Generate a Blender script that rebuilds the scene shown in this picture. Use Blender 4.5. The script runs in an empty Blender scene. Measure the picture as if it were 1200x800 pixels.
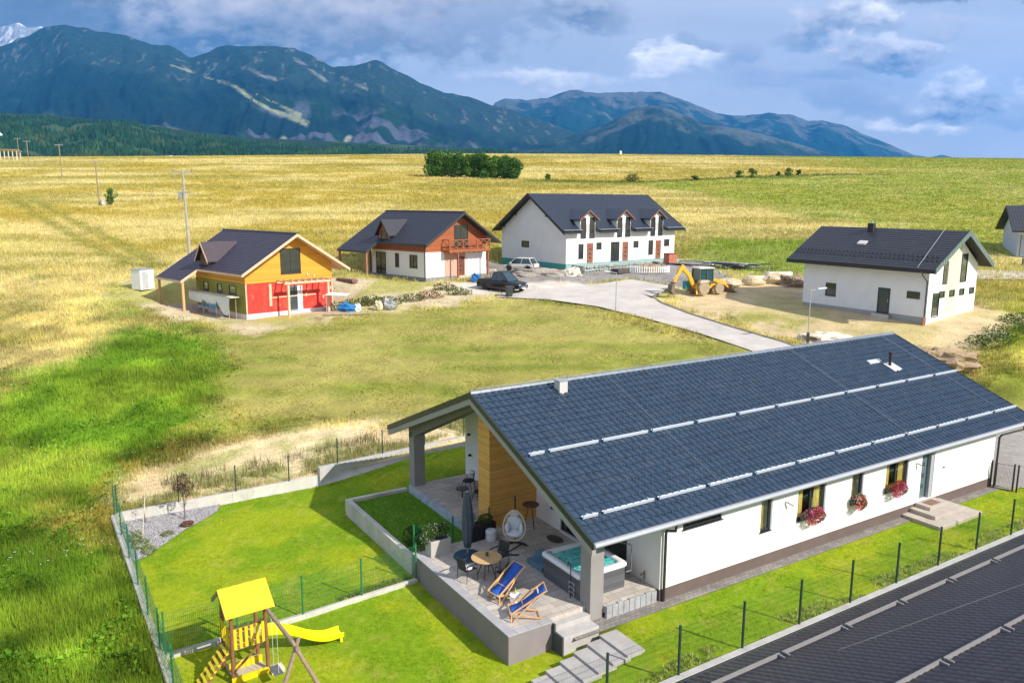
import bpy, math, random
import numpy as np
from mathutils import Matrix, Vector, noise as mnoise
R = math.radians
random.seed(7); RNG = np.random.default_rng(7)
sc = bpy.context.scene
col = sc.collection

# ------------------------------------------------------------------ camera
cam_d = bpy.data.cameras.new('camera'); cam = bpy.data.objects.new('camera', cam_d); col.objects.link(cam)
cam_d.sensor_width = 36; cam_d.lens = 27.9; cam_d.clip_start = 0.5; cam_d.clip_end = 60000
cam.matrix_world = Matrix.Translation((0, 0, 13.6)) @ Matrix.Rotation(R(80.0), 4, 'X') @ Matrix.Rotation(R(0.2), 4, 'Z')
sc.camera = cam

# ------------------------------------------------------------------ exposure, sun, sky
sc.view_settings.view_transform = 'Standard'; sc.view_settings.look = 'None'
sc.view_settings.gamma = 1.0; sc.view_settings.use_curve_mapping = False
sc.view_settings.exposure = 0.42
SUN_EL = 36.0
SUN_AZ = math.degrees(math.atan2(0.83, -0.56))       # clockwise from +Y
sun_d = bpy.data.lights.new('sun', 'SUN'); sun = bpy.data.objects.new('sun', sun_d); col.objects.link(sun)
sun_d.energy = 4.6; sun_d.angle = R(0.5); sun_d.color = (1.0, 0.94, 0.84)
sd = Vector((math.sin(R(SUN_AZ))*math.cos(R(SUN_EL)), math.cos(R(SUN_AZ))*math.cos(R(SUN_EL)), math.sin(R(SUN_EL))))
sun.rotation_euler = sd.to_track_quat('Z', 'Y').to_euler()

world = bpy.data.worlds.new('World'); sc.world = world; world.use_nodes = True
wt = world.node_tree; wt.nodes.clear()
def W(t, **k):
    n = wt.nodes.new(t)
    for a, b in k.items(): setattr(n, a, b)
    return n
def wl(a, b): wt.links.new(a, b)
def wmath(op, a, b=None, c=None, clamp=False):
    n = W('ShaderNodeMath', operation=op, use_clamp=clamp)
    for i, x in enumerate((a, b, c)):
        if x is None: continue
        if isinstance(x, (int, float)): n.inputs[i].default_value = x
        else: wl(x, n.inputs[i])
    return n.outputs[0]
sky = W('ShaderNodeTexSky', sky_type='NISHITA', sun_disc=False)
sky.sun_elevation = R(SUN_EL); sky.sun_rotation = R(SUN_AZ); sky.air_density = 1.1; sky.dust_density = 1.2; sky.altitude = 700
tc = W('ShaderNodeTexCoord'); sep = W('ShaderNodeSeparateXYZ'); wl(tc.outputs['Generated'], sep.inputs[0])
yy = wmath('MAXIMUM', sep.outputs[1], 0.12)
tx = wmath('DIVIDE', sep.outputs[0], yy); tz = wmath('DIVIDE', sep.outputs[2], yy)
cmb = W('ShaderNodeCombineXYZ'); wl(tx, cmb.inputs[0]); wl(tz, cmb.inputs[1])
def wnoise(vec, scale, detail, sx=1, sy=1, off=(0, 0, 0), rough=.55):
    mp = W('ShaderNodeMapping'); mp.inputs['Scale'].default_value = (sx, sy, 1); mp.inputs['Location'].default_value = off
    wl(vec, mp.inputs[0]); n = W('ShaderNodeTexNoise'); n.inputs['Scale'].default_value = scale
    n.inputs['Detail'].default_value = detail; n.inputs['Roughness'].default_value = rough
    wl(mp.outputs[0], n.inputs['Vector']); return n
nA = wnoise(cmb.outputs[0], 9, 8, 1, 2.0, rough=.6)       # billow shape
nB = wnoise(cmb.outputs[0], 30, 6, 1, 1.7, (3, 1, 0))     # small puffs, light and dark inside a cloud
nC = wnoise(cmb.outputs[0], 3.0, 6, 1, 4.5, (7, 2, 0))    # thin high veil
# warped coordinate for the cloud outlines
wv = W('ShaderNodeVectorMath', operation='SUBTRACT'); wl(nA.outputs['Color'], wv.inputs[0]); wv.inputs[1].default_value = (.5, .5, .5)
ws = W('ShaderNodeVectorMath', operation='SCALE'); wl(wv.outputs[0], ws.inputs[0]); ws.inputs['Scale'].default_value = 0.10
wa = W('ShaderNodeVectorMath', operation='ADD'); wl(cmb.outputs[0], wa.inputs[0]); wl(ws.outputs[0], wa.inputs[1])
def mixc(fac, a, b):
    n = W('ShaderNodeMix', data_type='RGBA'); 
    if isinstance(fac, (int, float)): n.inputs[0].default_value = fac
    else: wl(fac, n.inputs[0])
    for i, x in ((6, a), (7, b)):
        if isinstance(x, tuple): n.inputs[i].default_value = (*x, 1)
        else: wl(x, n.inputs[i])
    return n.outputs[2]
SK = 0.12
def ck(c): return tuple(v / SK for v in c)
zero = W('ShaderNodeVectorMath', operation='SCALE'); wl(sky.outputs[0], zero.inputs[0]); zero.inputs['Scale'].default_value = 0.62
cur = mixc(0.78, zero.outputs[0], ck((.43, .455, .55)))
veil = wmath('MULTIPLY', wmath('SMOOTH_MIN', wmath('MAXIMUM', wmath('MULTIPLY', wmath('SUBTRACT', nC.outputs[0], .40), 3.2), 0), 1, .2), .6, clamp=True)
cur = mixc(veil, cur, ck((.54, .56, .66)))
F0, HZ = 930.0, 236.0
# centre x, centre y (bearing and height of each cloud), half sizes, lit top, shaded base, density
CL = [(230, 22, 340, 72, (.36,.38,.46), (.10,.135,.20), 1.7), (420, 34, 175, 34, (.50,.48,.54), (.20,.23,.30), 1.6), (60, 8, 150, 40, (.20,.24,.32), (.12,.155,.22), 1.2), (300, 30, 130, 26, (.52,.50,.55), (.22,.25,.32), 1.2), (520, 50, 60, 16, (.36,.38,.46), (.24,.27,.36), 1.1),
      (665, 30, 66, 27, (.55,.56,.62), (.14,.18,.27), 1.4), (585, 45, 62, 20, (.34,.37,.47), (.25,.29,.40), .8), (782, 83, 42, 20, (1.05,1.0,.98), (.42,.45,.54), 1.2),
      (800, 66, 24, 9, (.34,.38,.47), (.26,.30,.40), 1.0), (625, 103, 80, 15, (.85,.82,.84), (.40,.43,.53), 1.0), (945, 50, 52, 20, (.62,.61,.66), (.14,.19,.30), 1.3),
      (1000, 38, 34, 15, (.85,.82,.82), (.24,.28,.37), 1.2), (1022, 78, 62, 17, (.75,.72,.75), (.16,.20,.30), 1.3), (1078, 52, 32, 12, (.55,.53,.56), (.33,.36,.45), .9),
      (1110, 4, 145, 17, (.66,.66,.70), (.10,.14,.22), 1.7), (1108, 120, 66, 17, (.80,.78,.80), (.13,.17,.27), 1.4), (985, 126, 75, 16, (.40,.42,.50), (.26,.30,.40), .9),
      (850, 78, 26, 18, (.38,.40,.48), (.26,.30,.41), .9), (890, 104, 62, 17, (.46,.46,.54), (.30,.34,.44), .9), (1060, 150, 62, 9, (.9,.86,.86), (.42,.44,.52), 1.0),
      (1180, 140, 60, 15, (.42,.44,.52), (.28,.31,.41), .9), (960, 98, 40, 10, (.40,.42,.50), (.26,.30,.40), .9)]
for (cx, cy, rx, ry, top, base, dens) in CL:
    X, Z = (cx-600)/F0, (HZ-cy)/F0*1.03
    mp = W('ShaderNodeMapping'); mp.vector_type = 'POINT'
    mp.inputs['Scale'].default_value = (F0/rx*.8, F0/ry*.8, 0)
    mp.inputs['Location'].default_value = (-X*F0/rx*.8, -Z*F0/ry*.8, 0)
    wl(wa.outputs[0], mp.inputs[0])
    ln = W('ShaderNodeVectorMath', operation='LENGTH'); wl(mp.outputs[0], ln.inputs[0])
    e = wmath('SUBTRACT', 1.0, ln.outputs['Value'])
    e = wmath('ADD', e, wmath('MULTIPLY', wmath('SUBTRACT', nB.outputs[0], .5), 1.1))
    a = W('ShaderNodeMapRange', interpolation_type='SMOOTHSTEP'); wl(e, a.inputs[0]); a.inputs[1].default_value = -.12; a.inputs[2].default_value = .62
    al = wmath('MULTIPLY', wmath('MULTIPLY', a.outputs[0], dens), .92, clamp=True)
    sp = W('ShaderNodeSeparateXYZ'); wl(mp.outputs[0], sp.inputs[0])
    lt = wmath('ADD', wmath('MULTIPLY_ADD', sp.outputs[1], .55, .42), wmath('MULTIPLY', wmath('SUBTRACT', nB.outputs[0], .5), 1.5), clamp=True)
    cur = mixc(al, cur, mixc(lt, ck(base), ck(top)))
fwd = W('ShaderNodeMapRange'); wl(sep.outputs[1], fwd.inputs[0]); fwd.inputs[1].default_value = .12; fwd.inputs[2].default_value = .3
rear = mixc(.75, zero.outputs[0], ck((.46, .50, .60)))      # unseen rest of the sky, brightened evenly as added fill light
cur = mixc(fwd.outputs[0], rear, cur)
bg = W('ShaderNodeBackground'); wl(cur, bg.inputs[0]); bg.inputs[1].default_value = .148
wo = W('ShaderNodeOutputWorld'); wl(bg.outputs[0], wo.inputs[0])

# ------------------------------------------------------------------ materials
MATS = {}
def nodes_of(name):
    m = bpy.data.materials.new(name); m.use_nodes = True; nt = m.node_tree; nt.nodes.clear()
    out = nt.nodes.new('ShaderNodeOutputMaterial'); p = nt.nodes.new('ShaderNodeBsdfPrincipled')
    nt.links.new(p.outputs[0], out.inputs[0])
    return m, nt, p, out
def noise_n(nt, scale, detail=5, rough=.6, coord='Object', sc3=None, dist=0):
    t = nt.nodes.new('ShaderNodeTexCoord'); n = nt.nodes.new('ShaderNodeTexNoise')
    n.inputs['Scale'].default_value = scale; n.inputs['Detail'].default_value = detail; n.inputs['Roughness'].default_value = rough
    n.inputs['Distortion'].default_value = dist
    if sc3:
        mp = nt.nodes.new('ShaderNodeMapping'); mp.inputs['Scale'].default_value = sc3
        nt.links.new(t.outputs[coord], mp.inputs[0]); nt.links.new(mp.outputs[0], n.inputs['Vector'])
    else: nt.links.new(t.outputs[coord], n.inputs['Vector'])
    return n
def ramp(nt, src, stops):
    r = nt.nodes.new('ShaderNodeValToRGB'); nt.links.new(src, r.inputs[0])
    els = r.color_ramp.elements
    while len(els) < len(stops): els.new(.5)
    for e, (p, c) in zip(els, stops): e.position = p; e.color = (*c, 1) if len(c) == 3 else c
    return r.outputs[0]
def mulc(nt, a, b, fac=1.0, mode='MULTIPLY'):
    n = nt.nodes.new('ShaderNodeMix'); n.data_type = 'RGBA'; n.blend_type = mode
    if isinstance(fac, float) or isinstance(fac, int): n.inputs[0].default_value = fac
    else: nt.links.new(fac, n.inputs[0])
    for i, x in ((6, a), (7, b)):
        if isinstance(x, tuple): n.inputs[i].default_value = (*x, 1)
        else: nt.links.new(x, n.inputs[i])
    return n.outputs[2]
def bump(nt, p, h, strength=.3, dist=.02, normal=None):
    b = nt.nodes.new('ShaderNodeBump'); b.inputs['Strength'].default_value = strength; b.inputs['Distance'].default_value = dist
    nt.links.new(h, b.inputs['Height']); 
    if normal: nt.links.new(normal, b.inputs['Normal'])
    nt.links.new(b.outputs[0], p.inputs['Normal']); return b.outputs[0]
def M(name, c=(.5,.5,.5), rough=.6, var=.18, scale=2.0, bmp=.15, bscale=40, bdist=.01, metal=0, spec=None, sc3=None, dirt=None):
    """plain surface with cloudy colour variation, fine grain and optional dirt colour"""
    if name in MATS: return MATS[name]
    m, nt, p, out = nodes_of(name)
    n = noise_n(nt, scale, 6, .62, sc3=sc3); 
    lo = tuple(x*(1-var) for x in c); hi = tuple(min(1, x*(1+var)) for x in c)
    cc = ramp(nt, n.outputs[0], [(.3, lo), (.7, hi)])
    n2 = noise_n(nt, bscale, 3)
    if dirt:
        d = ramp(nt, noise_n(nt, scale*.7, 7, .7).outputs[0], [(.5, (0,0,0)), (.72, (1,1,1))])
        cc = mulc(nt, cc, dirt, d, 'MIX')
    nt.links.new(cc, p.inputs['Base Color'])
    p.inputs['Roughness'].default_value = rough; p.inputs['Metallic'].default_value = metal
    if spec is not None: p.inputs['Specular IOR Level'].default_value = spec
    bump(nt, p, n2.outputs[0], bmp, bdist)
    MATS[name] = m; return m
def M_brick(name, c1, c2, mortar, bw, bh, msize=.012, rough=.8, rot=0., bmp=.5, offset=.5, plane='XY', squash=1., var=.3):
    if name in MATS: return MATS[name]
    m, nt, p, out = nodes_of(name)
    t = nt.nodes.new('ShaderNodeTexCoord'); mp = nt.nodes.new('ShaderNodeMapping'); nt.links.new(t.outputs['Object'], mp.inputs[0])
    mp.inputs['Rotation'].default_value = {'XY': (0, 0, rot), 'XZ': (R(90), 0, 0), 'YZ': (R(90), 0, R(90))}[plane]
    b = nt.nodes.new('ShaderNodeTexBrick'); nt.links.new(mp.outputs[0], b.inputs[0])
    b.inputs['Color1'].default_value = (*c1, 1); b.inputs['Color2'].default_value = (*c2, 1); b.inputs['Mortar'].default_value = (*mortar, 1)
    b.inputs['Scale'].default_value = 1; b.inputs['Mortar Size'].default_value = msize; b.inputs['Brick Width'].default_value = bw; b.inputs['Row Height'].default_value = bh
    b.offset = offset; b.squash = squash; b.inputs['Mortar Smooth'].default_value = .2; b.inputs['Bias'].default_value = 0
    n = noise_n(nt, 1.3, 6, .65)
    g = ramp(nt, n.outputs[0], [(.3, (1-var,)*3), (.7, (1+var*.4,)*3)])
    n3 = noise_n(nt, 22, 4, .6); g3 = ramp(nt, n3.outputs[0], [(.3, (.85,)*3), (.7, (1.1,)*3)])
    cc = mulc(nt, mulc(nt, b.outputs[0], g), g3)
    nt.links.new(cc, p.inputs['Base Color']); p.inputs['Roughness'].default_value = rough
    inv = nt.nodes.new('ShaderNodeMath'); inv.operation = 'SUBTRACT'; inv.inputs[0].default_value = 1; nt.links.new(b.outputs['Fac'], inv.inputs[1])
    bump(nt, p, inv.outputs[0], bmp, .01)
    MATS[name] = m; return m
def M_wood(name, c, rough=.6, board=.12, axis='Z', var=.3, grain=(1, 1, 12)):
    """boards: dark grooves every `board` metres along axis, streaky grain"""
    if name in MATS: return MATS[name]
    m, nt, p, out = nodes_of(name)
    t = nt.nodes.new('ShaderNodeTexCoord'); s = nt.nodes.new('ShaderNodeSeparateXYZ'); nt.links.new(t.outputs['Object'], s.inputs[0])
    d = nt.nodes.new('ShaderNodeMath'); d.operation = 'DIVIDE'; nt.links.new(s.outputs['XYZ'.index(axis)], d.inputs[0]); d.inputs[1].default_value = board
    f = nt.nodes.new('ShaderNodeMath'); f.operation = 'FRACT'; nt.links.new(d.outputs[0], f.inputs[0])
    fl = nt.nodes.new('ShaderNodeMath'); fl.operation = 'FLOOR'; nt.links.new(d.outputs[0], fl.inputs[0])
    wn = nt.nodes.new('ShaderNodeTexWhiteNoise'); wn.noise_dimensions = '1D'; nt.links.new(fl.outputs[0], wn.inputs['W'])
    g = ramp(nt, f.outputs[0], [(0, (.45,)*3), (.06, (1,)*3), (.95, (1,)*3), (1, (.5,)*3)])
    n = noise_n(nt, 3, 7, .65, sc3=grain); gr = ramp(nt, n.outputs[0], [(.3, tuple(x*(1-var) for x in c)), (.7, tuple(min(1, x*(1+var)) for x in c))])
    bw = ramp(nt, wn.outputs[0], [(0, (.82,)*3), (1, (1.12,)*3)])
    nt.links.new(mulc(nt, mulc(nt, gr, g), bw), p.inputs['Base Color']); p.inputs['Roughness'].default_value = rough
    bump(nt, p, g, .4, .01); MATS[name] = m; return m
def M_attr(name, attr='col', rough=.9, rand=.35, nscale=6, nvar=.25, bmp=.5, bscale=25, bdist=.05, coord='Object', trans=0., fine=None):
    """colour from a vertex attribute (what grows where), broken up by noise; blades vary one by one"""
    if name in MATS: return MATS[name]
    m, nt, p, out = nodes_of(name)
    a = nt.nodes.new('ShaderNodeAttribute'); a.attribute_name = attr
    cc = a.outputs['Color']
    if nvar:
        n = noise_n(nt, nscale, 8, .7, coord=coord); cc = mulc(nt, cc, ramp(nt, n.outputs[0], [(.3, (1-nvar,)*3), (.7, (1+nvar,)*3)]))
    if fine:
        n = noise_n(nt, fine, 4, .7, coord=coord); cc = mulc(nt, cc, ramp(nt, n.outputs[0], [(.3, (.72,)*3), (.7, (1.25,)*3)]))
    if rand:
        g = nt.nodes.new('ShaderNodeNewGeometry'); cc = mulc(nt, cc, ramp(nt, g.outputs['Random Per Island'], [(0, (1-rand,)*3), (.8, (1+rand*.6,)*3), (1, (1+rand*1.5,)*3)]))
    nt.links.new(cc, p.inputs['Base Color']); p.inputs['Roughness'].default_value = rough; p.inputs['Specular IOR Level'].default_value = .15
    if bmp: bump(nt, p, noise_n(nt, bscale, 5, .7, coord=coord).outputs[0], bmp, bdist)
    if trans:
        tr = nt.nodes.new('ShaderNodeBsdfTranslucent'); nt.links.new(cc, tr.inputs[0]); mx = nt.nodes.new('ShaderNodeMixShader'); mx.inputs[0].default_value = trans
        nt.links.new(p.outputs[0], mx.inputs[1]); nt.links.new(tr.outputs[0], mx.inputs[2]); nt.links.new(mx.outputs[0], out.inputs[0])
    MATS[name] = m; return m
def M_leaf(name, c, rand=.5, rough=.6, trans=.3):
    if name in MATS: return MATS[name]
    m, nt, p, out = nodes_of(name)
    g = nt.nodes.new('ShaderNodeNewGeometry'); n = noise_n(nt, .9, 3, coord='Object')
    cc = mulc(nt, ramp(nt, g.outputs['Random Per Island'], [(0, tuple(x*(1-rand) for x in c)), (.7, c), (1, tuple(min(1, x*(1+rand)) for x in c))]), ramp(nt, n.outputs[0], [(.3, (.7,)*3), (.7, (1.25,)*3)]))
    nt.links.new(cc, p.inputs['Base Color']); p.inputs['Roughness'].default_value = rough; p.inputs['Specular IOR Level'].default_value = .25
    tr = nt.nodes.new('ShaderNodeBsdfTranslucent'); nt.links.new(cc, tr.inputs[0]); mx = nt.nodes.new('ShaderNodeMixShader'); mx.inputs[0].default_value = trans
    nt.links.new(p.outputs[0], mx.inputs[1]); nt.links.new(tr.outputs[0], mx.inputs[2]); nt.links.new(mx.outputs[0], out.inputs[0])
    MATS[name] = m; return m
def M_glass(name='window_glass', tint=(.93,.96,.95), clear=.62, rough=.03):
    if name in MATS: return MATS[name]
    m, nt, p, out = nodes_of(name); nt.nodes.remove(p)
    g = nt.nodes.new('ShaderNodeBsdfGlossy'); g.inputs['Roughness'].default_value = rough; g.inputs[0].default_value = (.85,.9,.95,1)
    t = nt.nodes.new('ShaderNodeBsdfTransparent'); t.inputs[0].default_value = (*tint, 1)
    n = noise_n(nt, 1.2, 2); b = nt.nodes.new('ShaderNodeBump'); b.inputs['Strength'].default_value = .05; nt.links.new(n.outputs[0], b.inputs['Height']); nt.links.new(b.outputs[0], g.inputs['Normal'])
    lw = nt.nodes.new('ShaderNodeLayerWeight'); lw.inputs['Blend'].default_value = .12
    mr = nt.nodes.new('ShaderNodeMapRange'); nt.links.new(lw.outputs['Fresnel'], mr.inputs[0]); mr.inputs[3].default_value = .04; mr.inputs[4].default_value = .35
    mx = nt.nodes.new('ShaderNodeMixShader'); nt.links.new(mr.outputs[0], mx.inputs[0]); nt.links.new(t.outputs[0], mx.inputs[1]); nt.links.new(g.outputs[0], mx.inputs[2])
    nt.links.new(mx.outputs[0], out.inputs[0]); MATS[name] = m; return m

# ------------------------------------------------------------------ mesh building
class MB:
    def __init__(s): s.v = []; s.f = []
    def add(s, vs, fs):
        o = len(s.v); s.v += [tuple(map(float, v)) for v in vs]; s.f += [tuple(i+o for i in f) for f in fs]; return s
    def box(s, x0, y0, z0, x1, y1, z1):
        x0, x1 = min(x0, x1), max(x0, x1); y0, y1 = min(y0, y1), max(y0, y1); z0, z1 = min(z0, z1), max(z0, z1)
        return s.add([(x0,y0,z0),(x1,y0,z0),(x1,y1,z0),(x0,y1,z0),(x0,y0,z1),(x1,y0,z1),(x1,y1,z1),(x0,y1,z1)],
                     [(0,3,2,1),(4,5,6,7),(0,1,5,4),(1,2,6,5),(2,3,7,6),(3,0,4,7)])
    def hexa(s, lo, hi):
        return s.add(list(lo)+list(hi), [(0,3,2,1),(4,5,6,7),(0,1,5,4),(1,2,6,5),(2,3,7,6),(3,0,4,7)])
    def beam(s, p, q, w, h, up=(0,0,1)):
        p, q = Vector(p), Vector(q); d = (q-p).normalized(); u = Vector(up)
        if abs(d.dot(u)) > .98: u = Vector((1, 0, 0))
        a = d.cross(u).normalized()*w/2; b = a.cross(d).normalized()*h/2
        return s.hexa([p-a-b, p+a-b, q+a-b, q-a-b], [p-a+b, p+a+b, q+a+b, q-a+b])
    def tube(s, pts, r, n=8, cap=True):
        pts = [Vector(p) for p in pts]; rings = []; k = len(pts)
        rr = r if isinstance(r, (list, tuple)) else [r]*k
        pu = None
        for i, p in enumerate(pts):
            d = (pts[min(i+1, k-1)]-pts[max(i-1, 0)]).normalized()
            if pu is None: pu = Vector((0,0,1)) if abs(d.z) < .9 else Vector((1,0,0))
            a = d.cross(pu).normalized(); b = a.cross(d).normalized(); pu = b
            rings.append([p + a*math.cos(t)*rr[i] + b*math.sin(t)*rr[i] for t in (2*math.pi*j/n for j in range(n))])
        vs = [v for g in rings for v in g]; fs = []
        for i in range(k-1):
            for j in range(n): fs.append((i*n+j, i*n+(j+1)%n, (i+1)*n+(j+1)%n, (i+1)*n+j))
        if cap: fs += [tuple(range(n))[::-1], tuple((k-1)*n+j for j in range(n))]
        return s.add(vs, fs)
    def lathe(s, prof, c=(0,0,0), n=20, sx=1, sy=1):
        vs = [(c[0]+r*math.cos(2*math.pi*j/n)*sx, c[1]+r*math.sin(2*math.pi*j/n)*sy, c[2]+z) for r, z in prof for j in range(n)]; fs = []
        for i in range(len(prof)-1):
            for j in range(n): fs.append((i*n+j, i*n+(j+1)%n, (i+1)*n+(j+1)%n, (i+1)*n+j))
        fs += [tuple(range(n))[::-1], tuple((len(prof)-1)*n+j for j in range(n))]
        return s.add(vs, fs)
    def ext(s, poly, vec):
        n = len(poly); vec = Vector(vec); a = [Vector(p) for p in poly]; b = [p+vec for p in a]
        return s.add(a+b, [tuple(range(n))[::-1], tuple(range(n, 2*n))]+[(i, (i+1)%n, n+(i+1)%n, n+i) for i in range(n)])
    def blob(s, c, r, seed=0, amp=.25, n=10, m=14, fr=1.6):
        vs = []; fs = []; c = Vector(c); r = r if isinstance(r, (tuple, list)) else (r, r, r)
        for i in range(n+1):
            th = math.pi*i/n
            for j in range(m):
                ph = 2*math.pi*j/m; d = Vector((math.sin(th)*math.cos(ph), math.sin(th)*math.sin(ph), math.cos(th)))
                k = 1+amp*mnoise.noise(d*fr+Vector((seed*7.3, seed*3.1, seed)))*2
                vs.append((c.x+d.x*r[0]*k, c.y+d.y*r[1]*k, c.z+d.z*r[2]*k))
        for i in range(n):
            for j in range(m): fs.append((i*m+j, (i+1)*m+j, (i+1)*m+(j+1)%m, i*m+(j+1)%m))
        return s.add(vs, fs)
    def arr(s, V, F):
        o = len(s.v); s.v += [tuple(v) for v in V.tolist()]; s.f += [tuple(f) for f in (F+o).tolist()]; return s
    def build(s, name, mat, parent=None, smooth=False, bevel=0, T=None, loc=None, rot=None, auto=None):
        vs, fs = s.v, s.f
        if T is not None:
            a, b = T; vs = [(x*a[0]+y*b[0], x*a[1]+y*b[1], z) for x, y, z in vs]
            if a[0]*b[1]-a[1]*b[0] < 0: fs = [f[::-1] for f in fs]
        me = bpy.data.meshes.new(name); me.from_pydata(vs, [], fs); me.update()
        if smooth: me.polygons.foreach_set('use_smooth', [True]*len(me.polygons))
        if mat is not None: me.materials.append(mat)
        o = bpy.data.objects.new(name, me); col.objects.link(o)
        if parent: o.parent = parent
        if loc is not None: o.location = loc
        if rot is not None: o.rotation_euler = rot
        if bevel:
            bv = o.modifiers.new('bevel', 'BEVEL'); bv.width = bevel; bv.segments = 2; bv.limit_method = 'ANGLE'; bv.angle_limit = R(40)
        return o
def tag(o, label=None, cat=None, group=None, kind=None):
    for k, v in (('label', label), ('category', cat), ('group', group), ('kind', kind)):
        if v: o[k] = v
    return o
def thing(name, label, cat, loc=(0,0,0), rz=0, group=None):
    o = bpy.data.objects.new(name, None); col.objects.link(o); o.location = loc; o.rotation_euler = (0, 0, rz); o.empty_display_size = .3
    return tag(o, label, cat, group)
def copy_tree(o, parent=None, loc=None, rz=None, label=None):
    c = o.copy(); col.objects.link(c)
    if parent: c.parent = parent
    if loc is not None: c.location = loc
    if rz is not None: c.rotation_euler = (0, 0, rz)
    if label: c['label'] = label
    for ch in [x for x in col.objects if x.parent == o]: copy_tree(ch, c)
    return c
def fast_mesh(name, V, F, mat, colors=None, parent=None, smooth=False):
    """big numpy mesh; F is (n,3) or (n,4)"""
    me = bpy.data.meshes.new(name); n = len(V); k = F.shape[1]; nf = len(F)
    me.vertices.add(n); me.vertices.foreach_set('co', np.asarray(V, np.float32).ravel())
    me.loops.add(nf*k); me.loops.foreach_set('vertex_index', np.asarray(F, np.int32).ravel())
    me.polygons.add(nf); me.polygons.foreach_set('loop_start', np.arange(0, nf*k, k, dtype=np.int32))
    me.update(calc_edges=True)
    if smooth: me.polygons.foreach_set('use_smooth', np.ones(nf, bool))
    if colors is not None:
        a = me.color_attributes.new('col', 'FLOAT_COLOR', 'POINT'); c = np.ones((n, 4), np.float32); c[:, :3] = colors; a.data.foreach_set('color', c.ravel())
    me.materials.append(mat); o = bpy.data.objects.new(name, me); col.objects.link(o)
    if parent: o.parent = parent
    return o

# ------------------------------------------------------------------ numpy noise
def _h(ix, iy, seed):
    n = (ix.astype(np.int64)*374761393 + iy.astype(np.int64)*668265263 + seed*1274126177) & 0xffffffff
    n = ((n ^ (n >> 13))*1274126177) & 0xffffffff
    return ((n ^ (n >> 16)) & 0xffff)/65535.
def vnoise(x, y, seed=0):
    x = np.asarray(x, float); y = np.asarray(y, float); ix = np.floor(x); iy = np.floor(y); fx = x-ix; fy = y-iy
    fx = fx*fx*(3-2*fx); fy = fy*fy*(3-2*fy)
    a = _h(ix, iy, seed); b = _h(ix+1, iy, seed); c = _h(ix, iy+1, seed); d = _h(ix+1, iy+1, seed)
    return a+(b-a)*fx+(c-a)*fy+(a-b-c+d)*fx*fy
def fbm(x, y, seed=0, oct=5, gain=.5):
    s = 0; a = 1; t = 0
    for i in range(oct): s = s+a*vnoise(x*2**i+i*17.3, y*2**i-i*9.1, seed+i); t += a; a *= gain
    return s/t

# ------------------------------------------------------------------ the lie of the land
OX,OY=5.103,25.445
CU,SU=math.cos(math.radians(32.2)),math.sin(math.radians(32.2))
def to_uv(x,y):
    dx,dy=x-OX,y-OY
    return dx*CU+dy*SU, -dx*SU+dy*CU
def from_uv(u,v):
    return OX+u*CU-v*SU, OY+u*SU+v*CU
def sstep(a,b,x):
    t=np.clip((x-a)/(b-a),0,1); return t*t*(3-2*t)
def hill(x,y):
    x=np.asarray(x,float); y=np.asarray(y,float)
    w=4.0
    base=.105*w*np.logaddexp(0,(y-36)/w)-.45*sstep(60,34,y)
    k=2e-4+1.1e-4*np.clip((np.abs(x)-60)/280,0,1.3)+1.0e-4*np.clip((-x-20)/200,0,1.2)
    far=np.where(y>250,.105*214-0*y,0)
    yy=np.maximum(y-250,0)
    ymax=np.minimum(yy,.105/k)
    drop=np.maximum(yy-.105/k,0)
    zf=.105*214+.105*ymax-k*ymax**2/2-.03*drop
    z=np.where(y>250,zf,base)
    # the slope climbs a little more towards the east side
    z=z+1.25*np.exp(-(((x-38)/13.)**2+((y-64)/12.)**2))
    # level area east of the long bungalow
    u,v=to_uv(x,y)
    flat=sstep(46,34,u)*sstep(17,24,u)*sstep(17,10,v)*sstep(-12,-6,v)
    z=z*(1-flat)+0.0*flat
    # made-up ground round the row house
    a,b=(x-6.2)*.839+(y-92.)*.545,-(x-6.2)*.643+(y-92.)*.766
    pad=sstep(-5,-2,a)*sstep(25,21,a)*sstep(-6,-3,b)*sstep(19,15,b)
    z=z*(1-pad)+(5.45+.028*np.clip(a,0,22))*pad
    for (hx,hy,ax_,ay_,bx_,by_,L1,L2,h0,gr_) in ((-23.4,69.3,.719,.695,-.719,.695,9.5,14,3.22,.02),(-9.3,85.4,.719,.695,-.719,.695,9.5,14,5.0,.03)):
        a,b=(x-hx)*ax_+(y-hy)*ay_,(x-hx)*bx_+(y-hy)*by_
        pad=sstep(-4,-1.5,a)*sstep(L1+4,L1+1,a)*sstep(-4,-1.5,b)*sstep(L2+4,L2+1,b)
        z=z*(1-pad)+(h0+gr_*np.clip(a,0,10))*pad
    # the next lot down the slope is cut lower
    low=sstep(-3.9,-4.3,v)*sstep(-10,-8,u)*sstep(34,28,u)
    z=z-3.0*low
    return z

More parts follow.
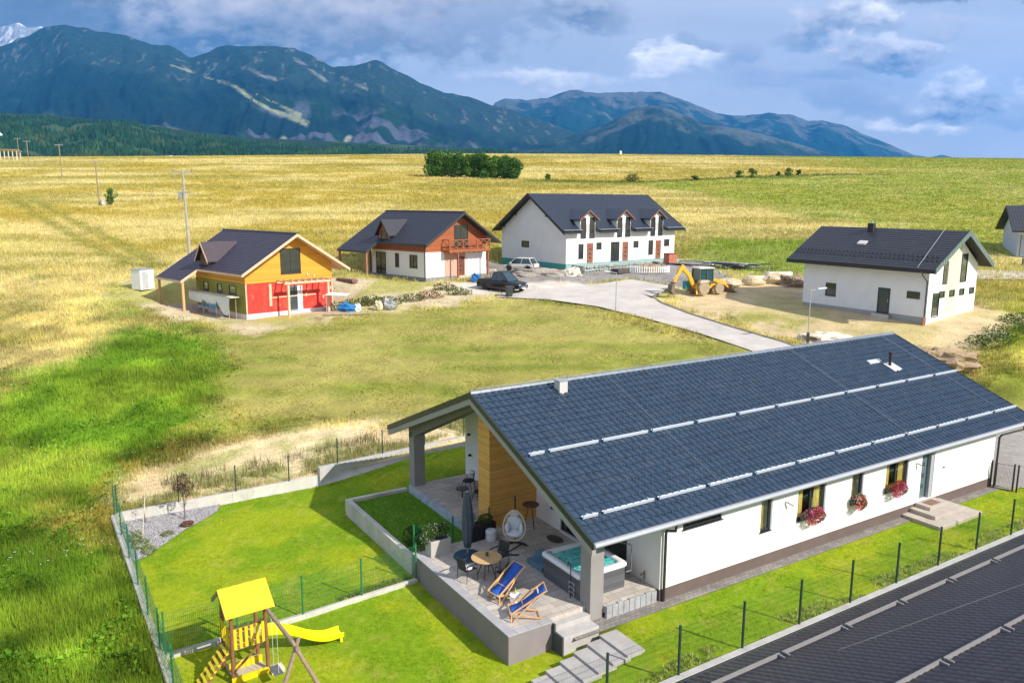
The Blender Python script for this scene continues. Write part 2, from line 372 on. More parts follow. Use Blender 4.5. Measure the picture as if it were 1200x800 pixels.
def psd(x, y, poly):
    """signed distance to a polygon, positive inside"""
    x = np.asarray(x, float); y = np.asarray(y, float); d = np.full(x.shape, 1e9); ins = np.zeros(x.shape, bool); n = len(poly)
    for i in range(n):
        x0, y0 = poly[i]; x1, y1 = poly[(i+1) % n]; ex, ey = x1-x0, y1-y0
        t = np.clip(((x-x0)*ex+(y-y0)*ey)/(ex*ex+ey*ey+1e-9), 0, 1); d = np.minimum(d, np.hypot(x-x0-t*ex, y-y0-t*ey))
        c = ((y0 > y) != (y1 > y)); xi = x0+(y-y0)*ex/(ey if abs(ey) > 1e-9 else 1e-9); ins ^= (c & (x < xi))
    return np.where(ins, d, -d)
def pmask(x, y, poly, soft, namp=0., nscale=.2, seed=3):
    s = psd(x, y, poly)
    if namp: s = s+(fbm(x*nscale, y*nscale, seed, 4)-.5)*2*namp+(fbm(x*1.3, y*1.3, seed+40, 3)-.5)*namp
    return sstep(-soft, soft, s)
P_PLOT = [(-24.9, 63.5), (-21.4, 65.6), (-15.0, 68.9), (-9.4, 72.4), (-0.8, 76.4), (7.9, 72.7), (15.2, 63.3), (18.9, 57.6), (22.0, 50.9), (0, 42.5), (-4.0, 44.6), (-9.1, 45.4), (-13.1, 44.2), (-15.6, 42.2), (-17.6, 47), (-20.0, 55.1)]
P_TAN = [(-17.6, 34.6), (-19.0, 38.3), (-17.2, 40.6), (-14.6, 43.0), (-12.1, 44.8), (-8.2, 45.6), (-3.1, 44.8), (-2.8, 42.8), (-9.7, 38.3), (-12.6, 36.1)]
P_GREEN = [(-8, 12), (-30, 12), (-32.2, 48.4), (-37.6, 63.8), (-39.7, 78.0), (-31.6, 70.2), (-24.9, 63.5), (-19.7, 55.1), (-17.4, 50.1), (-15.6, 45.2), (-18.8, 42.1), (-20.3, 39.3), (-18.1, 33.9), (-13.7, 27.0), (-9.7, 20)]
P_STRAW = [(-54.4, 93.8), (-44.0, 88.8), (-33.9, 72.7), (-32.8, 61.4), (-34.3, 56.9), (-42.0, 66.5)]
P_DIRTD = [(-41.3, 84), (-40, 78), (-32.3, 71.8), (-27.1, 66.4), (-22.1, 64.4), (-15.2, 68.8), (-9.5, 72.3), (-3.3, 75.7), (-0.9, 78.6), (-4, 84), (-18.7, 88), (-30, 84)]
P_DIRTA = [(15.3, 78.8), (20.5, 84), (25, 86), (34, 84), (40, 75), (43, 66), (38, 60), (33.0, 56.9), (29.9, 57.5), (26.7, 58.5), (23.9, 60), (20.6, 63.5), (17.0, 71), (15.6, 75.0)]
P_GRASSA = [(17.2, 75.5), (22.1, 70.6), (24.5, 65.5), (24.4, 62.3), (21.7, 63.9), (19.2, 68), (16.9, 73)]
P_MEADR = [(38, 64), (60, 90), (80, 60), (34, 45), (27, 46), (27.8, 55)]
P_GREENC = [(21.6, 100), (28.8, 118), (50, 112), (33.0, 87), (27.5, 88.6), (23, 96.0)]
P_GRAVELC = [(0, 79.8), (4.4, 81.7), (9.0, 84.2), (12.9, 86.4), (17.5, 82.5), (21, 84), (24, 88), (23, 97), (20, 100), (15, 96), (6, 89), (2, 96), (-6, 99), (-8, 92), (-2, 86)]
P_WHITEC = [(-3, 78), (4, 81.2), (9, 83.2), (6, 85.5), (-1, 83.5), (-7, 84)]
def meadow(x, y):
    """(colour, height of growth) of the open ground at x, y"""
    x = np.asarray(x, float); y = np.asarray(y, float)
    n1 = fbm(x*.035, y*.035, 11, 5); n2 = fbm(x*.16, y*.16, 23, 4); n3 = fbm(x*.012, y*.05, 31, 4); n4 = fbm(x*.7, y*.7, 41, 3)
    def C(*c): return np.array(c)[None, :]
    def mix(c, d, w): return c*(1-w[:, None])+d*w[:, None]
    x1, y1 = x.ravel(), y.ravel(); n1, n2, n3, n4 = n1.ravel(), n2.ravel(), n3.ravel(), n4.ravel()
    c = mix(np.repeat(C(.60, .51, .215), len(x1), 0), C(.44, .35, .07), sstep(.4, .62, n1))
    c = mix(c, C(.68, .58, .24), sstep(.5, .72, n2)*.6)
    c = mix(c, C(.25, .23, .035), sstep(.56, .70, n3)*.55*sstep(60, 120, y1))
    near = sstep(125, 70, y1)
    c = mix(c, C(.24, .26, .035), near*sstep(.42, .64, n2)*.65); c = mix(c, C(.34, .30, .06), sstep(.52, .60, fbm(x1*.02, y1*.14, 71, 4))*.6)
    h = .30+.2*n2
    # hollow tracks through the field
    for pts in ([(-108, 172.3), (-74.5, 129.5), (-55.7, 106.2), (-46, 95)], [(-101.1, 169), (-70.4, 129.6), (-51.2, 106.3), (-41, 92)], [(-60, 176), (-100, 170), (-150, 168)], [(-130, 205), (-60, 196), (-10, 200), (60, 190)], [(0, 168), (18, 150), (40, 146)]):
        d = np.full(x1.shape, 1e9)
        for (a, b), (e, f) in zip(pts[:-1], pts[1:]):
            t = np.clip(((x1-a)*(e-a)+(y1-b)*(f-b))/((e-a)**2+(f-b)**2), 0, 1); d = np.minimum(d, np.hypot(x1-a-t*(e-a), y1-b-t*(f-b)))
        w = sstep(1.7, .3, d+(n4-.5)*1.6)*.75; c = mix(c, C(.28, .26, .05), w); h = h*(1-.5*w)
    bl_ = np.interp(x1, [4, 32, 67, 95, 130], [218, 213, 232, 243, 252]); gr = sstep(-5, 6, x1-np.interp(y1, [95, 125, 175, 215], [58, 51, 44, 28])+(n1-.5)*26+(n2-.5)*8)*sstep(96, 106, y1)*np.maximum(sstep(2, -3, y1-bl_), sstep(95, 150, x1+(n1-.5)*60))
    c = mix(c, C(.24, .29, .035), gr*.95*(.6+.4*sstep(.35, .6, n2))); c = mix(c, C(.40, .37, .07), gr*sstep(.55, .7, n4)*.5); h = h*(1-.4*gr)
    bank = sstep(6, 2, np.abs(y1-bl_+(n2-.5)*5))*sstep(0, 8, x1)*sstep(130, 95, x1); c = mix(c, C(.13, .17, .025), bank*.9)
    w = pmask(x1, y1, P_GREENC, 3, 4); c = mix(c, C(.20, .30, .03), w*.75)
    w = pmask(x1, y1, P_MEADR, 1.5, 3); c = mix(c, mix(np.repeat(C(.30, .33, .045), len(x1), 0), C(.55, .48, .12), sstep(.48, .66, n2)), w); h = h*(1-w)+.35*w
    w = pmask(x1, y1, P_GREEN, 2.5, 7*1.0, .12); w = np.maximum(w, sstep(34, 26, y1)*(x1 < 0)); g = mix(np.repeat(C(.13, .235, .016), len(x1), 0), C(.25, .36, .030), sstep(.36, .62, n2*.6+n4*.4)); g = mix(g, C(.46, .42, .08), sstep(.54, .66, n1*.6+n2*.4)*.6*sstep(30, 48, y1))
    c = mix(c, g, w); h = h*(1-w)+(.26+.3*n2)*w
    w = pmask(x1, y1, P_STRAW, 3, 5); c = mix(c, C(.60, .50, .19), w*.75)
    w = pmask(x1, y1, P_PLOT, 1.6, 2.4); g = mix(np.repeat(C(.23, .245, .04), len(x1), 0), C(.35, .32, .085), sstep(.4, .66, fbm(x1*.09, y1*.35, 5, 4))); g = mix(g, C(.19, .23, .03), sstep(.52, .68, n2)*.7); g = mix(g, C(.36, .30, .09), sstep(.5, .6, fbm(x1*.12+3, y1*.8, 15, 4))*.55)
    c = mix(c, g, w); h = h*(1-w)+.07*w
    w = pmask(x1, y1, P_TAN, 1.0, 1.6, .3); c = mix(c, mix(np.repeat(C(.72, .58, .36), len(x1), 0), C(.40, .38, .16), sstep(.50, .62, n4*.6+n2*.4)), w*.95); h = h*(1-w)+.12*w
    dirt = np.zeros(len(x1))
    w = pmask(x1, y1, P_DIRTD, 1.0, 2.2, .3); c = mix(c, mix(np.repeat(C(.56, .46, .30), len(x1), 0), C(.40, .37, .12), sstep(.5, .62, n2)), w*.95); dirt = np.maximum(dirt, w*.8); h = h*(1-w)+.12*w
    w = pmask(x1, y1, P_DIRTA, 1.0, 2.2, .3); c = mix(c, mix(np.repeat(C(.58, .45, .26), len(x1), 0), C(.48, .40, .18), sstep(.5, .66, n2)), w); dirt = np.maximum(dirt, w); h = h*(1-w)+.05*w
    w = pmask(x1, y1, P_GRASSA, .8, 1.6, .4)*sstep(.38, .6, n4*.5+n2*.5); c = mix(c, C(.30, .29, .06), w*.85); dirt = dirt*(1-w); h = h*(1-w)+.1*w
    w = pmask(x1, y1, P_GRAVELC, .7, .8, .5); c = mix(c, C(.27, .25, .23), w); dirt = np.maximum(dirt, w); 
    w = pmask(x1, y1, P_WHITEC, .5, .7, .5); c = mix(c, C(.62, .56, .48), w); dirt = np.maximum(dirt, w)
    near2 = sstep(110, 40, y1); c = c*(.86+.28*n4)[:, None]*(1+near2*(h > .15)*1.5*(fbm(x1*.45, y1*.45, 88, 3)-.5))[:, None]
    return c, h, dirt

LOT = (-15.0, 24.0, -3.75, 18.6)
def grow_axis(lo0, hi0, step, lo, hi, g, snaps):
    a = list(np.arange(lo0, hi0+1e-6, step)); s = step
    while a[-1] < hi: s *= g; a.append(a[-1]+s)
    s = step
    while a[0] > lo: s *= g; a.insert(0, a[0]-s)
    a = np.array(a)
    for q in snaps: a[np.argmin(abs(a-q))] = q
    return a
us = grow_axis(-24, 52, .62, -700, 1150, 1.028, (-15.0, 24.0)); vs_ = grow_axis(-4, 66, .62, -520, 1350, 1.028, (-3.75, 18.6))
UU, VV = np.meshgrid(us, vs_); XX, YY = from_uv(UU, VV); ZZ = hill(XX, YY)
ZZ = ZZ+np.where(YY < 240, 1, 0)*(fbm(XX*.4, YY*.4, 77, 3)-.5)*.16*sstep(0, 2, np.maximum(np.maximum(LOT[0]-UU, UU-LOT[1]), np.maximum(LOT[2]-VV, VV-LOT[3])))*sstep(24.2, 26, np.where(UU > 23.5, 30-(VV < 16)*8., 30))
nu = len(us); idx = np.arange(len(vs_)*nu).reshape(len(vs_), nu)
q = np.stack([idx[:-1, :-1], idx[:-1, 1:], idx[1:, 1:], idx[1:, :-1]], -1).reshape(-1, 4)
uc = ((UU[:-1, :-1]+UU[1:, 1:])/2).ravel(); vc = ((VV[:-1, :-1]+VV[1:, 1:])/2).ravel()
keep = ~((uc > LOT[0]) & (uc < LOT[1]) & (vc > LOT[2]) & (vc < LOT[3]))
xc, yc = from_uv(uc, vc); keep &= (yc < 1250) & (yc > -250) & (abs(xc) < 1000)
cc, _, _ = meadow(XX, YY)
o = fast_mesh('meadow', np.stack([XX.ravel(), YY.ravel(), ZZ.ravel()], 1), q[keep], M_attr('meadow_ground', rand=0, nscale=.5, nvar=.22, bmp=.6, bscale=3., bdist=.15, fine=7), cc, smooth=True)
tag(o, kind='structure')

# the walled garden of the bungalow: one sheet of lawn
def yard(u, v):
    low = -.47-.08*sstep(6.6, 6.1, v)
    rise = sstep(-5.6, -1.5, u)*.47*sstep(1.5, -1.5, v)+(-low+.22)*sstep(-6.5, 1.0, u)*sstep(12.5, 15, v)
    right = sstep(-2.6, -1.8, u)*sstep(3, 1, v)
    z = low*(1-right)+rise*(1-right)
    return z
gu = np.arange(-14.9, 23.8, .3); gv = np.arange(-3.5, 18.55, .3); GU, GV = np.meshgrid(gu, gv); GX, GY = from_uv(GU, GV); GZ = yard(GU, GV)
inside = (GU > -4.9) & (GU < 23) & (GV > 1.0) & (GV < 13.2)
GZ = GZ+(fbm(GX*1.1, GY*1.1, 5, 3)-.5)*.05; GZ = np.where(inside, GZ-.6, GZ)
def lawn_col(x, y):
    n = fbm(x*.5, y*.5, 9, 4); m = fbm(x*2.2, y*2.2, 19, 3)
    c = np.array([.185, .295, .009])[None]*(1-sstep(.4, .62, n).ravel()[:, None])+np.array([.29, .355, .012])[None]*sstep(.4, .62, n).ravel()[:, None]
    w = sstep(.60, .74, m).ravel()[:, None]*.35; c = c*(1-w)+np.array([.42, .38, .07])[None]*w
    return c
idx = np.arange(GU.size).reshape(GU.shape); q = np.stack([idx[:-1, :-1], idx[:-1, 1:], idx[1:, 1:], idx[1:, :-1]], -1).reshape(-1, 4)
o = fast_mesh('lawn', np.stack([GX.ravel(), GY.ravel(), GZ.ravel()], 1), q, M_attr('lawn_ground', rand=0, nscale=4, nvar=.2, bmp=.6, bscale=45, bdist=.03, fine=40), lawn_col(GX, GY), smooth=True); tag(o, kind='structure')

# ------------------------------------------------------------------ mountains (real ranges, kilometres away)
FC, HOR = 930.0, 0.0
def pray(px, py):
    c, s = math.cos(R(10)), math.sin(R(10)); a = (px-600)/930.; b = (400-py)/930.; cr, sr = math.cos(R(.2)), math.sin(R(.2)); a, b = a*cr-b*sr, a*sr+b*cr
    dy = c+b*s; return a/dy, (b*c-s)/dy
def mrange(name, crest, foot_z, y0, yc, y1, nx, ny, seed, amp, colfn, power=1.35, spur=9., label=None):
    T = np.array([pray(*p) for p in crest]); txs = np.linspace(T[0, 0], T[-1, 0], nx); cz = np.interp(txs, T[:, 0], T[:, 1])
    k = np.array([.25, .5, .25]); cz = np.convolve(np.pad(cz, 1, 'edge'), k, 'valid')
    ccz = np.maximum(cz*yc+13.6, foot_z)
    ys = np.concatenate([y0+(yc-y0)*np.linspace(0, 1, ny)**.9, yc+(y1-yc)*np.linspace(0, 1, 8)[1:]])
    TX, YS = np.meshgrid(txs, ys); X = TX*YS; t = np.clip((YS-y0)/(yc-y0), 0, 1); back = np.clip((YS-yc)/(y1-yc), 0, 1)
    warp = (fbm(X/1500, YS/1500, seed+9, 3)-.5)
    rid = 1-np.abs(2*fbm(TX*spur+warp*1.4, t*1.1+warp, seed, 5)-1)*2.0     # spurs that run down the slope
    gul = 1-np.abs(2*fbm(TX*spur*3.7+warp*3, t*1.6, seed+5, 4)-1)*2.0
    z = foot_z+(ccz[None]-foot_z)*(t**power)*(1-back*.9)
    env = np.sin(np.pi*np.clip(t, 0, 1))**.7*(1-back)
    z = z+(ccz[None]-foot_z)*env*(amp*(rid-.45)+amp*.45*(gul-.4))+(ccz[None]-foot_z)*.05*(fbm(X/170, YS/170, seed+2, 5)-.5)*np.clip(t*4, 0, 1)
    c = colfn(X, YS, z, t, rid, gul, (z-foot_z)/(ccz[None]-foot_z+50))
    idx = np.arange(X.size).reshape(X.shape); q = np.stack([idx[:-1, :-1], idx[:-1, 1:], idx[1:, 1:], idx[1:, :-1]], -1).reshape(-1, 4)
    o = fast_mesh(name, np.stack([X.ravel(), YS.ravel(), z.ravel()], 1), q, M_attr(name+'_cover', rand=0, nscale=.02, nvar=.3, bmp=.9, bscale=.03, bdist=25, fine=.05), c.reshape(-1, 3), smooth=True)
    tag(o, kind='structure'); return (X, YS, z)
def scr(X, Y, Z):
    """bearing and height as seen from the drone, used to find which slope carries the piste"""
    c, s = math.cos(R(10)), math.sin(R(10)); z = Z-13.6; f = Y*c-z*s; u = Y*s+z*c; return 600+X/f*930, 400-u/f*930
def seg_mask(X, Y, Z, segs):
    px, py = scr(X, Y, Z); m = np.zeros(X.shape); wob = (fbm(X/90, Y/90, 3, 3)-.5)*5
    for (a, b, c_, d, w) in segs:
        t = np.clip(((px-a)*(c_-a)+(py-b)*(d-b))/((c_-a)**2+(d-b)**2), 0, 1); dd = np.hypot(px-a-t*(c_-a), (py-b-t*(d-b))*1.3)+wob; m = np.maximum(m, sstep(w, w*.4, dd))
    return m
def YS_(Z): return Z*1.0
def massif_col(X, Y, Z, t, rid, gul, hn):
    n = fbm(X/420, Y/420, 5, 5); n2 = fbm(X/130, Y/130, 8, 4)
    def mx(c, d, w): return c*(1-w[..., None])+np.array(d)*w[..., None]
    c = np.zeros(X.shape+(3,))+np.array([.006, .026, .030])
    c = mx(c, (.012, .045, .026), sstep(.45, .62, n)*.8)
    c = mx(c, (.10, .11, .155), sstep(.46, .60, n)*sstep(.44, .60, n2)*sstep(.05, .18, hn)*sstep(.58, .42, hn)*.9)          # grey dead wood
    rock = sstep(.52, .78, hn+(n-.5)*.35)
    c = mx(c, (.025, .05, .045), rock*.9)
    n3 = fbm(X/28+Z/60, YS_(Z)/70, 55, 4); c = mx(c, (.30, .29, .26), rock*.42*sstep(.60, .74, n3)*sstep(.42, .58, n2)*.85)
    p = seg_mask(X, Y, Z, [(255, 96, 275, 103, 2), (275, 103, 292, 116, 3), (292, 116, 312, 128, 3.5), (312, 128, 340, 138, 3), (340, 138, 358, 146, 5), (300, 112, 335, 128, 2), (335, 128, 350, 136, 2.5), (330, 168, 332, 163, 4), (405, 165, 409, 161, 4), (250, 95, 200, 78, 1.2)])
    c = mx(c, (.34, .36, .20), p*.8)
    c = mx(c, (.30, .29, .27), seg_mask(X, Y, Z, [(218, 60, 226, 64, 5), (285, 80, 320, 94, 4), (372, 70, 398, 76, 4), (400, 92, 430, 106, 3), (345, 70, 380, 95, 3)])*.6*sstep(.4, .6, n2))
    return c
def far_col(X, Y, Z, t, rid, gul, hn):
    n = fbm(X/420, Y/420, 15, 5); n2 = fbm(X/130, Y/130, 18, 4)
    def mx(c, d, w): return c*(1-w[..., None])+np.array(d)*w[..., None]
    c = np.zeros(X.shape+(3,))+np.array([.006, .03, .034]); c = mx(c, (.014, .045, .028), sstep(.45, .6, n)*.7)
    c = mx(c, (.025, .055, .055), sstep(.6, .85, hn+(n-.5)*.5)*.7); c = mx(c, (.22, .20, .19), sstep(.78, .98, hn+(n2-.5)*.7)*.5); return c
mrange('mountain_massif', [(-160, 120), (-60, 80), (0, 53), (30, 45), (55, 32), (75, 27), (95, 31), (115, 37), (150, 43), (200, 56), (222, 66), (243, 62), (265, 52), (318, 54), (345, 58), (372, 68), (392, 78), (410, 76), (425, 74), (443, 72), (470, 86), (500, 100), (522, 110), (548, 112), (580, 124), (620, 137), (660, 150), (700, 166), (745, 182), (790, 196)], -60, 2300, 6200, 8000, 420, 170, 3, .11, massif_col, 1.5, 8.)
mrange('mountain_range', [(540, 170), (580, 122), (592, 117), (620, 118), (650, 114), (668, 107), (680, 106), (700, 109), (735, 110), (752, 107), (772, 108), (790, 114), (815, 122), (840, 132), (870, 136), (885, 134), (902, 132), (930, 136), (945, 142), (962, 141), (990, 148), (1020, 160), (1050, 173), (1072, 182), (1088, 184), (1103, 181), (1116, 185), (1140, 192), (1200, 205)], -60, 6000, 9500, 12000, 420, 120, 13, .10, far_col, 1.2, 9.)
mrange('mountain_foothill', [(600, 190), (640, 172), (690, 152), (715, 143), (740, 130), (765, 124), (790, 130), (820, 143), (860, 150), (900, 160), (950, 174), (1000, 188), (1060, 196)], -60, 3600, 5400, 6500, 260, 90, 23, .10, lambda *a: far_col(*a)*np.array([.8, .9, .85]), 1.2, 11.)
mrange('snowy_peak', [(-120, 70), (-60, 44), (-20, 36), (5, 31), (22, 27), (34, 33), (48, 31), (64, 44), (90, 60), (130, 80)], -60, 7600, 9200, 10500, 120, 60, 43, .16, lambda X, Y, Z, t, r_, g, h: np.zeros(X.shape+(3,))+np.array([.30, .31, .34])+(np.array([.4, .4, .4])*sstep(.5, .62, fbm(X/90, Y/90+Z/60, 4, 4))[..., None]), 1.1, 12.)
# wooded foothill on the left and along the foot of the massif, covered with real (tiny) spruces
FH = mrange('wooded_foothill', [(-200, 128), (0, 133), (60, 134), (130, 141), (200, 151), (300, 162), (420, 167), (520, 172), (620, 178), (720, 186), (800, 192)], 5, 900, 2600, 3200, 240, 80, 33, .10, lambda X, Y, Z, t, r_, g, h: np.zeros(X.shape+(3,))+np.array([.02, .05, .025])+(np.array([.08, .11, .04])*(sstep(.55, .68, fbm(X/150, Y/150, 4, 4))*.6)[..., None]), .9, 7.)

def spruce_wood(n):
    X, Y, Z = FH; ny, nx = X.shape; Vs = []; Cs = []; fi = RNG.random(n)**1.5*58; fj = RNG.random(n)*(nx-2); i = fi.astype(int); j = fj.astype(int); a = fi-i; b = fj-j
    def lerp(A): return A[i, j]*(1-a)*(1-b)+A[i+1, j]*a*(1-b)+A[i, j+1]*(1-a)*b+A[i+1, j+1]*a*b
    x, y, z = lerp(X), lerp(Y), lerp(Z); dens = fbm(x/150, y/150, 4, 4); k = dens < .62; x, y, z = x[k], y[k], z[k]; m = len(x)
    h = RNG.uniform(7, 14, m)*(.8+.4*vnoise(x/90, y/90, 2)); r = h*RNG.uniform(.2, .34, m); ang = RNG.random(m)*6.28
    V = np.zeros((m, 6, 3)); 
    for q_ in range(5): V[:, q_] = np.stack([x+r*np.cos(ang+q_*1.2566), y+r*np.sin(ang+q_*1.2566), z-1], 1)
    V[:, 5] = np.stack([x, y, z+h], 1)
    base = (np.arange(m)*6)[:, None, None]; F = base+np.array([[0, 1, 5], [1, 2, 5], [2, 3, 5], [3, 4, 5], [4, 0, 5]])[None]
    g = vnoise(x/60, y/60, 6); c = np.stack([.012+.04*g**3, .035+.05*g, .022+.010*g], 1)*RNG.uniform(.6, 1.3, m)[:, None]
    o = fast_mesh('spruce_forest', V.reshape(-1, 3), F.reshape(-1, 3), M_attr('spruce_needles', rand=.3, nvar=0, bmp=0), np.repeat(c, 6, 0)); tag(o, 'dark green spruce forest covering the foot of the mountains beyond the field', 'forest', kind='stuff')
spruce_wood(45000)

# ------------------------------------------------------------------ air: one even haze round everything
hz = MB().box(-9500, -120, -160, 9500, 12500, 1900).build('haze', None)
hm = bpy.data.materials.new('haze_air'); hm.use_nodes = True; nt = hm.node_tree; nt.nodes.clear(); ho = nt.nodes.new('ShaderNodeOutputMaterial'); pv = nt.nodes.new('ShaderNodeVolumePrincipled')
pv.inputs['Color'].default_value = (.03, .38, .98, 1); pv.inputs['Density'].default_value = 5.6e-5; pv.inputs['Anisotropy'].default_value = 0.0
nt.links.new(pv.outputs[0], ho.inputs['Volume']); hz.data.materials.append(hm); tag(hz, kind='stuff')
sc.cycles.volume_bounces = 0; sc.cycles.max_bounces = 6; sc.cycles.transparent_max_bounces = 12

# ------------------------------------------------------------------ roads and paving
def strip(name, L, Rr, mat, dz=.05, nseg=4, ncross=4, zf=None, thick=0):
    """ribbon between two edge lines draped on the ground"""
    def res(P, n):
        P = np.array(P, float); s = np.r_[0, np.cumsum(np.hypot(*np.diff(P, axis=0).T))]; t = np.linspace(0, s[-1], n); return np.stack([np.interp(t, s, P[:, 0]), np.interp(t, s, P[:, 1])], 1)
    n = (len(L)-1)*nseg+1; A = res(L, n); B = res(Rr, n); t = np.linspace(0, 1, ncross+1)[None, :, None]; G = A[:, None]*(1-t)+B[:, None]*t
    Z = (zf or hill)(G[..., 0], G[..., 1])+dz; V = np.concatenate([G, Z[..., None]], -1).reshape(-1, 3); idx = np.arange(n*(ncross+1)).reshape(n, ncross+1)
    q = np.stack([idx[:-1, :-1], idx[1:, :-1], idx[1:, 1:], idx[:-1, 1:]], -1).reshape(-1, 4)
    return fast_mesh(name, V, q, mat, smooth=True)
m_road = M('road_concrete', (.48, .44, .40), .85, .16, .5, .3, 30, dirt=(.58, .53, .45))
tag(strip('street', [(-1.5, 77), (3.3, 76.1), (7.9, 73.3), (11.9, 68.6), (15.3, 63.8), (18.0, 58.9), (19.6, 53.7), (19.8, 48)], [(-.8, 79.6), (4.6, 81.2), (9.4, 83.4), (12.8, 79), (14.3, 74.5), (16.0, 70.2), (18.6, 65.2), (21.4, 60.3), (23.4, 54), (23.6, 48)], m_road, .12, 6, 8), kind='structure')
tag(strip('street_fork', [(9.2, 83.3), (12.9, 85.8), (16.5, 82.4)], [(12.6, 79), (13.9, 77.2), (14.6, 78.4)], m_road, .125, 6, 6), kind='structure')
m_kerb = M('kerb_stone', (.42, .40, .37), .85, .12, 3)
tag(strip('street_kerb', [(14.6, 79), (13.6, 77.3), (14.05, 74.5), (15.8, 70.2), (18.4, 65.2), (21.2, 60.3), (23.1, 54)], [(14.8, 78.8), (13.85, 77.2), (14.3, 74.6), (16.05, 70.35), (18.65, 65.3), (21.45, 60.4), (23.35, 54)], M('kerb_gap', (.16, .14, .12), .9), .16, 6, 1), kind='structure')
tag(strip('side_road', [(50, 90.5), (54.8, 91.8), (62, 91)], [(50.5, 86.5), (56, 86.5), (66, 82)], m_road, .12, 6, 6), kind='structure')
def uvpoly(name, pts, z, mat, kind='structure'):
    V = [(*from_uv(u, v), z) for u, v in pts]; mb = MB(); mb.add([tuple(map(float, p)) for p in V], [tuple(range(len(V)))]); return tag(mb.build(name, mat), kind=kind)
rotU = R(32.2)
m_pave = M_brick('grey_concrete_pavers', (.30, .275, .25), (.22, .20, .185), (.10, .09, .08), .22, .14, .008, .85, -rotU, .6, plane='XY', var=.3)
m_drive = M_brick('driveway_pavers', (.40, .365, .33), (.33, .30, .27), (.20, .18, .16), .24, .16, .01, .85, -rotU, .4, plane='XY', var=.2)
uvpoly('driveway', [(22.6, -.9), (24.0, -3.7), (40, -5), (40, 9), (24, 9), (21.7, 9), (21.7, 0), (21.7, -.9)], .035, m_drive)
uvpoly('side_path', [(-2.4, -.5), (21.8, -.5), (22.6, -.5), (22.6, 1.0), (-.2, 1.0), (-2.4, .3)], .03, m_pave)
uvpoly('platform_apron', [(-3.9, -.5), (-2.35, -.5), (-2.35, .4), (-3.9, .4)], .026, m_pave)

# ------------------------------------------------------------------ shared house pieces
anth = M('anthracite_metal', (.035, .04, .045), .45, .1, 3, .05)
white_r = M('white_render', (.80, .79, .78), .85, .03, .8, .25, 60, .004, dirt=(.71, .70, .67))
white_c = M('cool_white_render', (.75, .77, .80), .85, .03, .8, .2, 60, .004, dirt=(.68, .69, .71))
glass = M_glass()
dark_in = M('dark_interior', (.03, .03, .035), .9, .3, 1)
galv = M('galvanised_metal', (.50, .52, .54), .4, .08, 4, .05, metal=.6)
concrete = M('concrete', (.42, .41, .39), .85, .14, 1.6, .4, 30, dirt=(.30, .29, .26))
concrete_l = M('pale_concrete', (.52, .50, .45), .85, .12, 1.6, .4, 30, dirt=(.36, .35, .30))
grey_plaster = M('grey_plaster', (.20, .185, .18), .85, .08, 2, .3, 60, .004)
m_pine = M('pine_wood', (.62, .36, .15), .6, .25, 5, .15, sc3=(8, 8, 1))
white_p = M('white_plastic', (.78, .79, .80), .35, .03)
black_m = M('black_metal', (.015, .015, .017), .4, .1)
def tile_sheet(mb, P0, eu, ev, Lu, Lv, p=.3, c=.35, amp=.03, step=.02, ns=6, jit=0.):
    """wavy tiles in courses; P0 lower corner, eu along the eave, ev up the slope (3D, unit)"""
    P0, eu, ev = np.array(P0, float), np.array(eu, float), np.array(ev, float); nrm = np.cross(eu, ev); nrm /= np.linalg.norm(nrm)
    if nrm[2] < 0: nrm = -nrm
    nt_ = max(1, round(Lu/p)); nc = max(1, round(Lv/c)); s = np.linspace(0, Lu, nt_*ns+1); ph = (s/Lu*nt_) % 1.0
    wave = amp*(np.clip(np.sin(np.pi*np.clip(ph/.8, 0, 1)), 0, 1)**.6)
    rows = []; cl = Lv/nc
    for k in range(nc):
        for f, h in ((0.0, 0.0), (0.02, step), (0.98, 0.004)): rows.append((k*cl+f*cl, h))
    t = np.array([r[0] for r in rows]); h = np.array([r[1] for r in rows]); lift = np.array([0 if i % 3 == 0 else 1 for i in range(len(rows))])
    H = h[:, None]+wave[None]*(.35+.65*lift[:, None]); 
    if jit: H = H+jit*(RNG.random(H.shape)-.5)
    V = P0+s[None, :, None]*eu+t[:, None, None]*ev+H[..., None]*nrm
    n, m = H.shape; idx = np.arange(n*m).reshape(n, m); F = np.stack([idx[:-1, :-1], idx[:-1, 1:], idx[1:, 1:], idx[1:, :-1]], -1).reshape(-1, 4)
    mb.arr(V.reshape(-1, 3), F); return mb
def M_roof(name, c, rough=.35, spec=.5, var=.18, dirt=None):
    if name in MATS: return MATS[name]
    m = M(name, c, rough, var, 3.0, .12, 60, .004, spec=spec, dirt=dirt); return m
def wbox(mb, face, s0, z0, s1, z1, d0, d1):
    k, c = face
    if k == 'S': mb.box(s0, c-d1, z0, s1, c-d0, z1)
    elif k == 'N': mb.box(s0, c+d0, z0, s1, c+d1, z1)
    elif k == 'W': mb.box(c-d1, s0, z0, c-d0, s1, z1)
    elif k == 'E': mb.box(c+d0, s0, z0, c+d1, s1, z1)
    return mb
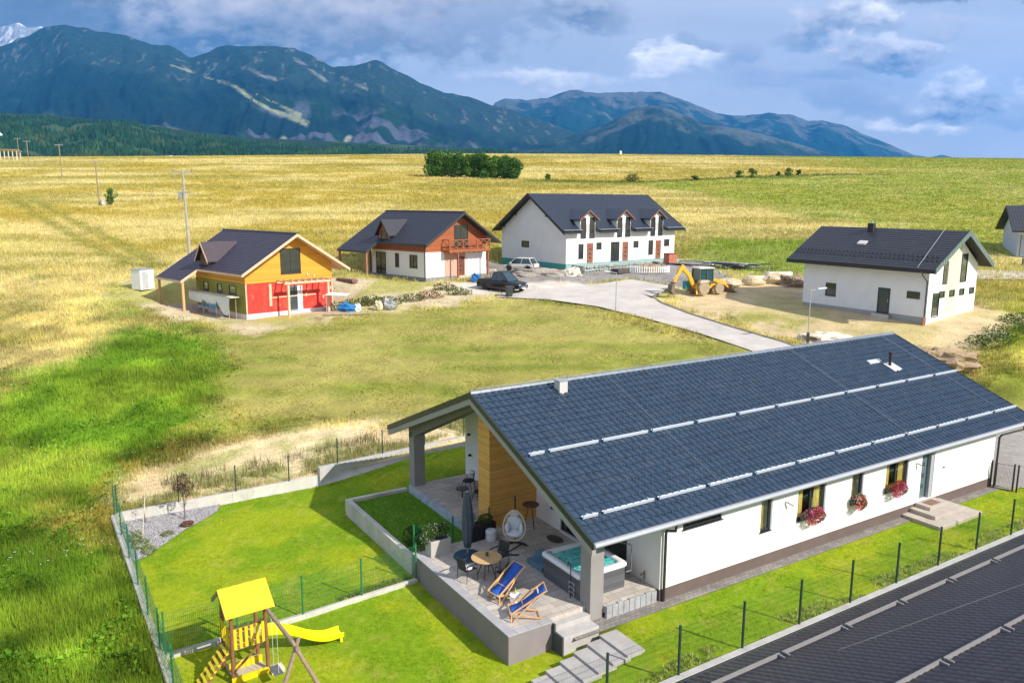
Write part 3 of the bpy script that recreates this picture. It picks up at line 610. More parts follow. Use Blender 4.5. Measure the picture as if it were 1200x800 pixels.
def window(par, face, s0, z0, s1, z1, T=None, fm=None, cols=1, rows=1, name='window', fw=.06, depth=0., sill=True, gm=None, curtain=None):
    """frame with pane (and sill); depth > 0 sets it back into an opening"""
    fm = fm or anth; f = MB(); d0, d1 = -depth-.01, -depth+.055
    wbox(f, face, s0, z0, s0+fw, z1, d0, d1); wbox(f, face, s1-fw, z0, s1, z1, d0, d1); wbox(f, face, s0+fw, z0, s1-fw, z0+fw, d0, d1); wbox(f, face, s0+fw, z1-fw, s1-fw, z1, d0, d1)
    for i in range(1, cols): x = s0+(s1-s0)*i/cols; wbox(f, face, x-fw*.5, z0+fw, x+fw*.5, z1-fw, d0+.002, d1-.004)
    for i in range(1, rows): z = z0+(z1-z0)*i/rows; wbox(f, face, s0+fw, z-fw*.4, s1-fw, z+fw*.4, d0+.004, d1-.008)
    o = f.build(name, fm, par, T=T)
    p = MB(); wbox(p, face, s0+fw*.8, z0+fw*.8, s1-fw*.8, z1-fw*.8, -depth+.008, -depth+.016); p.build('pane', gm or glass, o, T=T)
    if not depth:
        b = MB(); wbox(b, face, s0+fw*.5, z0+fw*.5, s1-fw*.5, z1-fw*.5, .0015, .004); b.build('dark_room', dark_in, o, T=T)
    if sill:
        s = MB(); wbox(s, face, s0-.04, z0-.03, s1+.04, z0, -depth+.02, .06); s.build('sill', fm, o, T=T)
    return o
def door(par, face, s0, z0, s1, z1, T=None, dm=None, fm=None, depth=0., glazed=False):
    fm = fm or anth; dm = dm or anth; f = MB(); w = .06
    wbox(f, face, s0, z0, s0+w, z1, -depth-.01, -depth+.05); wbox(f, face, s1-w, z0, s1, z1, -depth-.01, -depth+.05); wbox(f, face, s0+w, z1-w, s1-w, z1, -depth-.01, -depth+.05)
    wbox(f, face, s0+w, z0, s1-w, z1-w, -depth, -depth+.025); o = f.build('door', dm, par, T=T)
    h = MB(); wbox(h, face, s0+.12, z0+.95, s0+.15, z0+1.25, -depth+.04, -depth+.08); h.build('handle', galv, o, T=T)
    p = MB()
    if glazed: wbox(p, face, s0+.14, z0+.15, s1-.14, z1-.15, -depth+.026, -depth+.034)
    else:
        for i in range(3): z = z0+.45+i*.5; wbox(p, face, s0+(s1-s0)*.35, z, s1-(s1-s0)*.3, z+.22, -depth+.026, -depth+.034)
    p.build('door_pane', M('dark_glass', (.05, .07, .08), .08, .1), o, T=T); return o
def wall_open(mb, a0, a1, z0, z1, ops, y0, y1):
    """wall along x between y0 and y1 with real openings"""
    x = a0
    for (s0, b0, s1, b1) in sorted(ops):
        if s0 > x: mb.box(x, y0, z0, s0, y1, z1)
        mb.box(s0, y0, z0, s1, y1, b0); mb.box(s0, y0, b1, s1, y1, z1); x = s1
    mb.box(x, y0, z0, a1, y1, z1); return mb
def leaf_cloud(n, sampler, size, seed=1):
    """n small folded leaves at the points given by sampler(rng, n)"""
    rg = np.random.default_rng(seed); P = sampler(rg, n); a = rg.normal(size=(n, 3)); a /= np.linalg.norm(a, axis=1)[:, None]; b = rg.normal(size=(n, 3)); b -= (b*a).sum(1)[:, None]*a; b /= np.linalg.norm(b, axis=1)[:, None]
    s = (size*rg.uniform(.6, 1.3, n))[:, None]; V = np.stack([P-a*s*.5, P+b*s*.35, P+a*s*.5, P-b*s*.35], 1); F = (np.arange(n)*4)[:, None]+np.arange(4)[None]
    return V.reshape(-1, 3), F
def ell(c, r, shell=.55):
    c, r = np.array(c), np.array(r)
    def f(rg, n):
        d = rg.normal(size=(n, 3)); d /= np.linalg.norm(d, axis=1)[:, None]; k = rg.uniform(shell, 1, n)**.5
        return c+d*r*k[:, None]
    return f
def many(parts):
    def f(rg, n):
        w = np.array([np.prod(p[1])**(.67) for p in parts]); cn = rg.multinomial(n, w/w.sum()); return np.concatenate([ell(p[0], p[1], p[2] if len(p) > 2 else .45)(rg, k) for p, k in zip(parts, cn)])
    return f

# ------------------------------------------------------------------ the long bungalow with the blue tiled roof
HO = (OX, OY, 0.0)
FL = .45                                     # floor and terrace level
E0, E1 = -3.35, 24.15                        # roof ends
RV, RZ, EZ = 7.3, 6.27, 3.12                 # ridge line, its height, eave height
house = thing('bungalow', 'long white single storey bungalow under a blue tiled gable roof with a covered terrace', 'house', HO, rotU)
SL = (RZ-EZ)/(RV+.5); ll = math.hypot(1, SL)
rf = MB(); tile_sheet(rf, (E0, -.5, EZ), (1, 0, 0), (0, 1/ll, SL/ll), E1-E0, (RV+.5)*ll, .30, .365, .050, .038, 10, .0)
bluetile = M_roof('blue_grey_glazed_tiles', (.018, .039, .070), .24, .6, .28, dirt=(.040, .062, .09))
roof = rf.build('roof', bluetile, house)
rb = MB(); tile_sheet(rb, (E1, 15.3, EZ-.1), (-1, 0, 0), (0, -1/ll, SL/ll*1.0), E1-E0, (15.3-RV)*ll, .30, .365, .034, .026, 4); rb.build('rear_roof_slope', bluetile, house)
def zr(v): return EZ+SL*(v+.5) if v <= RV else RZ-(RZ-EZ+.1)/(15.3-RV)*(v-RV)
un = MB()
for v0, v1 in ((-.5, RV), (RV, 15.3)):
    un.hexa([(E0, v0, zr(v0)-.2), (E1, v0, zr(v0)-.2), (E1, v1, zr(v1)-.2), (E0, v1, zr(v1)-.2)], [(E0, v0, zr(v0)-.012), (E1, v0, zr(v0)-.012), (E1, v1, zr(v1)-.012), (E0, v1, zr(v1)-.012)])
un.build('soffit', M('grey_soffit_boards', (.25, .26, .28), .7, .08, 2), roof)
for u0, u1 in ((E0-.05, E0+.03), (E1-.03, E1+.05)):
    rk = MB()
    for v0, v1 in ((-.55, RV), (RV, 15.35)):
        rk.hexa([(u0, v0, zr(v0)-.15), (u1, v0, zr(v0)-.15), (u1, v1, zr(v1)-.15), (u0, v1, zr(v1)-.15)], [(u0, v0, zr(v0)+.07), (u1, v0, zr(v0)+.07), (u1, v1, zr(v1)+.07), (u0, v1, zr(v1)+.07)])
    rk.build('verge_trim', M('dark_green_grey_trim', (.018, .028, .026), .4, .1), roof)
rc = MB(); n = 60
for i in range(n):
    a = E0+(E1-E0)*i/n; b = E0+(E1-E0)*(i+1)/n; rc.tube([(a, RV, RZ+.02), (b-.02, RV, RZ+.02)], [.10, .115], 8)
rc.build('ridge_cap', M_roof('pale_ridge_tiles', (.16, .19, .23), .35, .5), roof)
sg = None; k = 0
sgm = M('pale_grey_steel', (.50, .55, .62), .45, .04, 2, .03)
for v in (.42, 3.52):
    u = E0+.3; first = True
    while u < E1-.3:
        L = .60 if first else 2.18
        if u+L > E1-.05: L = E1-.05-u
        g = MB(); z = zr(v)+.065
        g.hexa([(u, v-.015, z-.02), (u+L, v-.015, z-.02), (u+L, v+.02, z+.01), (u, v+.02, z+.01)], [(u, v-.05, z+.09), (u+L, v-.05, z+.09), (u+L, v-.02, z+.10), (u, v-.02, z+.10)])
        g.hexa([(u, v, z), (u+L, v, z), (u+L, v+.10, z+.05), (u, v+.10, z+.05)], [(u, v, z+.012), (u+L, v, z+.012), (u+L, v+.10, z+.062), (u, v+.10, z+.062)])
        for q_ in (u+.1, u+L/2, u+L-.1): g.box(q_-.02, v+.005, z-.03, q_+.02, v+.22, z+.06)
        g.build('snow_guard', sgm, roof); u += L+.25; first = False
gt = MB(); gt.tube([(E0, -.6, EZ-.05), (E1, -.6, EZ-.05)], .075, 10); gt.box(E0, -.56, EZ-.17, E1, -.5, EZ+.02); gt.build('gutter', M('pale_grey_gutter', (.45, .47, .50), .4, .05, 1, metal=.3), roof)
dpm = M('brown_black_downpipe', (.04, .035, .035), .35, .1, 2)
for (a, top) in ((.12, [( .12, -.6, EZ-.1), (.12, -.55, EZ-.35), (.12, -.12, EZ-.5)]), (21.75, [(22.9, -.62, EZ-.1), (22.9, -.6, EZ-.3), (21.75, -.2, EZ-.5)])):
    d = MB(); d.tube(top+[(a, -.10, EZ-.65), (a, -.10, .06)], .05, 8); d.build('downpipe', dpm, house)
# lightning wire down the slope
lw = MB()
for u in (3.1, 14.9, 22.6): lw.tube([(u-.0, RV-.1, RZ+.16), (u+.1, 3.5, zr(3.5)+.13), (u+.12, -.45, EZ+.1), (u+.12, -.62, EZ+.03)], .006, 4)
lw.tube([(E0+.4, RV, RZ+.18), (E1-.4, RV, RZ+.18)], .006, 4); lw.build('lightning_wire', galv, roof)
# chimney stub and vent
ch = MB(); ch.box(.34, 6.5, zr(6.3)-.2, .74, 6.9, zr(6.9)+.36); c_ = ch.build('chimney', M('pale_grey_chimney', (.52, .50, .47), .8, .08), roof, bevel=.01)
MB().box(.31, 6.47, zr(6.9)+.362, .77, 6.93, zr(6.9)+.40).build('chimney_cap', galv, c_)
vp = MB(); vp.tube([(20.0, 4.75, zr(4.7)), (20.0, 4.75, zr(4.7)+.72)], .075, 10); vp.lathe([(.11, .72), (.11, .80), (.02, .86)], (20, 4.75, zr(4.7)), 10); c_ = vp.build('vent_pipe', M('black_vent_plastic', (.02, .02, .022), .5), roof)
fl_ = MB()
def onroof(u, v, h): return (u, v, zr(v)+h)
fl_.hexa([onroof(19.75, 4.35, .03), onroof(20.45, 4.35, .03), onroof(20.45, 4.95, .03), onroof(19.75, 4.95, .03)], [onroof(19.75, 4.35, .12), onroof(20.45, 4.35, .12), onroof(20.45, 4.95, .12), onroof(19.75, 4.95, .12)])
fl_.build('vent_flashing', M('pale_flashing', (.60, .58, .56), .5, .1), c_)
MB().hexa([onroof(18.9, 5.15, .05), onroof(19.9, 5.15, .05), onroof(19.9, 5.35, .05), onroof(18.9, 5.35, .05)], [onroof(18.9, 5.15, .13), onroof(19.9, 5.15, .13), onroof(19.9, 5.35, .13), onroof(18.9, 5.35, .13)]).build('roof_step', sgm, roof)
# walls, with the openings of the sunny front
ops = [(1.0, 2.42, 2.9, 2.74), (5.0, 1.4, 5.55, 2.84), (7.1, 1.4, 8.7, 2.8), (10.45, 1.38, 11.15, 2.84), (12.8, 1.42, 14.35, 2.8), (15.45, .5, 16.45, 2.78)]
wl_ = MB(); wall_open(wl_, 0, 21.6, .45, EZ-.02, ops, 0, .38)
# gables follow the roof
def gable_prism(mb, u0, u1, v0, v1, z0, drop=.2):
    pts = [v0]+([RV] if v0 < RV < v1 else [])+[v1]; poly = [(u0, v0, z0)]+[(u0, p, zr(p)-drop-.002) for p in pts]+[(u0, v1, z0)]; mb.ext(poly, (u1-u0, 0, 0))
gable_prism(wl_, 21.3, 21.6, .38, 13.8, 0.0); wl_.box(0.3, 13.5, 0, 21.3, 13.8, EZ)
gable_prism(wl_, 0, .3, .38, 1.75, FL); gable_prism(wl_, 0, .3, 5.85, 7.6, FL); gable_prism(wl_, 0, .3, 8.5, 11.8, 2.75); gable_prism(wl_, 0, .3, 12.9, 13.8, FL)
gable_prism(wl_, 0, .3, 1.75, 5.85, 2.75); gable_prism(wl_, -.0, .3, 11.8, 12.9, FL)
wl_.build('wall', white_r, house)
pl = MB(); pl.box(.001, -.012, -.1, 21.612, .39, .448); pl.box(21.3, .39, -.1, 21.612, 13.8, .2); pl.build('plinth', M('brown_plinth_render', (.13, .095, .085), .85, .1, 1.5, .2, 60, .004), house)
dk = MB(); dk.box(.5, 1.6, .4, 21.0, 13.2, .5); dk.box(.5, 1.6, .5, 21.0, 1.66, 2.95); dk.build('interior', M('interior_wall', (.14, .13, .11), .9, .2, 1), house)
curt = M('ochre_curtain', (.80, .60, .18), .8, .3, 3, sc3=(10, 1, .6)); shutter_grey = M('grey_reveal', (.33, .35, .37), .7, .06)
for i, (a, z0, b, z1) in enumerate(ops):
    if i == 5: continue
    w = window(house, ('S', 0), a, z0, b, z1, depth=.10, cols=2 if b-a > 1.2 and i else 1, fw=.07)
    if i:
        cu = MB()
        for (p0, p1) in (((a+.1, a+.1+(b-a)*.22), (b-.1-(b-a)*.24, b-.12)) if b-a > 1 else ((a+.1, a+.3),)):
            k = 12
            for j in range(k):
                x0 = p0+(p1-p0)*j/k; x1 = p0+(p1-p0)*(j+1)/k; yo = .15+.02*math.sin(j*2.1); yn = .15+.02*math.sin((j+1)*2.1); cu.add([(x0, yo, z0), (x1, yn, z0), (x1, yn, z1), (x0, yo, z1)], [(0, 1, 2, 3)])
        cu.build('curtain', curt, w)
        rv = MB(); rv.box(b-.004, -.005, z0, b+.09, .002, z1+.09); rv.box(a-.03, -.005, z1, b+.09, .002, z1+.09); rv.box(b-.006, 0, z0, b-.002, .155, z1); rv.build('reveal', shutter_grey, w)
door(house, ('S', 0), 15.45, .5, 16.2, 2.78, depth=.2, dm=M('teal_grey_door', (.10, .15, .17), .4, .08))
MB().box(16.2, .02, .5, 16.446, .3, 2.776).build('door_jamb', shutter_grey, house)
for u in (6.38, 15.02):
    l = MB(); l.box(u-.03, -.1, 2.3, u+.03, 0, 2.36); l.beam((u, -.1, 2.33), (u+.18, -.22, 2.2), .05, .05); l.build('wall_lamp', galv, house)
MB().lathe([(.05, 0), (.05, .03), (.02, .05)], (0, 0, 0), 10).build('doorbell', anth, house, loc=(17.2, -.03, 1.75))
# west gable: sliding doors, camera, timber clad box
window(house, ('W', 0), 1.75, FL+.04, 5.85, 2.75, cols=3, depth=.1, sill=False, fw=.08)
th = MB(); th.box(-.06, 1.8, FL+.004, .05, 5.8, FL+.06); th.build('threshold', white_p, house)
window(house, ('W', 0), 8.5, FL+.04, 11.8, 2.75, cols=2, depth=.1, sill=False, fw=.08)
cl = MB(); poly = [(-2.3, 7.6, FL-.05), (-2.3, 8.5, FL-.05), (-2.3, 8.5, zr(8.5)-.205), (-2.3, 7.6, zr(7.6)-.205)]; cl.ext(poly, (2.3-.002, 0, 0))
cl.build('timber_cladding', M_wood('orange_larch_boards', (.74, .38, .09), .55, .075, 'Z', .22, (1, 1, 14)), house)
for v, z in ((13.3, 2.6), (13.2, 1.6), (6.3, 1.3)):
    l = MB(); l.lathe([(.04, -.05), (.08, -.03), (.08, .04), (.03, .07)], (-.1, v, z), 10); l.box(-.1, v-.02, z-.02, 0, v+.02, z+.02); l.build('wall_lamp', anth, house)
# gable portal: two square pillars and the raking beam
gp = MB()
for v0, v1 in ((.2, RV), (RV, 14.1)): gp.hexa([(-2.85, v0, zr(v0)-.85 if v0 < 7 else zr(v0)-.55), (-2.3, v0, zr(v0)-.85 if v0 < 7 else zr(v0)-.55), (-2.3, v1, zr(v1)-.55 if v1 < 8 else zr(v1)-.85), (-2.85, v1, zr(v1)-.55 if v1 < 8 else zr(v1)-.85)], [(-2.85, v0, zr(v0)-.202), (-2.3, v0, zr(v0)-.202), (-2.3, v1, zr(v1)-.202), (-2.85, v1, zr(v1)-.202)])
gp.build('gable_beam', grey_plaster, house)
gf = MB()
for v0, v1 in ((-.5, RV), (RV, 15.3)): gf.hexa([(E0-.02, v0, zr(v0)-.42), (E0+.14, v0, zr(v0)-.42), (E0+.14, v1, zr(v1)-.42), (E0-.02, v1, zr(v1)-.42)], [(E0-.02, v0, zr(v0)-.202), (E0+.14, v0, zr(v0)-.202), (E0+.14, v1, zr(v1)-.202), (E0-.02, v1, zr(v1)-.202)])
gf.build('bargeboard', M('grey_bargeboard', (.30, .29, .29), .7, .06), house)
for v in (.2, 13.55):
    MB().box(-2.85, v, -.12 if v < 1 else FL-.3, -2.3, v+.55, zr(v)-.5 if v < 1 else zr(v+.55)-.5).build('pillar', M('grey_pillar_render', (.27, .255, .245), .85, .08, 2, .3, 60, .004), house, bevel=.008)

# ------------------------------------------------------------------ terrace
ter = thing('terrace', 'raised L shaped terrace of grey stone pavers held by a grey rendered wall', 'terrace', HO, rotU)
m_ter = M_brick('warm_grey_terrace_pavers', (.58, .52, .45), (.45, .40, .36), (.20, .18, .16), .62, .31, .008, .8, 0, .4, var=.22)
t_ = MB(); t_.ext([(-5.72, .45, .2), (-2.3, .45, .2), (-2.3, .14, .2), (.1, .14, .2), (.1, 13.85, .2), (-2.9, 13.85, .2), (-2.9, 7.1, .2), (-5.72, 7.1, .2)], (0, 0, FL-.2)); t_.build('paving', m_ter, ter)
tw = MB(); tw.box(-5.98, .22, -.75, -5.72, 7.14, FL-.03); tw.box(-5.72, .22, -.75, -4.28, .45, FL-.03); tw.box(-4.5, .3, -.75, -4.28, 1.2, FL-.06); tw.build('terrace_wall', M('mauve_grey_render', (.23, .20, .205), .85, .08, 1.6, .3, 50, .005), ter)
cp = MB(); 
for i in range(14): v = .2+i*.495; cp.box(-6.0, v, FL-.028, -5.68, v+.485, FL+.012)
for i in range(3): u = -5.67+i*.46; cp.box(u, .2, FL-.028, u+.45, .5, FL+.012)
cp.build('coping', M('grey_coping_stone', (.36, .35, .36), .8, .12, 2, .3), ter, bevel=.006)
kb = MB()
for i in range(21): v = 7.15+i*.32; kb.box(-3.02, v, -.1, -2.905, v+.305, FL+.015)
kb.build('edge_blocks', M('blue_grey_blocks', (.36, .42, .50), .7, .22, 3, .3), ter, bevel=.008)
kf = MB()
for i in range(9): u = -2.28+i*.245; kf.box(u, .02, -.05, u+.232, .135, FL-.0+random.uniform(-.02, .03))
kf.build('front_edge_blocks', M('grey_palisade_blocks', (.33, .335, .35), .8, .2, 3, .4), ter, bevel=.012)
stp = MB(); stp.box(-4.28, .14, .1, -2.87, .5, .30); stp.box(-4.28, -.32, -.75, -2.87, .138, .13); stp.box(-4.28, .5, .1, -2.87, .9, .447)
stp.build('step', M('light_grey_step_slab', (.42, .40, .385), .8, .12, 3, .3), ter, bevel=.012)
dkp = MB(); dkp.box(-4.34, .1, -.6, -4.283, .9, .40); dkp.box(-4.34, -.34, -.6, -4.283, .098, .16); dkp.build('step_side_shade', M('painted_side_shade', (.06, .065, .08), .7, .2, 3), ter)  # near-black colour paints the shade on the left side faces of the steps
# slab steps that go down to the lower garden
gs = thing('garden_steps', 'flight of wide grey concrete slab steps sunk in the lawn below the terrace', 'steps', HO, rotU)
slabm = M('grey_slab', (.38, .36, .345), .8, .14, 2.5, .35, 40)
for i in range(8):
    u1 = -2.35-i*.575; z = -.02-i*.075
    MB().box(u1-.70, -1.95-.02*i, z-.13, u1, -.56-.14*i*.55, z).build('step', slabm, gs, bevel=.01)
# entrance steps
es = thing('entrance_steps', 'three tier block of beige stone steps at the side door', 'steps', HO, rotU)
stm = M('beige_stone_step', (.42, .37, .32), .8, .14, 3, .35, 40); k = 0
for (a, b, d, z0, z1) in ((14.2, 17.5, -1.75, -.05, .16), (14.75, 17.05, -1.2, .16, .33), (15.15, 16.55, -.72, .33, .49)):
    MB().box(a, d, z0, b, -.014, z1).build('step', stm, es, bevel=.01)
mt = MB().box(15.45, -.6, .492, 16.15, -.18, .51).build('doormat', M('brown_doormat', (.22, .13, .09), .95, .2, 20, .5, 90)); mt.location = HO; mt.rotation_euler = (0, 0, rotU); tag(mt, 'brown doormat on the top entrance step', 'doormat')

# ------------------------------------------------------------------ garden walls and kerbs
def uvwall(name, label, pts, th, z0, tops, mat, cat='wall', bev=.01):
    """wall along a polyline in garden coordinates"""
    t = thing(name, label, cat, HO, rotU); mb = MB()
    for i, ((a, b), (c, d)) in enumerate(zip(pts[:-1], pts[1:])):
        L = math.hypot(c-a, d-b); nx, ny = -(d-b)/L*th/2, (c-a)/L*th/2; h0, h1 = tops[i], tops[i+1]
        mb.hexa([(a-nx, b-ny, z0), (c-nx, d-ny, z0), (c+nx, d+ny, z0), (a+nx, b+ny, z0)], [(a-nx, b-ny, h0), (c-nx, d-ny, h1), (c+nx, d+ny, h1), (a+nx, b+ny, h0)])
    mb.build('concrete_body', mat, t, bevel=bev); return t
rw = thing('raised_bed_wall', 'low pale concrete wall round the raised lawn bed beside the terrace', 'garden wall', HO, rotU)
r_ = MB(); r_.box(-6.02, 7.145, -.7, -5.8, 14.2, .27); r_.box(-5.8, 13.98, -.7, -3.03, 14.2, .27); r_.build('concrete_body', concrete_l, rw, bevel=.01)
bd = MB(); bd.add([(-5.8, 7.0, .12), (-3.02, 7.0, .12), (-3.02, 13.98, .12), (-5.8, 13.98, .12)], [(0, 1, 2, 3)]); bd = bd.build('bed_lawn', M('bed_turf', (.16, .32, .02), .95, .3, 3, .6, 40, .03)); bd.location = HO; bd.rotation_euler = (0, 0, rotU); tag(bd, kind='structure')
uvwall('retaining_wall', 'tall grey cast concrete retaining wall behind the shaded lawn', [(-5.75, 18.66), (-2.0, 18.95), (2.5, 19.25), (9, 19.5)], .28, -.9, [.42, .46, .52, .8], concrete)
uvwall('boundary_kerb', 'low pale concrete kerb wall along the back of the sunny lawn', [(-15.0, 18.72), (-10, 18.6), (-5.9, 18.66)], .25, -.9, [-.06, -.02, .0], concrete_l)
uvwall('boundary_kerb', 'long low concrete kerb under the green side fence left of the lawn', [(-15.08, 18.6), (-15.05, 12), (-15.05, 2), (-15.05, -3.6)], .22, -.9, [-.06, -.2, -.34, -.34], concrete_l)
uvwall('garden_kerb', 'narrow concrete kerb between the upper and the lower lawn', [(-14.94, 6.2), (-10.4, 6.33), (-6.05, 6.62)], .16, -.8, [-.38, -.36, -.34], concrete_l)
uvwall('boundary_wall', 'straight grey concrete wall between the front lawn and the dark tiled roof', [(-10, -3.64), (24, -3.64)], .24, -3.2, [.03, .05], concrete)

# ------------------------------------------------------------------ wire fences
fence_g = M('green_fence_coating', (.015, .16, .07), .45, .15, 3)
fence_d = M('dark_fence_coating', (.02, .045, .04), .45, .15, 3)
def fence(label, pts, z0f, h, mat, n=None, spacing=2.7, dense=.05, wire=.004, pr=.025, name='wire_fence', mesh_from=0):
    t = thing(name, label, 'fence', HO, rotU); P = np.array(pts, float); s = np.r_[0, np.cumsum(np.hypot(*np.diff(P, axis=0).T))]; n = n or max(1, round(s[-1]/spacing)); ks = np.linspace(0, s[-1], n+1)
    X = np.interp(ks, s, P[:, 0]); Y = np.interp(ks, s, P[:, 1])
    for i in range(n+1):
        z = z0f(X[i], Y[i]); p = MB(); p.box(X[i]-pr, Y[i]-pr, z-.08, X[i]+pr, Y[i]+pr, z+h+.03); p.box(X[i]-pr-.006, Y[i]-pr-.006, z+h+.03, X[i]+pr+.006, Y[i]+pr+.006, z+h+.05); p.build('post', mat, t)
    for i in range(n):
        a, b = (X[i], Y[i]), (X[i+1], Y[i+1]); za, zb = z0f(*a)+.04, z0f(*b)+.04; L = math.hypot(b[0]-a[0], b[1]-a[1]); m = MB(); w = wire/2
        dx, dy = (b[0]-a[0])/L, (b[1]-a[1])/L
        nh = int(h/.2)
        for j in range(nh+1):
            zz = (h-.08)*j/nh; m.hexa([(a[0]-dy*w, a[1]+dx*w, za+zz-w), (a[0]+dy*w, a[1]-dx*w, za+zz-w), (b[0]+dy*w, b[1]-dx*w, zb+zz-w), (b[0]-dy*w, b[1]+dx*w, zb+zz-w)], [(a[0]-dy*w, a[1]+dx*w, za+zz+w), (a[0]+dy*w, a[1]-dx*w, za+zz+w), (b[0]+dy*w, b[1]-dx*w, zb+zz+w), (b[0]-dy*w, b[1]+dx*w, zb+zz+w)])
        for j in range(1, int(L/dense)):
            f = j*dense/L; x = a[0]+(b[0]-a[0])*f; y = a[1]+(b[1]-a[1])*f; z = za+(zb-za)*f; m.add([(x-dx*w, y-dy*w, z), (x+dx*w, y+dy*w, z), (x+dx*w, y+dy*w, z+h-.08), (x-dx*w, y-dy*w, z+h-.08)], [(0, 1, 2, 3)])
        m.build('mesh_panel', mat, t)
    return t
fence('row of thin dark posts with wire mesh on the wall beside the front lawn', [(-7.85, -3.55), (18.95, -3.55)], lambda u, v: .04, 1.5, fence_d, n=10, wire=.0035, pr=.028)
fence('tall green wire fence on the kerb along the left edge of the garden', [(-15.02, 18.6), (-15.02, -3.3)], lambda u, v: np.interp(v, [-3, 2, 12, 18.6], [-.34, -.34, -.2, -.06]), 1.35, fence_g, spacing=2.5, wire=.012, dense=.04)
fence('green wire fence on the kerb between the upper and lower lawn', [(-14.9, 6.2), (-12.6, 6.25), (-10.42, 6.33), (-8.2, 6.5), (-6.08, 6.62)], lambda u, v: -.4, 1.4, fence_g, n=4, wire=.007, dense=.06)
fence('dark wire fence on thin posts behind the sunny lawn and the concrete walls', [(-14.9, 18.72), (-10, 18.6), (-5.85, 18.66), (-2, 18.95), (2.5, 19.25), (8, 19.5)], lambda u, v: np.interp(u, [-15, -5.9, -5.8, 2.5, 8], [-.06, 0, .42, .52, .8]), 1.25, fence_d, spacing=2.55, wire=.003, dense=.07)
fence('short green wire fence behind the flower planters at the edge of the terrace', [(-5.85, 7.25), (-4.35, 7.25), (-2.5, 7.3)], lambda u, v: .3, 1.15, fence_g, n=2, wire=.005)
gate = thing('garden_gate', 'black metal garden gate standing open at the far corner of the white bungalow', 'gate', HO, rotU)
for v in (-.02, -.18, -.92, -1.1):
    MB().box(21.5 if v > -.5 else 21.75, v-.03, 0, 21.56 if v > -.5 else 21.81, v+.03, 1.35).build('post', black_m, gate)
g = MB(); g.tube([(21.6, -.22, .1), (21.6, -.22, 1.25), (21.75, -.9, 1.25), (21.75, -.9, .1), (21.6, -.22, .1)], .016, 6)
for j in range(12): f = j/12; g.tube([(21.6+.15*f, -.22-.68*f, .1), (21.6+.15*f, -.22-.68*f, 1.25)], .004, 4)
g.tube([(21.4, .05, 0), (21.2, -.05, 1.1)], .014, 6); g.build('gate_leaf', black_m, gate)

# ------------------------------------------------------------------ the next house down the slope: only its dark roof shows
nb = thing('neighbour_house', 'house roofed with dark charcoal tiles seen from above behind the boundary wall', 'house', HO, rotU)
T22 = math.tan(R(22)); nv, nz = -4.25, -1.4-T22*-4.25; nL = math.hypot(1, T22)
n_ = MB(); tile_sheet(n_, (25, nv, nz), (-1, 0, 0), (0, -1/nL, T22/nL), 34, 9.0*nL, .26, .30, .016, .034, 5, .004)
chr_ = M_roof('charcoal_concrete_tiles', (.024, .023, .030), .5, .4, .3)
nr = n_.build('roof', chr_, nb)
n2 = MB(); tile_sheet(n2, (-9, nv-18, nz), (1, 0, 0), (0, 1/nL, T22/nL), 34, 9.0*nL, .26, .30, .016, .034, 3); n2.build('rear_roof_slope', chr_, nb)
n3 = MB(); n3.hexa([(-9, nv, nz-.2), (25, nv, nz-.2), (25, nv-9, nz+9*T22-.2), (-9, nv-9, nz+9*T22-.2)], [(-9, nv, nz-.02), (25, nv, nz-.02), (25, nv-9, nz+9*T22-.02), (-9, nv-9, nz+9*T22-.02)]); n3.tube([(-9, nv+.08, nz-.06), (25, nv+.08, nz-.06)], .07, 8); n3.build('gutter', anth, nr)
n4 = MB(); poly = [(-8.3, nv-.6, -3), (-8.3, nv-.6, nz+.05), (-8.3, nv-9, nz+9*T22-.3), (-8.3, nv-17.4, nz+.05), (-8.3, nv-17.4, -3)]; n4.ext(poly, (32.6, 0, 0)); n4.build('wall', white_r, nb)
for dist in (1.0, 5.05):
    v = nv-dist; z = -1.4-T22*v; u = -8.7+(.9 if dist > 2 else 0)
    while u < 24:
        L = 2.75; g = MB(); g.hexa([(u, v, z+.03), (u+L, v, z+.03), (u+L, v+.03, z+.02), (u, v+.03, z+.02)], [(u, v+.03, z+.15), (u+L, v+.03, z+.15), (u+L, v+.06, z+.14), (u, v+.06, z+.14)])
        for q_ in (u+.05, u+L-.05): g.box(q_-.03, v-.2, z+.02, q_+.03, v+.04, z+.13)
        g.build('snow_guard', M('grey_brown_steel', (.20, .195, .20), .5, .1), nr); u += L+.13
lw = MB(); prev = None
for i in range(9):
    u = .6+i*1.35; v = nv-2.3-i*.22; p = (u, v, -1.4-T22*v+.14); lw.tube([(u, v, p[2]-.12), p], .006, 4)
    if prev: lw.tube([prev, p], .003, 4)
    prev = p
lw.build('lightning_wire', M('dull_wire', (.22, .22, .23), .6), nr)

# ------------------------------------------------------------------ terrace furniture
def U3(u, v, z=FL): x, y = from_uv(u, v); return (float(x), float(y), z)
def place(o, u, v, z=FL, a=0): o.location = U3(u, v, z); o.rotation_euler = (0, 0, rotU+R(a)); return o
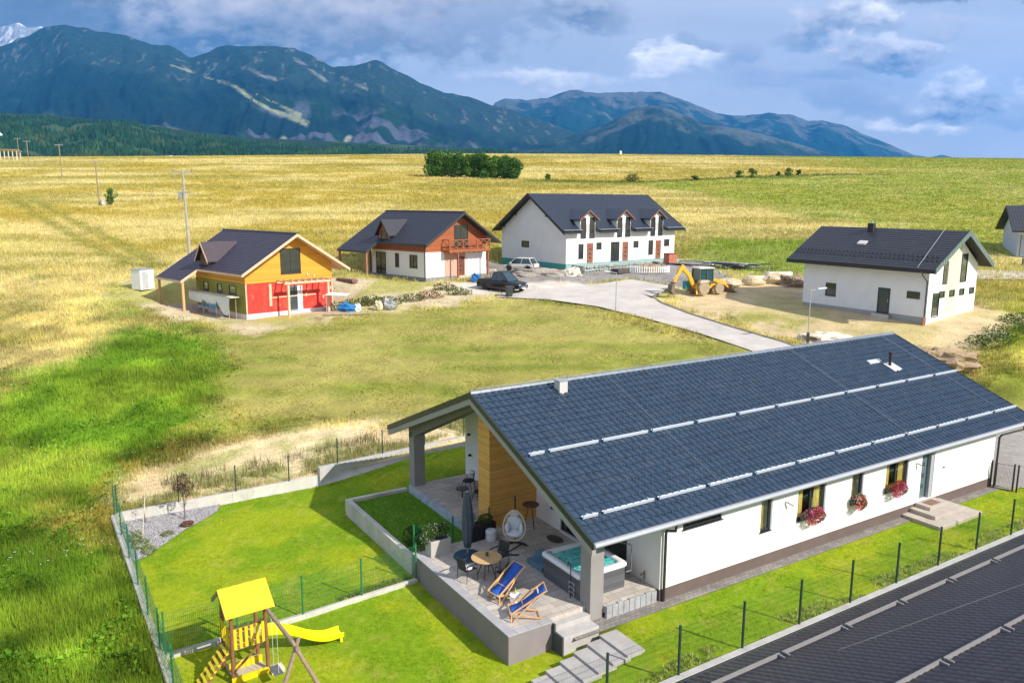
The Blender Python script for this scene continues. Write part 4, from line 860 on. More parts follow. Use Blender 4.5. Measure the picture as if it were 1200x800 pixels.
# hot tub
tub = thing('hot_tub', 'square hot tub with white rim, turquoise water and dark grey side panels under the roof', 'hot tub'); place(tub, -1.83, 1.9)
def rrect(hx, hy, r, z, n=6):
    out = []
    for cx, cy, a0 in ((hx-r, hy-r, 0), (-hx+r, hy-r, 90), (-hx+r, -hy+r, 180), (hx-r, -hy+r, 270)):
        for i in range(n+1): a = R(a0+90*i/n); out.append((cx+r*math.cos(a), cy+r*math.sin(a), z))
    return out
def loft(mb, rings, capb=True, capt=True):
    n = len(rings[0]); o = [p for r_ in rings for p in r_]; fs = []
    for i in range(len(rings)-1):
        for j in range(n): fs.append((i*n+j, i*n+(j+1) % n, (i+1)*n+(j+1) % n, (i+1)*n+j))
    if capb: fs.append(tuple(range(n))[::-1])
    if capt: fs.append(tuple((len(rings)-1)*n+j for j in range(n)))
    return mb.add(o, fs)
loft(MB(), [rrect(1.0, 1.1, .1, .02), rrect(1.0, 1.1, .1, .76)]).build('side_panels', M_wood('slate_plank_panels', (.10, .105, .12), .5, .13, 'Z', .12, (1, 1, 10)), tub)
tr = MB(); loft(tr, [rrect(1.03, 1.13, .16, .76), rrect(1.06, 1.16, .17, .80), rrect(1.06, 1.16, .17, .88), rrect(1.02, 1.12, .16, .92), rrect(.86, .96, .2, .92), rrect(.82, .92, .22, .88), rrect(.78, .88, .24, .55), rrect(.5, .6, .2, .50), rrect(.45, .55, .2, .15)], False, True)
tr.build('rim', M('pearl_white_acrylic', (.74, .76, .77), .25, .03), tub, smooth=True)
wa_, nt, p, out = nodes_of('turquoise_water'); n_w = noise_n(nt, 5, 4, .6, dist=1.2); cc = ramp(nt, n_w.outputs[0], [(.3, (.03, .36, .36)), (.55, (.10, .55, .52)), (.75, (.40, .80, .74))]); nt.links.new(cc, p.inputs['Base Color']); p.inputs['Roughness'].default_value = .06; bump(nt, p, n_w.outputs[0], .35, .03)
loft(MB(), [rrect(.80, .90, .23, .835), rrect(.80, .90, .23, .84)]).build('water', wa_, tub)
jt = MB()
for (x, y) in ((-.7, .2), (-.7, .5), (.6, .6), (.65, .2), (.2, .78), (-.3, .78), (-.6, -.5), (.3, -.75)): jt.lathe([(.05, 0), (.05, .02), (.02, .025)], (x, y, .842), 10)
jt.build('jets', M('steel_jets', (.12, .3, .34), .3), tub)
hp = MB()
for (x, y) in ((-.86, .9), (.86, .9)): hp.blob((x*1.0, y, .93), (.11, .11, .04), 3, .1, 6, 10)
hp.build('headrest', M('grey_blue_foam', (.25, .33, .42), .6), tub, smooth=True)
hr = MB(); hr.tube([(-1.12, -.75, .0), (-1.12, -.75, 1.05), (-1.09, -.70, 1.16), (-1.0, -.45, 1.16), (-1.0, -.42, .98)], .017, 8); hr.build('handrail', black_m, tub)
tl = MB()
for z in (.25, .42, .6): tl.tube([(-1.13, -.95, z), (-1.13, -.68, z)], .012, 6); tl.tube([(-1.13, -.95, z-.1), (-1.13, -.95, z)], .01, 6); tl.tube([(-1.13, -.68, z-.1), (-1.13, -.68, z)], .01, 6)
tl.build('towel_rack', galv, tub)
cl_ = MB(); cl_.tube([(1.35, -.95, .45), (1.35, -.95, 1.35), (1.3, -.9, 1.42), (.95, -.2, 1.38), (.7, .9, 1.3)], .022, 8); cl_.tube([(1.35, -.95, .45), (1.12, -.95, .45)], .02, 6); cl_.build('cover_lifter', M('grey_lifter_arm', (.16, .17, .18), .35), tub)
st = thing('tub_steps', 'two small steps in blue grey stripes beside the hot tub', 'steps'); place(st, -2.35, 3.65)
for i in range(2):
    s_ = MB()
    for j in range(3): s_.box(-.4+i*.38+j*.125, -.5, .02, -.4+i*.38+j*.125+.115, .5, .2+i*.2)
    s_.build('step', M('slate_blue_treads', (.10, .20, .27), .5, .25, 5), st, bevel=.008)

# round table
tb = thing('garden_table', 'round garden table with a light wood top and dark legs', 'table'); place(tb, -4.55, 4.0)
MB().lathe([(.0, .70), (.53, .70), (.55, .715), (.55, .735), (.53, .745), (0, .745)], (0, 0, 0), 40).build('tabletop', M('honey_wood_top', (.55, .36, .17), .45, .15, 4, .1, sc3=(1, 8, 1)), tb, bevel=0)
for i in range(4): a = R(45+90*i); MB().tube([(.1*math.cos(a), .1*math.sin(a), .69), (.34*math.cos(a), .34*math.sin(a), 0)], [.022, .016], 8).build('leg', anth, tb)
ld = MB(); ld.lathe([(.05, 0), (.055, .01), (.06, .12), (.045, .13), (.04, .1), (.03, .02)], (0, 0, 0), 14); ld = ld.build('candle_lantern', M('smoked_glass', (.10, .08, .05), .15)); place(ld, -4.5, 4.05, FL+.748); tag(ld, 'small dark candle glass on the round table', 'candle')
MB().lathe([(.028, .012), (.028, .09), (.004, .1)], (0, 0, 0), 10).build('candle', M('cream_wax', (.75, .62, .35), .5), ld)
# garden chairs
def garden_chair(label):
    c = thing('garden_chair', label, 'chair', group='dark garden chairs round the wooden table')
    fr = MB()
    for sx in (-1, 1):
        fr.tube([(sx*.27, .24, 0), (sx*.27, .22, .62), (sx*.27, -.20, .62)], .014, 6); fr.tube([(sx*.27, -.24, 0), (sx*.27, -.20, .62), (sx*.25, -.30, .88)], .014, 6)
    fr.tube([(-.27, .22, .42), (.27, .22, .42)], .012, 6); fr.tube([(-.27, -.22, .42), (.27, -.22, .42)], .012, 6); fr.tube([(-.25, -.3, .88), (.25, -.3, .88)], .014, 6)
    fr.build('frame', anth, c)
    MB().hexa([(-.25, -.22, .41), (.25, -.22, .41), (.25, .24, .43), (-.25, .24, .43)], [(-.25, -.22, .425), (.25, -.22, .425), (.25, .24, .445), (-.25, .24, .445)]).build('seat', M('black_sling_fabric', (.025, .028, .03), .7), c)
    MB().hexa([(-.25, -.225, .46), (.25, -.225, .46), (.25, -.21, .46), (-.25, -.21, .46)], [(-.24, -.31, .87), (.24, -.31, .87), (.24, -.295, .87), (-.24, -.295, .87)]).build('backrest', MATS['black_sling_fabric'], c)
    for sx in (-1, 1): MB().box(sx*.27-.028, -.2, .625, sx*.27+.028, .2, .645).build('armrest', anth, c)
    return c
gc = garden_chair('dark garden chair with a white cushion on the lawn side of the round table'); place(gc, -5.25, 4.15, a=-80)
cu = MB(); cu.blob((0, .01, .475), (.22, .22, .04), 2, .12, 8, 14); cu = cu.build('seat_cushion', M('white_canvas', (.72, .70, .70), .9, .06, 6, .3, 30)); place(cu, -5.25, 4.15, a=-80); tag(cu, 'white seat cushion on the garden chair left of the round table', 'cushion')
c2 = copy_tree(gc, label='dark garden chair between the round table and the wooden deckchair'); place(c2, -4.25, 3.2, a=10)
c3 = copy_tree(gc, label='dark garden chair between the round table and the hanging egg chair'); place(c3, -3.75, 4.45, a=105)
# deckchairs
def deckchair(label):
    d = thing('deckchair', label, 'deckchair', group='deckchairs with blue canvas'); w = .29
    pf, pt = (0.0, .28), (1.12, .98)       # long frame: foot rail (x,z) to head rail
    for sy in (-1, 1):
        MB().beam((-.02, sy*w, .26), (1.15, sy*w, 1.0), .03, .05).build('side_rail', m_pine, d)
        MB().beam((-.05, sy*(w-.045), .30), (.98, sy*(w-.045), .02), .03, .045).build('leg', m_pine, d)
        MB().beam((.06, sy*(w+.04), .02), (.78, sy*(w+.04), .78), .026, .04).build('rear_leg', m_pine, d)
        MB().beam((.0, sy*(w+.04), .02), (.02, sy*w, .30), .026, .04).build('front_leg', m_pine, d)
    b = MB(); b.tube([(-.02, -w-.02, .27), (-.02, w+.02, .27)], .018, 8); b.tube([(1.14, -w-.02, .99), (1.14, w+.02, .99)], .018, 8); b.tube([(.95, -w, .04), (.95, w, .04)], .016, 8); b.tube([(.08, -w-.05, .04), (.08, w+.05, .04)], .016, 8); b.tube([(.42, -w-.05, .41), (.42, w+.05, .41)], .014, 8)
    b.build('crossbars', m_pine, d)
    n = 16; f = MB(); V = []
    for i in range(n+1):
        t = i/n; x = -.02+1.16*t; z = .27+.72*t-.17*math.sin(math.pi*t)**1.0*(1-.35*t)
        V += [(x, -w+.03, z), (x, w-.03, z)]
    F = [(2*i, 2*i+1, 2*i+3, 2*i+2) for i in range(n)]; f.add(V, F); o = f.build('canvas', M('royal_blue_canvas', (.015, .09, .42), .85, .12, 8, .3, 60), d, smooth=True); so = o.modifiers.new('t', 'SOLIDIFY'); so.thickness = .008
    return d
d1 = deckchair('deckchair with deep blue canvas nearer to the round table, its head half in shade'); place(d1, -5.25, 2.35, a=8)
d2 = deckchair('deckchair with blue canvas nearer to the terrace steps, fully in the sun'); place(d2, -5.35, 1.15, a=-24)
MB().box(.88, -.1, .83, .905, .12, .93).build('paper_tag', white_p, d2)
pt = thing('side_table', 'low round white side table between the two deckchairs', 'table'); place(pt, -4.75, 1.75); MB().lathe([(.0, .33), (.2, .33), (.21, .345), (.2, .36), (0, .36)], (0, 0, 0), 24).build('tabletop', white_p, pt); MB().lathe([(.15, 0), (.15, .02), (.03, .05), (.03, .33)], (0, 0, 0), 16).build('pedestal', white_p, pt)
gb = MB(); gb.lathe([(.03, 0), (.035, .05), (.035, .10), (.012, .15), (.012, .2), (.0, .2)], (0, 0, 0), 12); gb = gb.build('bottle', M('yellow_green_glass', (.35, .45, .05), .1)); place(gb, -4.72, 1.82, FL+.362); tag(gb, 'small yellow green bottle on the low white side table', 'bottle')
# hanging egg chair
eg = thing('egg_chair', 'hanging egg shaped rattan chair with pale cushions on a black stand', 'egg chair'); place(eg, -2.55, 5.3, a=146)
rat = M('natural_rattan', (.62, .53, .40), .6, .2, 20)
sh = MB()
def eggp(t, d):   # t around the opening, d depth 0..1
    r = 1-.92*d**2.2; x = .42*math.sin(t)*r; z = 1.12+.60*math.cos(t)*r-(.08*math.cos(t)*(1-r)) ; return (x*(1-.12*math.cos(t)), .32-.72*d, z)
sh.tube([eggp(2*math.pi*i/36, 0) for i in range(37)], .026, 8, False)
for k in range(16):
    t = 2*math.pi*k/16; sh.tube([eggp(t, j/7) for j in range(8)], .009, 5)
for dd in (.15, .3, .45, .6, .75, .9): sh.tube([eggp(2*math.pi*i/28, dd) for i in range(29)], .008, 5, False)
sh.build('rattan_shell', rat, eg)
cs = M('pale_blue_grey_cushion', (.66, .70, .75), .9, .05, 4, .3, 30); q_ = MB(); q_.blob((0, .05, .72), (.33, .32, .12), 1, .1); q_.build('seat_cushion', cs, eg, smooth=True)
q_ = MB(); q_.blob((0, -.2, 1.0), (.32, .13, .30), 5, .1); q_.blob((-.27, .02, .9), (.10, .22, .2), 6, .1); q_.blob((.27, .02, .9), (.10, .22, .2), 7, .1); q_.build('back_cushion', cs, eg, smooth=True)
q_ = MB(); q_.blob((.02, -.2, 1.38), (.22, .09, .11), 9, .08); q_.build('head_cushion', M('white_canvas'), eg, smooth=True)
sd_ = MB(); ang = np.linspace(R(-150), R(110), 22); sd_.tube([(.55*math.cos(a), -.1+.58*math.sin(a), .03) for a in ang], .03, 8); sd_.tube([(-.45, -.4, .03), (0, -.62, .05), (0, -.78, .4), (0, -.80, 1.5), (0, -.72, 1.85), (0, -.45, 2.02), (0, -.1, 1.98)], .028, 8); sd_.tube([(.45, -.4, .03), (0, -.62, .05)], .028, 8); sd_.tube([(-.3, -.55, .03), (.3, .3, .03)], .02, 8)
sd_.tube([(0, -.1, 1.98), (0, -.1, 1.72)], .012, 6); sd_.build('stand', black_m, eg)
# stool pot, parasol, planters
wp = MB(); wp.lathe([(.19, 0), (.22, .03), (.22, .40), (.19, .44), (.0, .44)], (0, 0, 0), 24); wp = wp.build('drum_stool', M('ribbed_white_ceramic', (.62, .66, .70), .5, .1, 20)); place(wp, -2.85, 6.55); tag(wp, 'round white drum stool against the timber clad wall', 'stool')
pa = thing('parasol', 'closed parasol in a dark slate cover on a broad round base', 'parasol'); place(pa, -4.35, 5.75)
MB().lathe([(.0, .0), (.52, .0), (.54, .03), (.50, .09), (.1, .12), (.06, .16), (0, .16)], (0, 0, 0), 32).build('base', M('navy_base_cover', (.02, .06, .11), .5, .2, 4), pa)
MB().tube([(0, 0, .1), (0, 0, 2.6)], .03, 10).build('pole', galv, pa)
cv = MB(); vs = []; n = 24; prof = [(.05, .35), (.12, .4), (.17, .8), (.19, 1.3), (.17, 1.8), (.13, 2.25), (.06, 2.5), (.02, 2.56)]
for r_, z in prof:
    for j in range(n): a = 2*math.pi*j/n; k = 1+.18*math.cos(a*6+z)+.08*math.cos(a*11-z*2); vs.append((r_*k*math.cos(a), r_*k*math.sin(a), z))
cv.add(vs, [(i*n+j, i*n+(j+1) % n, (i+1)*n+(j+1) % n, (i+1)*n+j) for i in range(len(prof)-1) for j in range(n)]); cv.build('folded_canopy', M('slate_blue_fabric', (.06, .085, .115), .8, .25, 5, .3), pa, smooth=True)
def planter(label, u, v, sx, sy, h, mat, a=0, leaves=None):
    p_ = thing('planter', label, 'planter'); place(p_, u, v, a=a); b = MB(); t = .035
    b.box(-sx, -sy, 0, sx, -sy+t, h); b.box(-sx, sy-t, 0, sx, sy, h); b.box(-sx, -sy+t, 0, -sx+t, sy-t, h); b.box(sx-t, -sy+t, 0, sx, sy-t, h); b.box(-sx+t, -sy+t, 0, sx-t, sy-t, h*.9); b.build('box', mat, p_, bevel=.004)
    MB().box(-sx+t+.002, -sy+t+.002, h*.9+.001, sx-t-.002, sy-t-.002, h*.93).build('soil', M('potting_soil', (.06, .045, .03), .95, .3, 10), p_); return p_
def plant(label, cat, u, v, z, parts, n, size, mat, seed, flowers=None, stems=True, name='shrub', a=0):
    t = thing(name, label, cat); place(t, u, v, z, a); V, F = leaf_cloud(n, many(parts), size, seed); fast_mesh('foliage', V, F, mat, parent=t)
    if stems:
        s_ = MB(); rg = random.Random(seed); top = max(p[0][2] for p in parts)
        for i in range(6): c = parts[i % len(parts)][0]; s_.tube([(rg.uniform(-.05, .05), rg.uniform(-.05, .05), 0), (c[0]*.5, c[1]*.5, c[2]*.5), (c[0]*.9, c[1]*.9, c[2]*.95)], [.012, .009, .004], 5)
        s_.build('stems', M('brown_bark', (.10, .07, .045), .9, .25, 5), t)
    if flowers:
        V, F = leaf_cloud(flowers[0], many([(p[0], tuple(x*1.08 for x in p[1]), .85) for p in parts]), flowers[1], seed+50); fast_mesh('blossoms', V, F, flowers[2], parent=t)
    return t
lf_d = M_leaf('dark_green_leaves', (.035, .085, .02)); lf_m = M_leaf('mid_green_leaves', (.07, .15, .025)); lf_y = M_leaf('yellow_green_leaves', (.20, .26, .05)); lf_s = M_leaf('silver_green_leaves', (.26, .32, .24)); wf = M_leaf('white_blossom', (.75, .72, .62), .1)
planter('tall grey planter box overflowing with white blossom at the terrace corner', -5.15, 6.6, .42, .24, .62, M('sandy_grey_fibre', (.42, .40, .37), .7, .1, 3), a=0)
plant('arching shrub with cream blossom in the tall grey planter box', 'shrub', -5.15, 6.75, FL+.58, [((-.15, .05, .28), (.42, .32, .26)), ((.25, .1, .22), (.35, .3, .25)), ((-.45, 0, .05), (.2, .25, .25))], 2000, .055, lf_m, 5, (260, .04, wf))
planter('long black planter trough beside the timber clad wall', -3.1, 7.0, .62, .24, .6, M('black_planter_shell', (.012, .012, .016), .35, .1), a=4)
plant('leafy green plant in the long black planter trough', 'plant', -2.85, 7.02, FL+.55, [((0, 0, .18), (.35, .22, .22))], 700, .06, lf_m, 8)
plant('silvery bush in the long black planter behind the parasol', 'plant', -3.5, 7.05, FL+.55, [((0, 0, .28), (.25, .22, .32))], 900, .045, lf_s, 9)
plant('round clipped green shrub in the raised lawn bed', 'shrub', -5.35, 8.45, .12, [((0, 0, .38), (.42, .42, .40), .8), ((.1, .1, .55), (.25, .25, .2), .8)], 2600, .05, lf_m, 10)
plant('straggly yellow green plant between the bed wall and the tall grey planter', 'plant', -5.55, 7.3, .12, [((0, 0, .2), (.22, .3, .26)), ((-.15, -.1, .35), (.15, .2, .2))], 500, .05, lf_y, 11)
# dark bistro set by the timber wall, dark chairs on the far part of the terrace, floor mat
bt = thing('bistro_table', 'tall dark round bistro table against the timber wall behind the egg chair', 'table'); place(bt, -.85, 6.75); MB().lathe([(0, .98), (.34, .98), (.35, 1.0), (.34, 1.02), (0, 1.02)], (0, 0, 0), 24).build('tabletop', M('dark_brown_wood', (.10, .055, .03), .5, .2), bt)
for i in range(3): a = R(30+120*i); MB().tube([(.08*math.cos(a), .08*math.sin(a), .98), (.28*math.cos(a), .28*math.sin(a), 0)], .014, 6).build('leg', black_m, bt)
def rope_chair(label):
    c = thing('rope_chair', label, 'chair', group='dark chairs on the shaded far part of the terrace')
    for sx, sy in ((-1, -1), (1, -1), (1, 1), (-1, 1)): MB().tube([(sx*.2, sy*.18, .45), (sx*.27, sy*.26, 0)], .014, 6).build('leg', black_m, c)
    MB().lathe([(.0, .42), (.26, .42), (.27, .45), (.25, .47), (0, .47)], (0, 0, 0), 18).build('seat', M('charcoal_rope', (.02, .02, .025), .8, .2, 20), c)
    b = MB()
    for i in range(13): a = R(180+180*i/12); b.tube([(.26*math.cos(a), .26*math.sin(a), .46), (.31*math.cos(a), .31*math.sin(a), .84)], .008, 5)
    b.tube([(.31*math.cos(R(180+180*i/12)), .31*math.sin(R(180+180*i/12)), .84) for i in range(13)], .014, 6); b.build('backrest', MATS['charcoal_rope'], c); return c
r1 = rope_chair('dark rope chair on the far terrace, the one nearer the white wall'); place(r1, -.9, 11.9, a=40)
r2 = copy_tree(r1, label='dark rope chair on the far terrace, the one nearer the timber wall'); place(r2, -1.15, 10.4, a=120)
ft = thing('low_table', 'low dark round table between the rope chairs on the far terrace', 'table'); place(ft, -1.6, 11.2); MB().lathe([(0, .40), (.3, .40), (.3, .43), (0, .43)], (0, 0, 0), 20).build('tabletop', black_m, ft); MB().tube([(0, 0, 0), (0, 0, .4)], .03, 8).build('pedestal', black_m, ft)
mt = MB(); mt.lathe([(0, .004), (.42, .004), (.42, .018), (0, .018)], (0, 0, 0), 24, 1, .65); mt = mt.build('floor_mat', M('brown_coir', (.09, .07, .045), .95, .2, 10, .5)); place(mt, -.65, 5.3, a=90); tag(mt, 'dark brown oval mat at the sliding door', 'mat')
hy = MB(); hy.tube([(0, 0, .1), (0, 0, .42)], .025, 8); hy.tube([(0, 0, .36), (-.12, 0, .36)], .018, 6); hy.blob((-.14, 0, .33), .045, 1, .05, 6, 8); hy = hy.build('garden_tap', M('aged_brass', (.2, .13, .07), .5)); place(hy, -.08, .7); tag(hy, 'small tap low on the white wall beside the hot tub', 'tap')
# window boxes
pel_p = M_leaf('pink_petals', (.85, .13, .40), .4); pel_r = M_leaf('red_petals', (.80, .05, .08), .3); pel_w = M_leaf('salmon_white_petals', (.80, .45, .38), .4)
def window_box(label, u, w, z, fl):
    t = thing('window_box', label, 'flower box'); place(t, u-.15, -.14, z+.06); b = MB(); b.box(-w, -.09, -.02, w, .09, .14); b.build('trough', anth, t, bevel=.01)
    V, F = leaf_cloud(1400, many([((0, -.05, .18), (w*1.15, .2, .2)), ((w*.2, -.2, 0), (w*.8, .14, .25))]), .05, int(u*10)); fast_mesh('foliage', V, F, lf_m, parent=t)
    for i, m_ in enumerate(fl):
        V, F = leaf_cloud(560, many([((w*(.5*i-.55), -.1, .20-.10*i), (w*.5, .2, .17), .7), ((w*.25, -.12, .24-.1*i), (w*.45, .2, .2), .7), ((-.1*i, -.2, -.06), (w*.6, .12, .22), .7), ((w*.7, -.15, .0), (w*.3, .12, .2), .6)]), .058, int(u*7)+i); fast_mesh('blossoms', V, F, m_, parent=t)
window_box('pink and red geraniums trailing from the window box of the second window from the terrace', 7.95, .62, 1.42, (pel_p, pel_r))
window_box('salmon and white geraniums under the narrow window', 10.85, .36, 1.40, (pel_w, pel_r))
window_box('pink and red geraniums in the window box next to the side door', 13.5, .60, 1.44, (pel_r, pel_p))
# gravel bed with red leaved tree
gb_ = MB(); pts = [(-14.88, 18.5), (-10.6, 18.4), (-10.9, 17.6), (-11.6, 16.9), (-12.6, 16.1), (-13.6, 15.0), (-14.3, 14.2), (-14.88, 13.9)]
gv_ = MB(); gv_.add([(a, b, -.425) for a, b in pts], [tuple(range(len(pts)))[::-1]]); g_ = gv_.build('gravel_bed', M('grey_gravel_ground', (.28, .26, .27), .9, .2, 8, .8, 60, .03)); g_.location = HO; g_.rotation_euler = (0, 0, rotU); tag(g_, 'bed of mixed grey gravel in the back corner of the garden', 'gravel', kind='stuff')
rg = np.random.default_rng(3); P = np.stack([rg.uniform(-14.9, -10.6, 16000), rg.uniform(13.9, 18.5, 16000)], 1); P = P[psd(P[:, 0], P[:, 1], pts) > .03]; m = len(P); s = rg.uniform(.02, .042, m); a = rg.random(m)*6.28
V = np.zeros((m, 4, 3)); 
for k in range(3): V[:, k] = np.stack([P[:, 0]+s*np.cos(a+k*2.1), P[:, 1]+s*np.sin(a+k*2.1), np.full(m, -.43)], 1)
V[:, 3] = np.stack([P[:, 0], P[:, 1], -.42+s*.8], 1); F = (np.arange(m)*4)[:, None, None]+np.array([[0, 1, 3], [1, 2, 3], [2, 0, 3]])[None]; g = rg.uniform(.14, .5, m)
o = fast_mesh('pebbles', V.reshape(-1, 3), F.reshape(-1, 3), M_attr('pebble_stone', rand=.2, nvar=0, bmp=0), np.repeat(np.stack([g, g*.96, g*.98], 1), 4, 0)); o.location = HO; o.rotation_euler = (0, 0, rotU); tag(o, 'loose grey pebbles covering the gravel bed', 'pebbles', kind='stuff')
rt = thing('copper_tree', 'small tree with dark copper red leaves in the gravel bed', 'tree'); place(rt, -12.35, 17.35, -.42)
s_ = MB(); rgn = random.Random(4); s_.tube([(0, 0, 0), (.02, 0, .8), (0, .03, 1.7), (.03, 0, 2.2)], [.03, .024, .015, .006], 7)
for i in range(12): a = rgn.uniform(0, 6.28); z = rgn.uniform(.35, 1.6); s_.tube([(0, 0, z), (.22*math.cos(a), .22*math.sin(a), z+.18), (.36*math.cos(a), .36*math.sin(a), z+.5)], [.012, .008, .004], 5)
s_.build('trunk', M('grey_brown_bark', (.16, .13, .11), .9, .2, 6), rt); V, F = leaf_cloud(800, many([((.05, 0, 1.85), (.30, .30, .28)), ((-.22, .05, 1.5), (.2, .2, .2)), ((.28, -.1, 1.55), (.2, .2, .25)), ((0, .2, 1.35), (.22, .2, .22)), ((-.1, -.22, 1.65), (.2, .2, .2)), ((.12, .1, 1.15), (.2, .2, .2))]), .062, 6); fast_mesh('crown', V, F, M_leaf('copper_leaves', (.11, .025, .035), .5), parent=rt)
plant('low rusty brown cushion plant in the gravel bed', 'plant', -12.4, 16.5, -.42, [((0, 0, .1), (.28, .2, .12), .7)], 700, .05, M_leaf('rusty_leaves', (.25, .10, .03)), 21, stems=False, name='cushion_plant')
plant('small bright green plant in the middle of the gravel bed', 'plant', -13.3, 15.9, -.42, [((0, 0, .08), (.25, .16, .12), .7)], 400, .05, lf_y, 22, stems=False, name='cushion_plant')
plant('weedy green plants by the fence corner of the gravel bed', 'plant', -14.4, 15.3, -.42, [((0, 0, .12), (.35, .5, .16)), ((-.1, .8, .15), (.3, .5, .2)), ((.2, -.8, .1), (.3, .4, .12))], 1200, .06, lf_y, 23, stems=False, name='weeds')
plant('bare dark twiggy sapling near the fence corner', 'sapling', -13.9, 17.9, -.42, [((0, 0, .9), (.2, .2, .35), .2)], 90, .05, lf_d, 24, name='sapling')
sk = MB(); sk.tube([(0, 0, 0), (.22, .1, 1.75)], .022, 6); sk = sk.build('garden_stake', M('pale_stake_wood', (.62, .55, .42), .7, .15)); place(sk, -14.25, 16.1, -.42); tag(sk, 'pale wooden stake leaning in the gravel bed', 'stake')

# ------------------------------------------------------------------ play tower with slide and swing beam
ptw = thing('play_tower', 'wooden garden play tower with yellow roof, yellow slide and a log swing beam', 'play tower'); place(ptw, -12.9, 4.3, -.55, 3)
log_r = M('reddish_log', (.24, .10, .045), .7, .25, 4, .2, sc3=(6, 6, 1)); log_g = M('weathered_log', (.28, .20, .15), .85, .3, 4, .3, sc3=(6, 6, 1)); yel = M('sunny_yellow_paint', (.72, .54, .01), .45, .10, 3); yslide = M('yellow_slide_plastic', (.85, .72, .01), .28, .03, 2)
for (x, y) in ((-.52, -.5), (.52, -.5), (.52, .5), (-.52, .5)): MB().tube([(x, y, -.05), (x*.98, y, 1.2), (x*.96, y, 2.32)], [.062, .058, .052], 10).build('corner_post', log_r, ptw)
rfm = MB()
for sy in (-1, 1): rfm.hexa([(-.72, sy*.78, 2.22), (.72, sy*.78, 2.22), (.72, 0, 2.80), (-.72, 0, 2.80)], [(-.72, sy*.78, 2.25), (.72, sy*.78, 2.25), (.72, 0, 2.83), (-.72, 0, 2.83)])
ro_ = rfm.build('roof', yel, ptw)
for sx in (-.70, .70):
    gt_ = MB()
    for sy in (-1, 1): gt_.beam((sx, sy*.76, 2.16), (sx, 0, 2.74), .04, .09)
    gt_.build('roof_frame', log_g, ro_)
MB().box(-.5, -.48, 1.02, .5, .48, 1.07).build('platform', m_pine, ptw)
for i in range(6): x = -.42+i*.165; MB().box(x-.045, -.55, 1.08, x+.045, -.525, 1.72).build('railing_slat', yel, ptw)
for i in range(5): y = -.36+i*.18; MB().box(-.575, y-.045, 1.08, -.55, y+.045, 1.7).build('railing_slat', yel, ptw)
rl = MB(); rl.tube([(-.56, -.5, 1.12), (.56, -.5, 1.12)], .04, 8); rl.tube([(-.56, -.5, 1.7), (.56, -.5, 1.7)], .03, 8); rl.tube([(-.56, .5, 1.12), (.56, .5, 1.12)], .04, 8); rl.tube([(-.5, -.5, .35), (.3, -.5, 1.0)], .035, 8); rl.tube([(.52, -.4, .95), (.52, .4, .95)], .04, 8); rl.build('cross_rails', log_r, ptw)
sb = MB(); sb.box(-.5, -.46, .02, .5, .46, .12); sb.build('sandbox_floor', M('grey_sand_boards', (.45, .40, .33), .8, .12, 4), ptw); b_ = MB(); b_.box(-.58, -.56, .0, .58, -.5, .2); b_.box(-.5, .0, .12, .5, .06, .34); b_.build('sandbox_edge', yel, ptw)
MB().box(.55, -.75, .0, .95, -.4, .12).build('foot_block', M('pale_block', (.6, .55, .45), .8), ptw)
n = 26; s_ = MB(); V = []
for i in range(n+1):
    t = i/n; x = .55+2.55*t; z = 1.08-1.0*(t**1.0)+.09*math.sin(t*math.pi*2.2)+.14*max(0, t-.82)*5*.6; z = max(z, .16)
    for (y, dz) in ((-.25, .13), (-.235, .14), (-.2, .0), (.2, .0), (.235, .14), (.25, .13), (.22, -.04), (-.22, -.04)): V.append((x, y, z+dz))
for i in range(n):
    for j in range(8): s_.f.append((i*8+j, i*8+(j+1) % 8, (i+1)*8+(j+1) % 8, (i+1)*8+j))
s_.v = V; s_.f += [tuple(range(8)), tuple(n*8+j for j in range(7, -1, -1))]; s_.build('slide', yslide, ptw, smooth=False)
MB().box(2.98, -.2, 0, 3.06, .2, .15).build('slide_foot', yslide, ptw)
# climbing ramp with yellow rungs on the left
for y in (-.42, .05): MB().tube([(-.58, y, 1.05), (-1.45, y-.05, .0)], .045, 8).build('ramp_rail', log_r, ptw)
for i in range(7): f = (i+.5)/7; MB().hexa([(-.60-.85*f-.02, -.5, 1.02-1.02*f), (-.60-.85*f+.05, -.5, 1.06-1.02*f), (-.60-.85*f+.05, .14, 1.06-1.02*f), (-.60-.85*f-.02, .14, 1.02-1.02*f)], [(-.60-.85*f-.05, -.5, 1.06-1.02*f), (-.60-.85*f+.02, -.5, 1.10-1.02*f), (-.60-.85*f+.02, .14, 1.10-1.02*f), (-.60-.85*f-.05, .14, 1.06-1.02*f)]).build('rung', yel, ptw)
MB().tube([(.50, -.3, 2.18), (.52, -1.6, 2.12), (.55, -3.15, 2.06)], [.055, .06, .065], 10).build('swing_beam', log_g, ptw)
for dx in (-.75, .75): MB().tube([(.55+dx*-.15, -2.95, 2.28), (.55+dx*1.2, -3.1-.15, -.05)], [.055, .065], 10).build('a_frame_leg', log_g, ptw)
sw = MB()
for x in (-1.0, -1.45): sw.tube([(.53, x, 2.05), (.53, x, .45)], .008, 5)
sw.build('swing_ropes', M('pale_rope', (.5, .5, .48), .8), ptw); MB().box(.40, -1.5, .42, .66, -.95, .45).build('swing_seat', M('grey_rubber', (.10, .11, .12), .7), ptw)

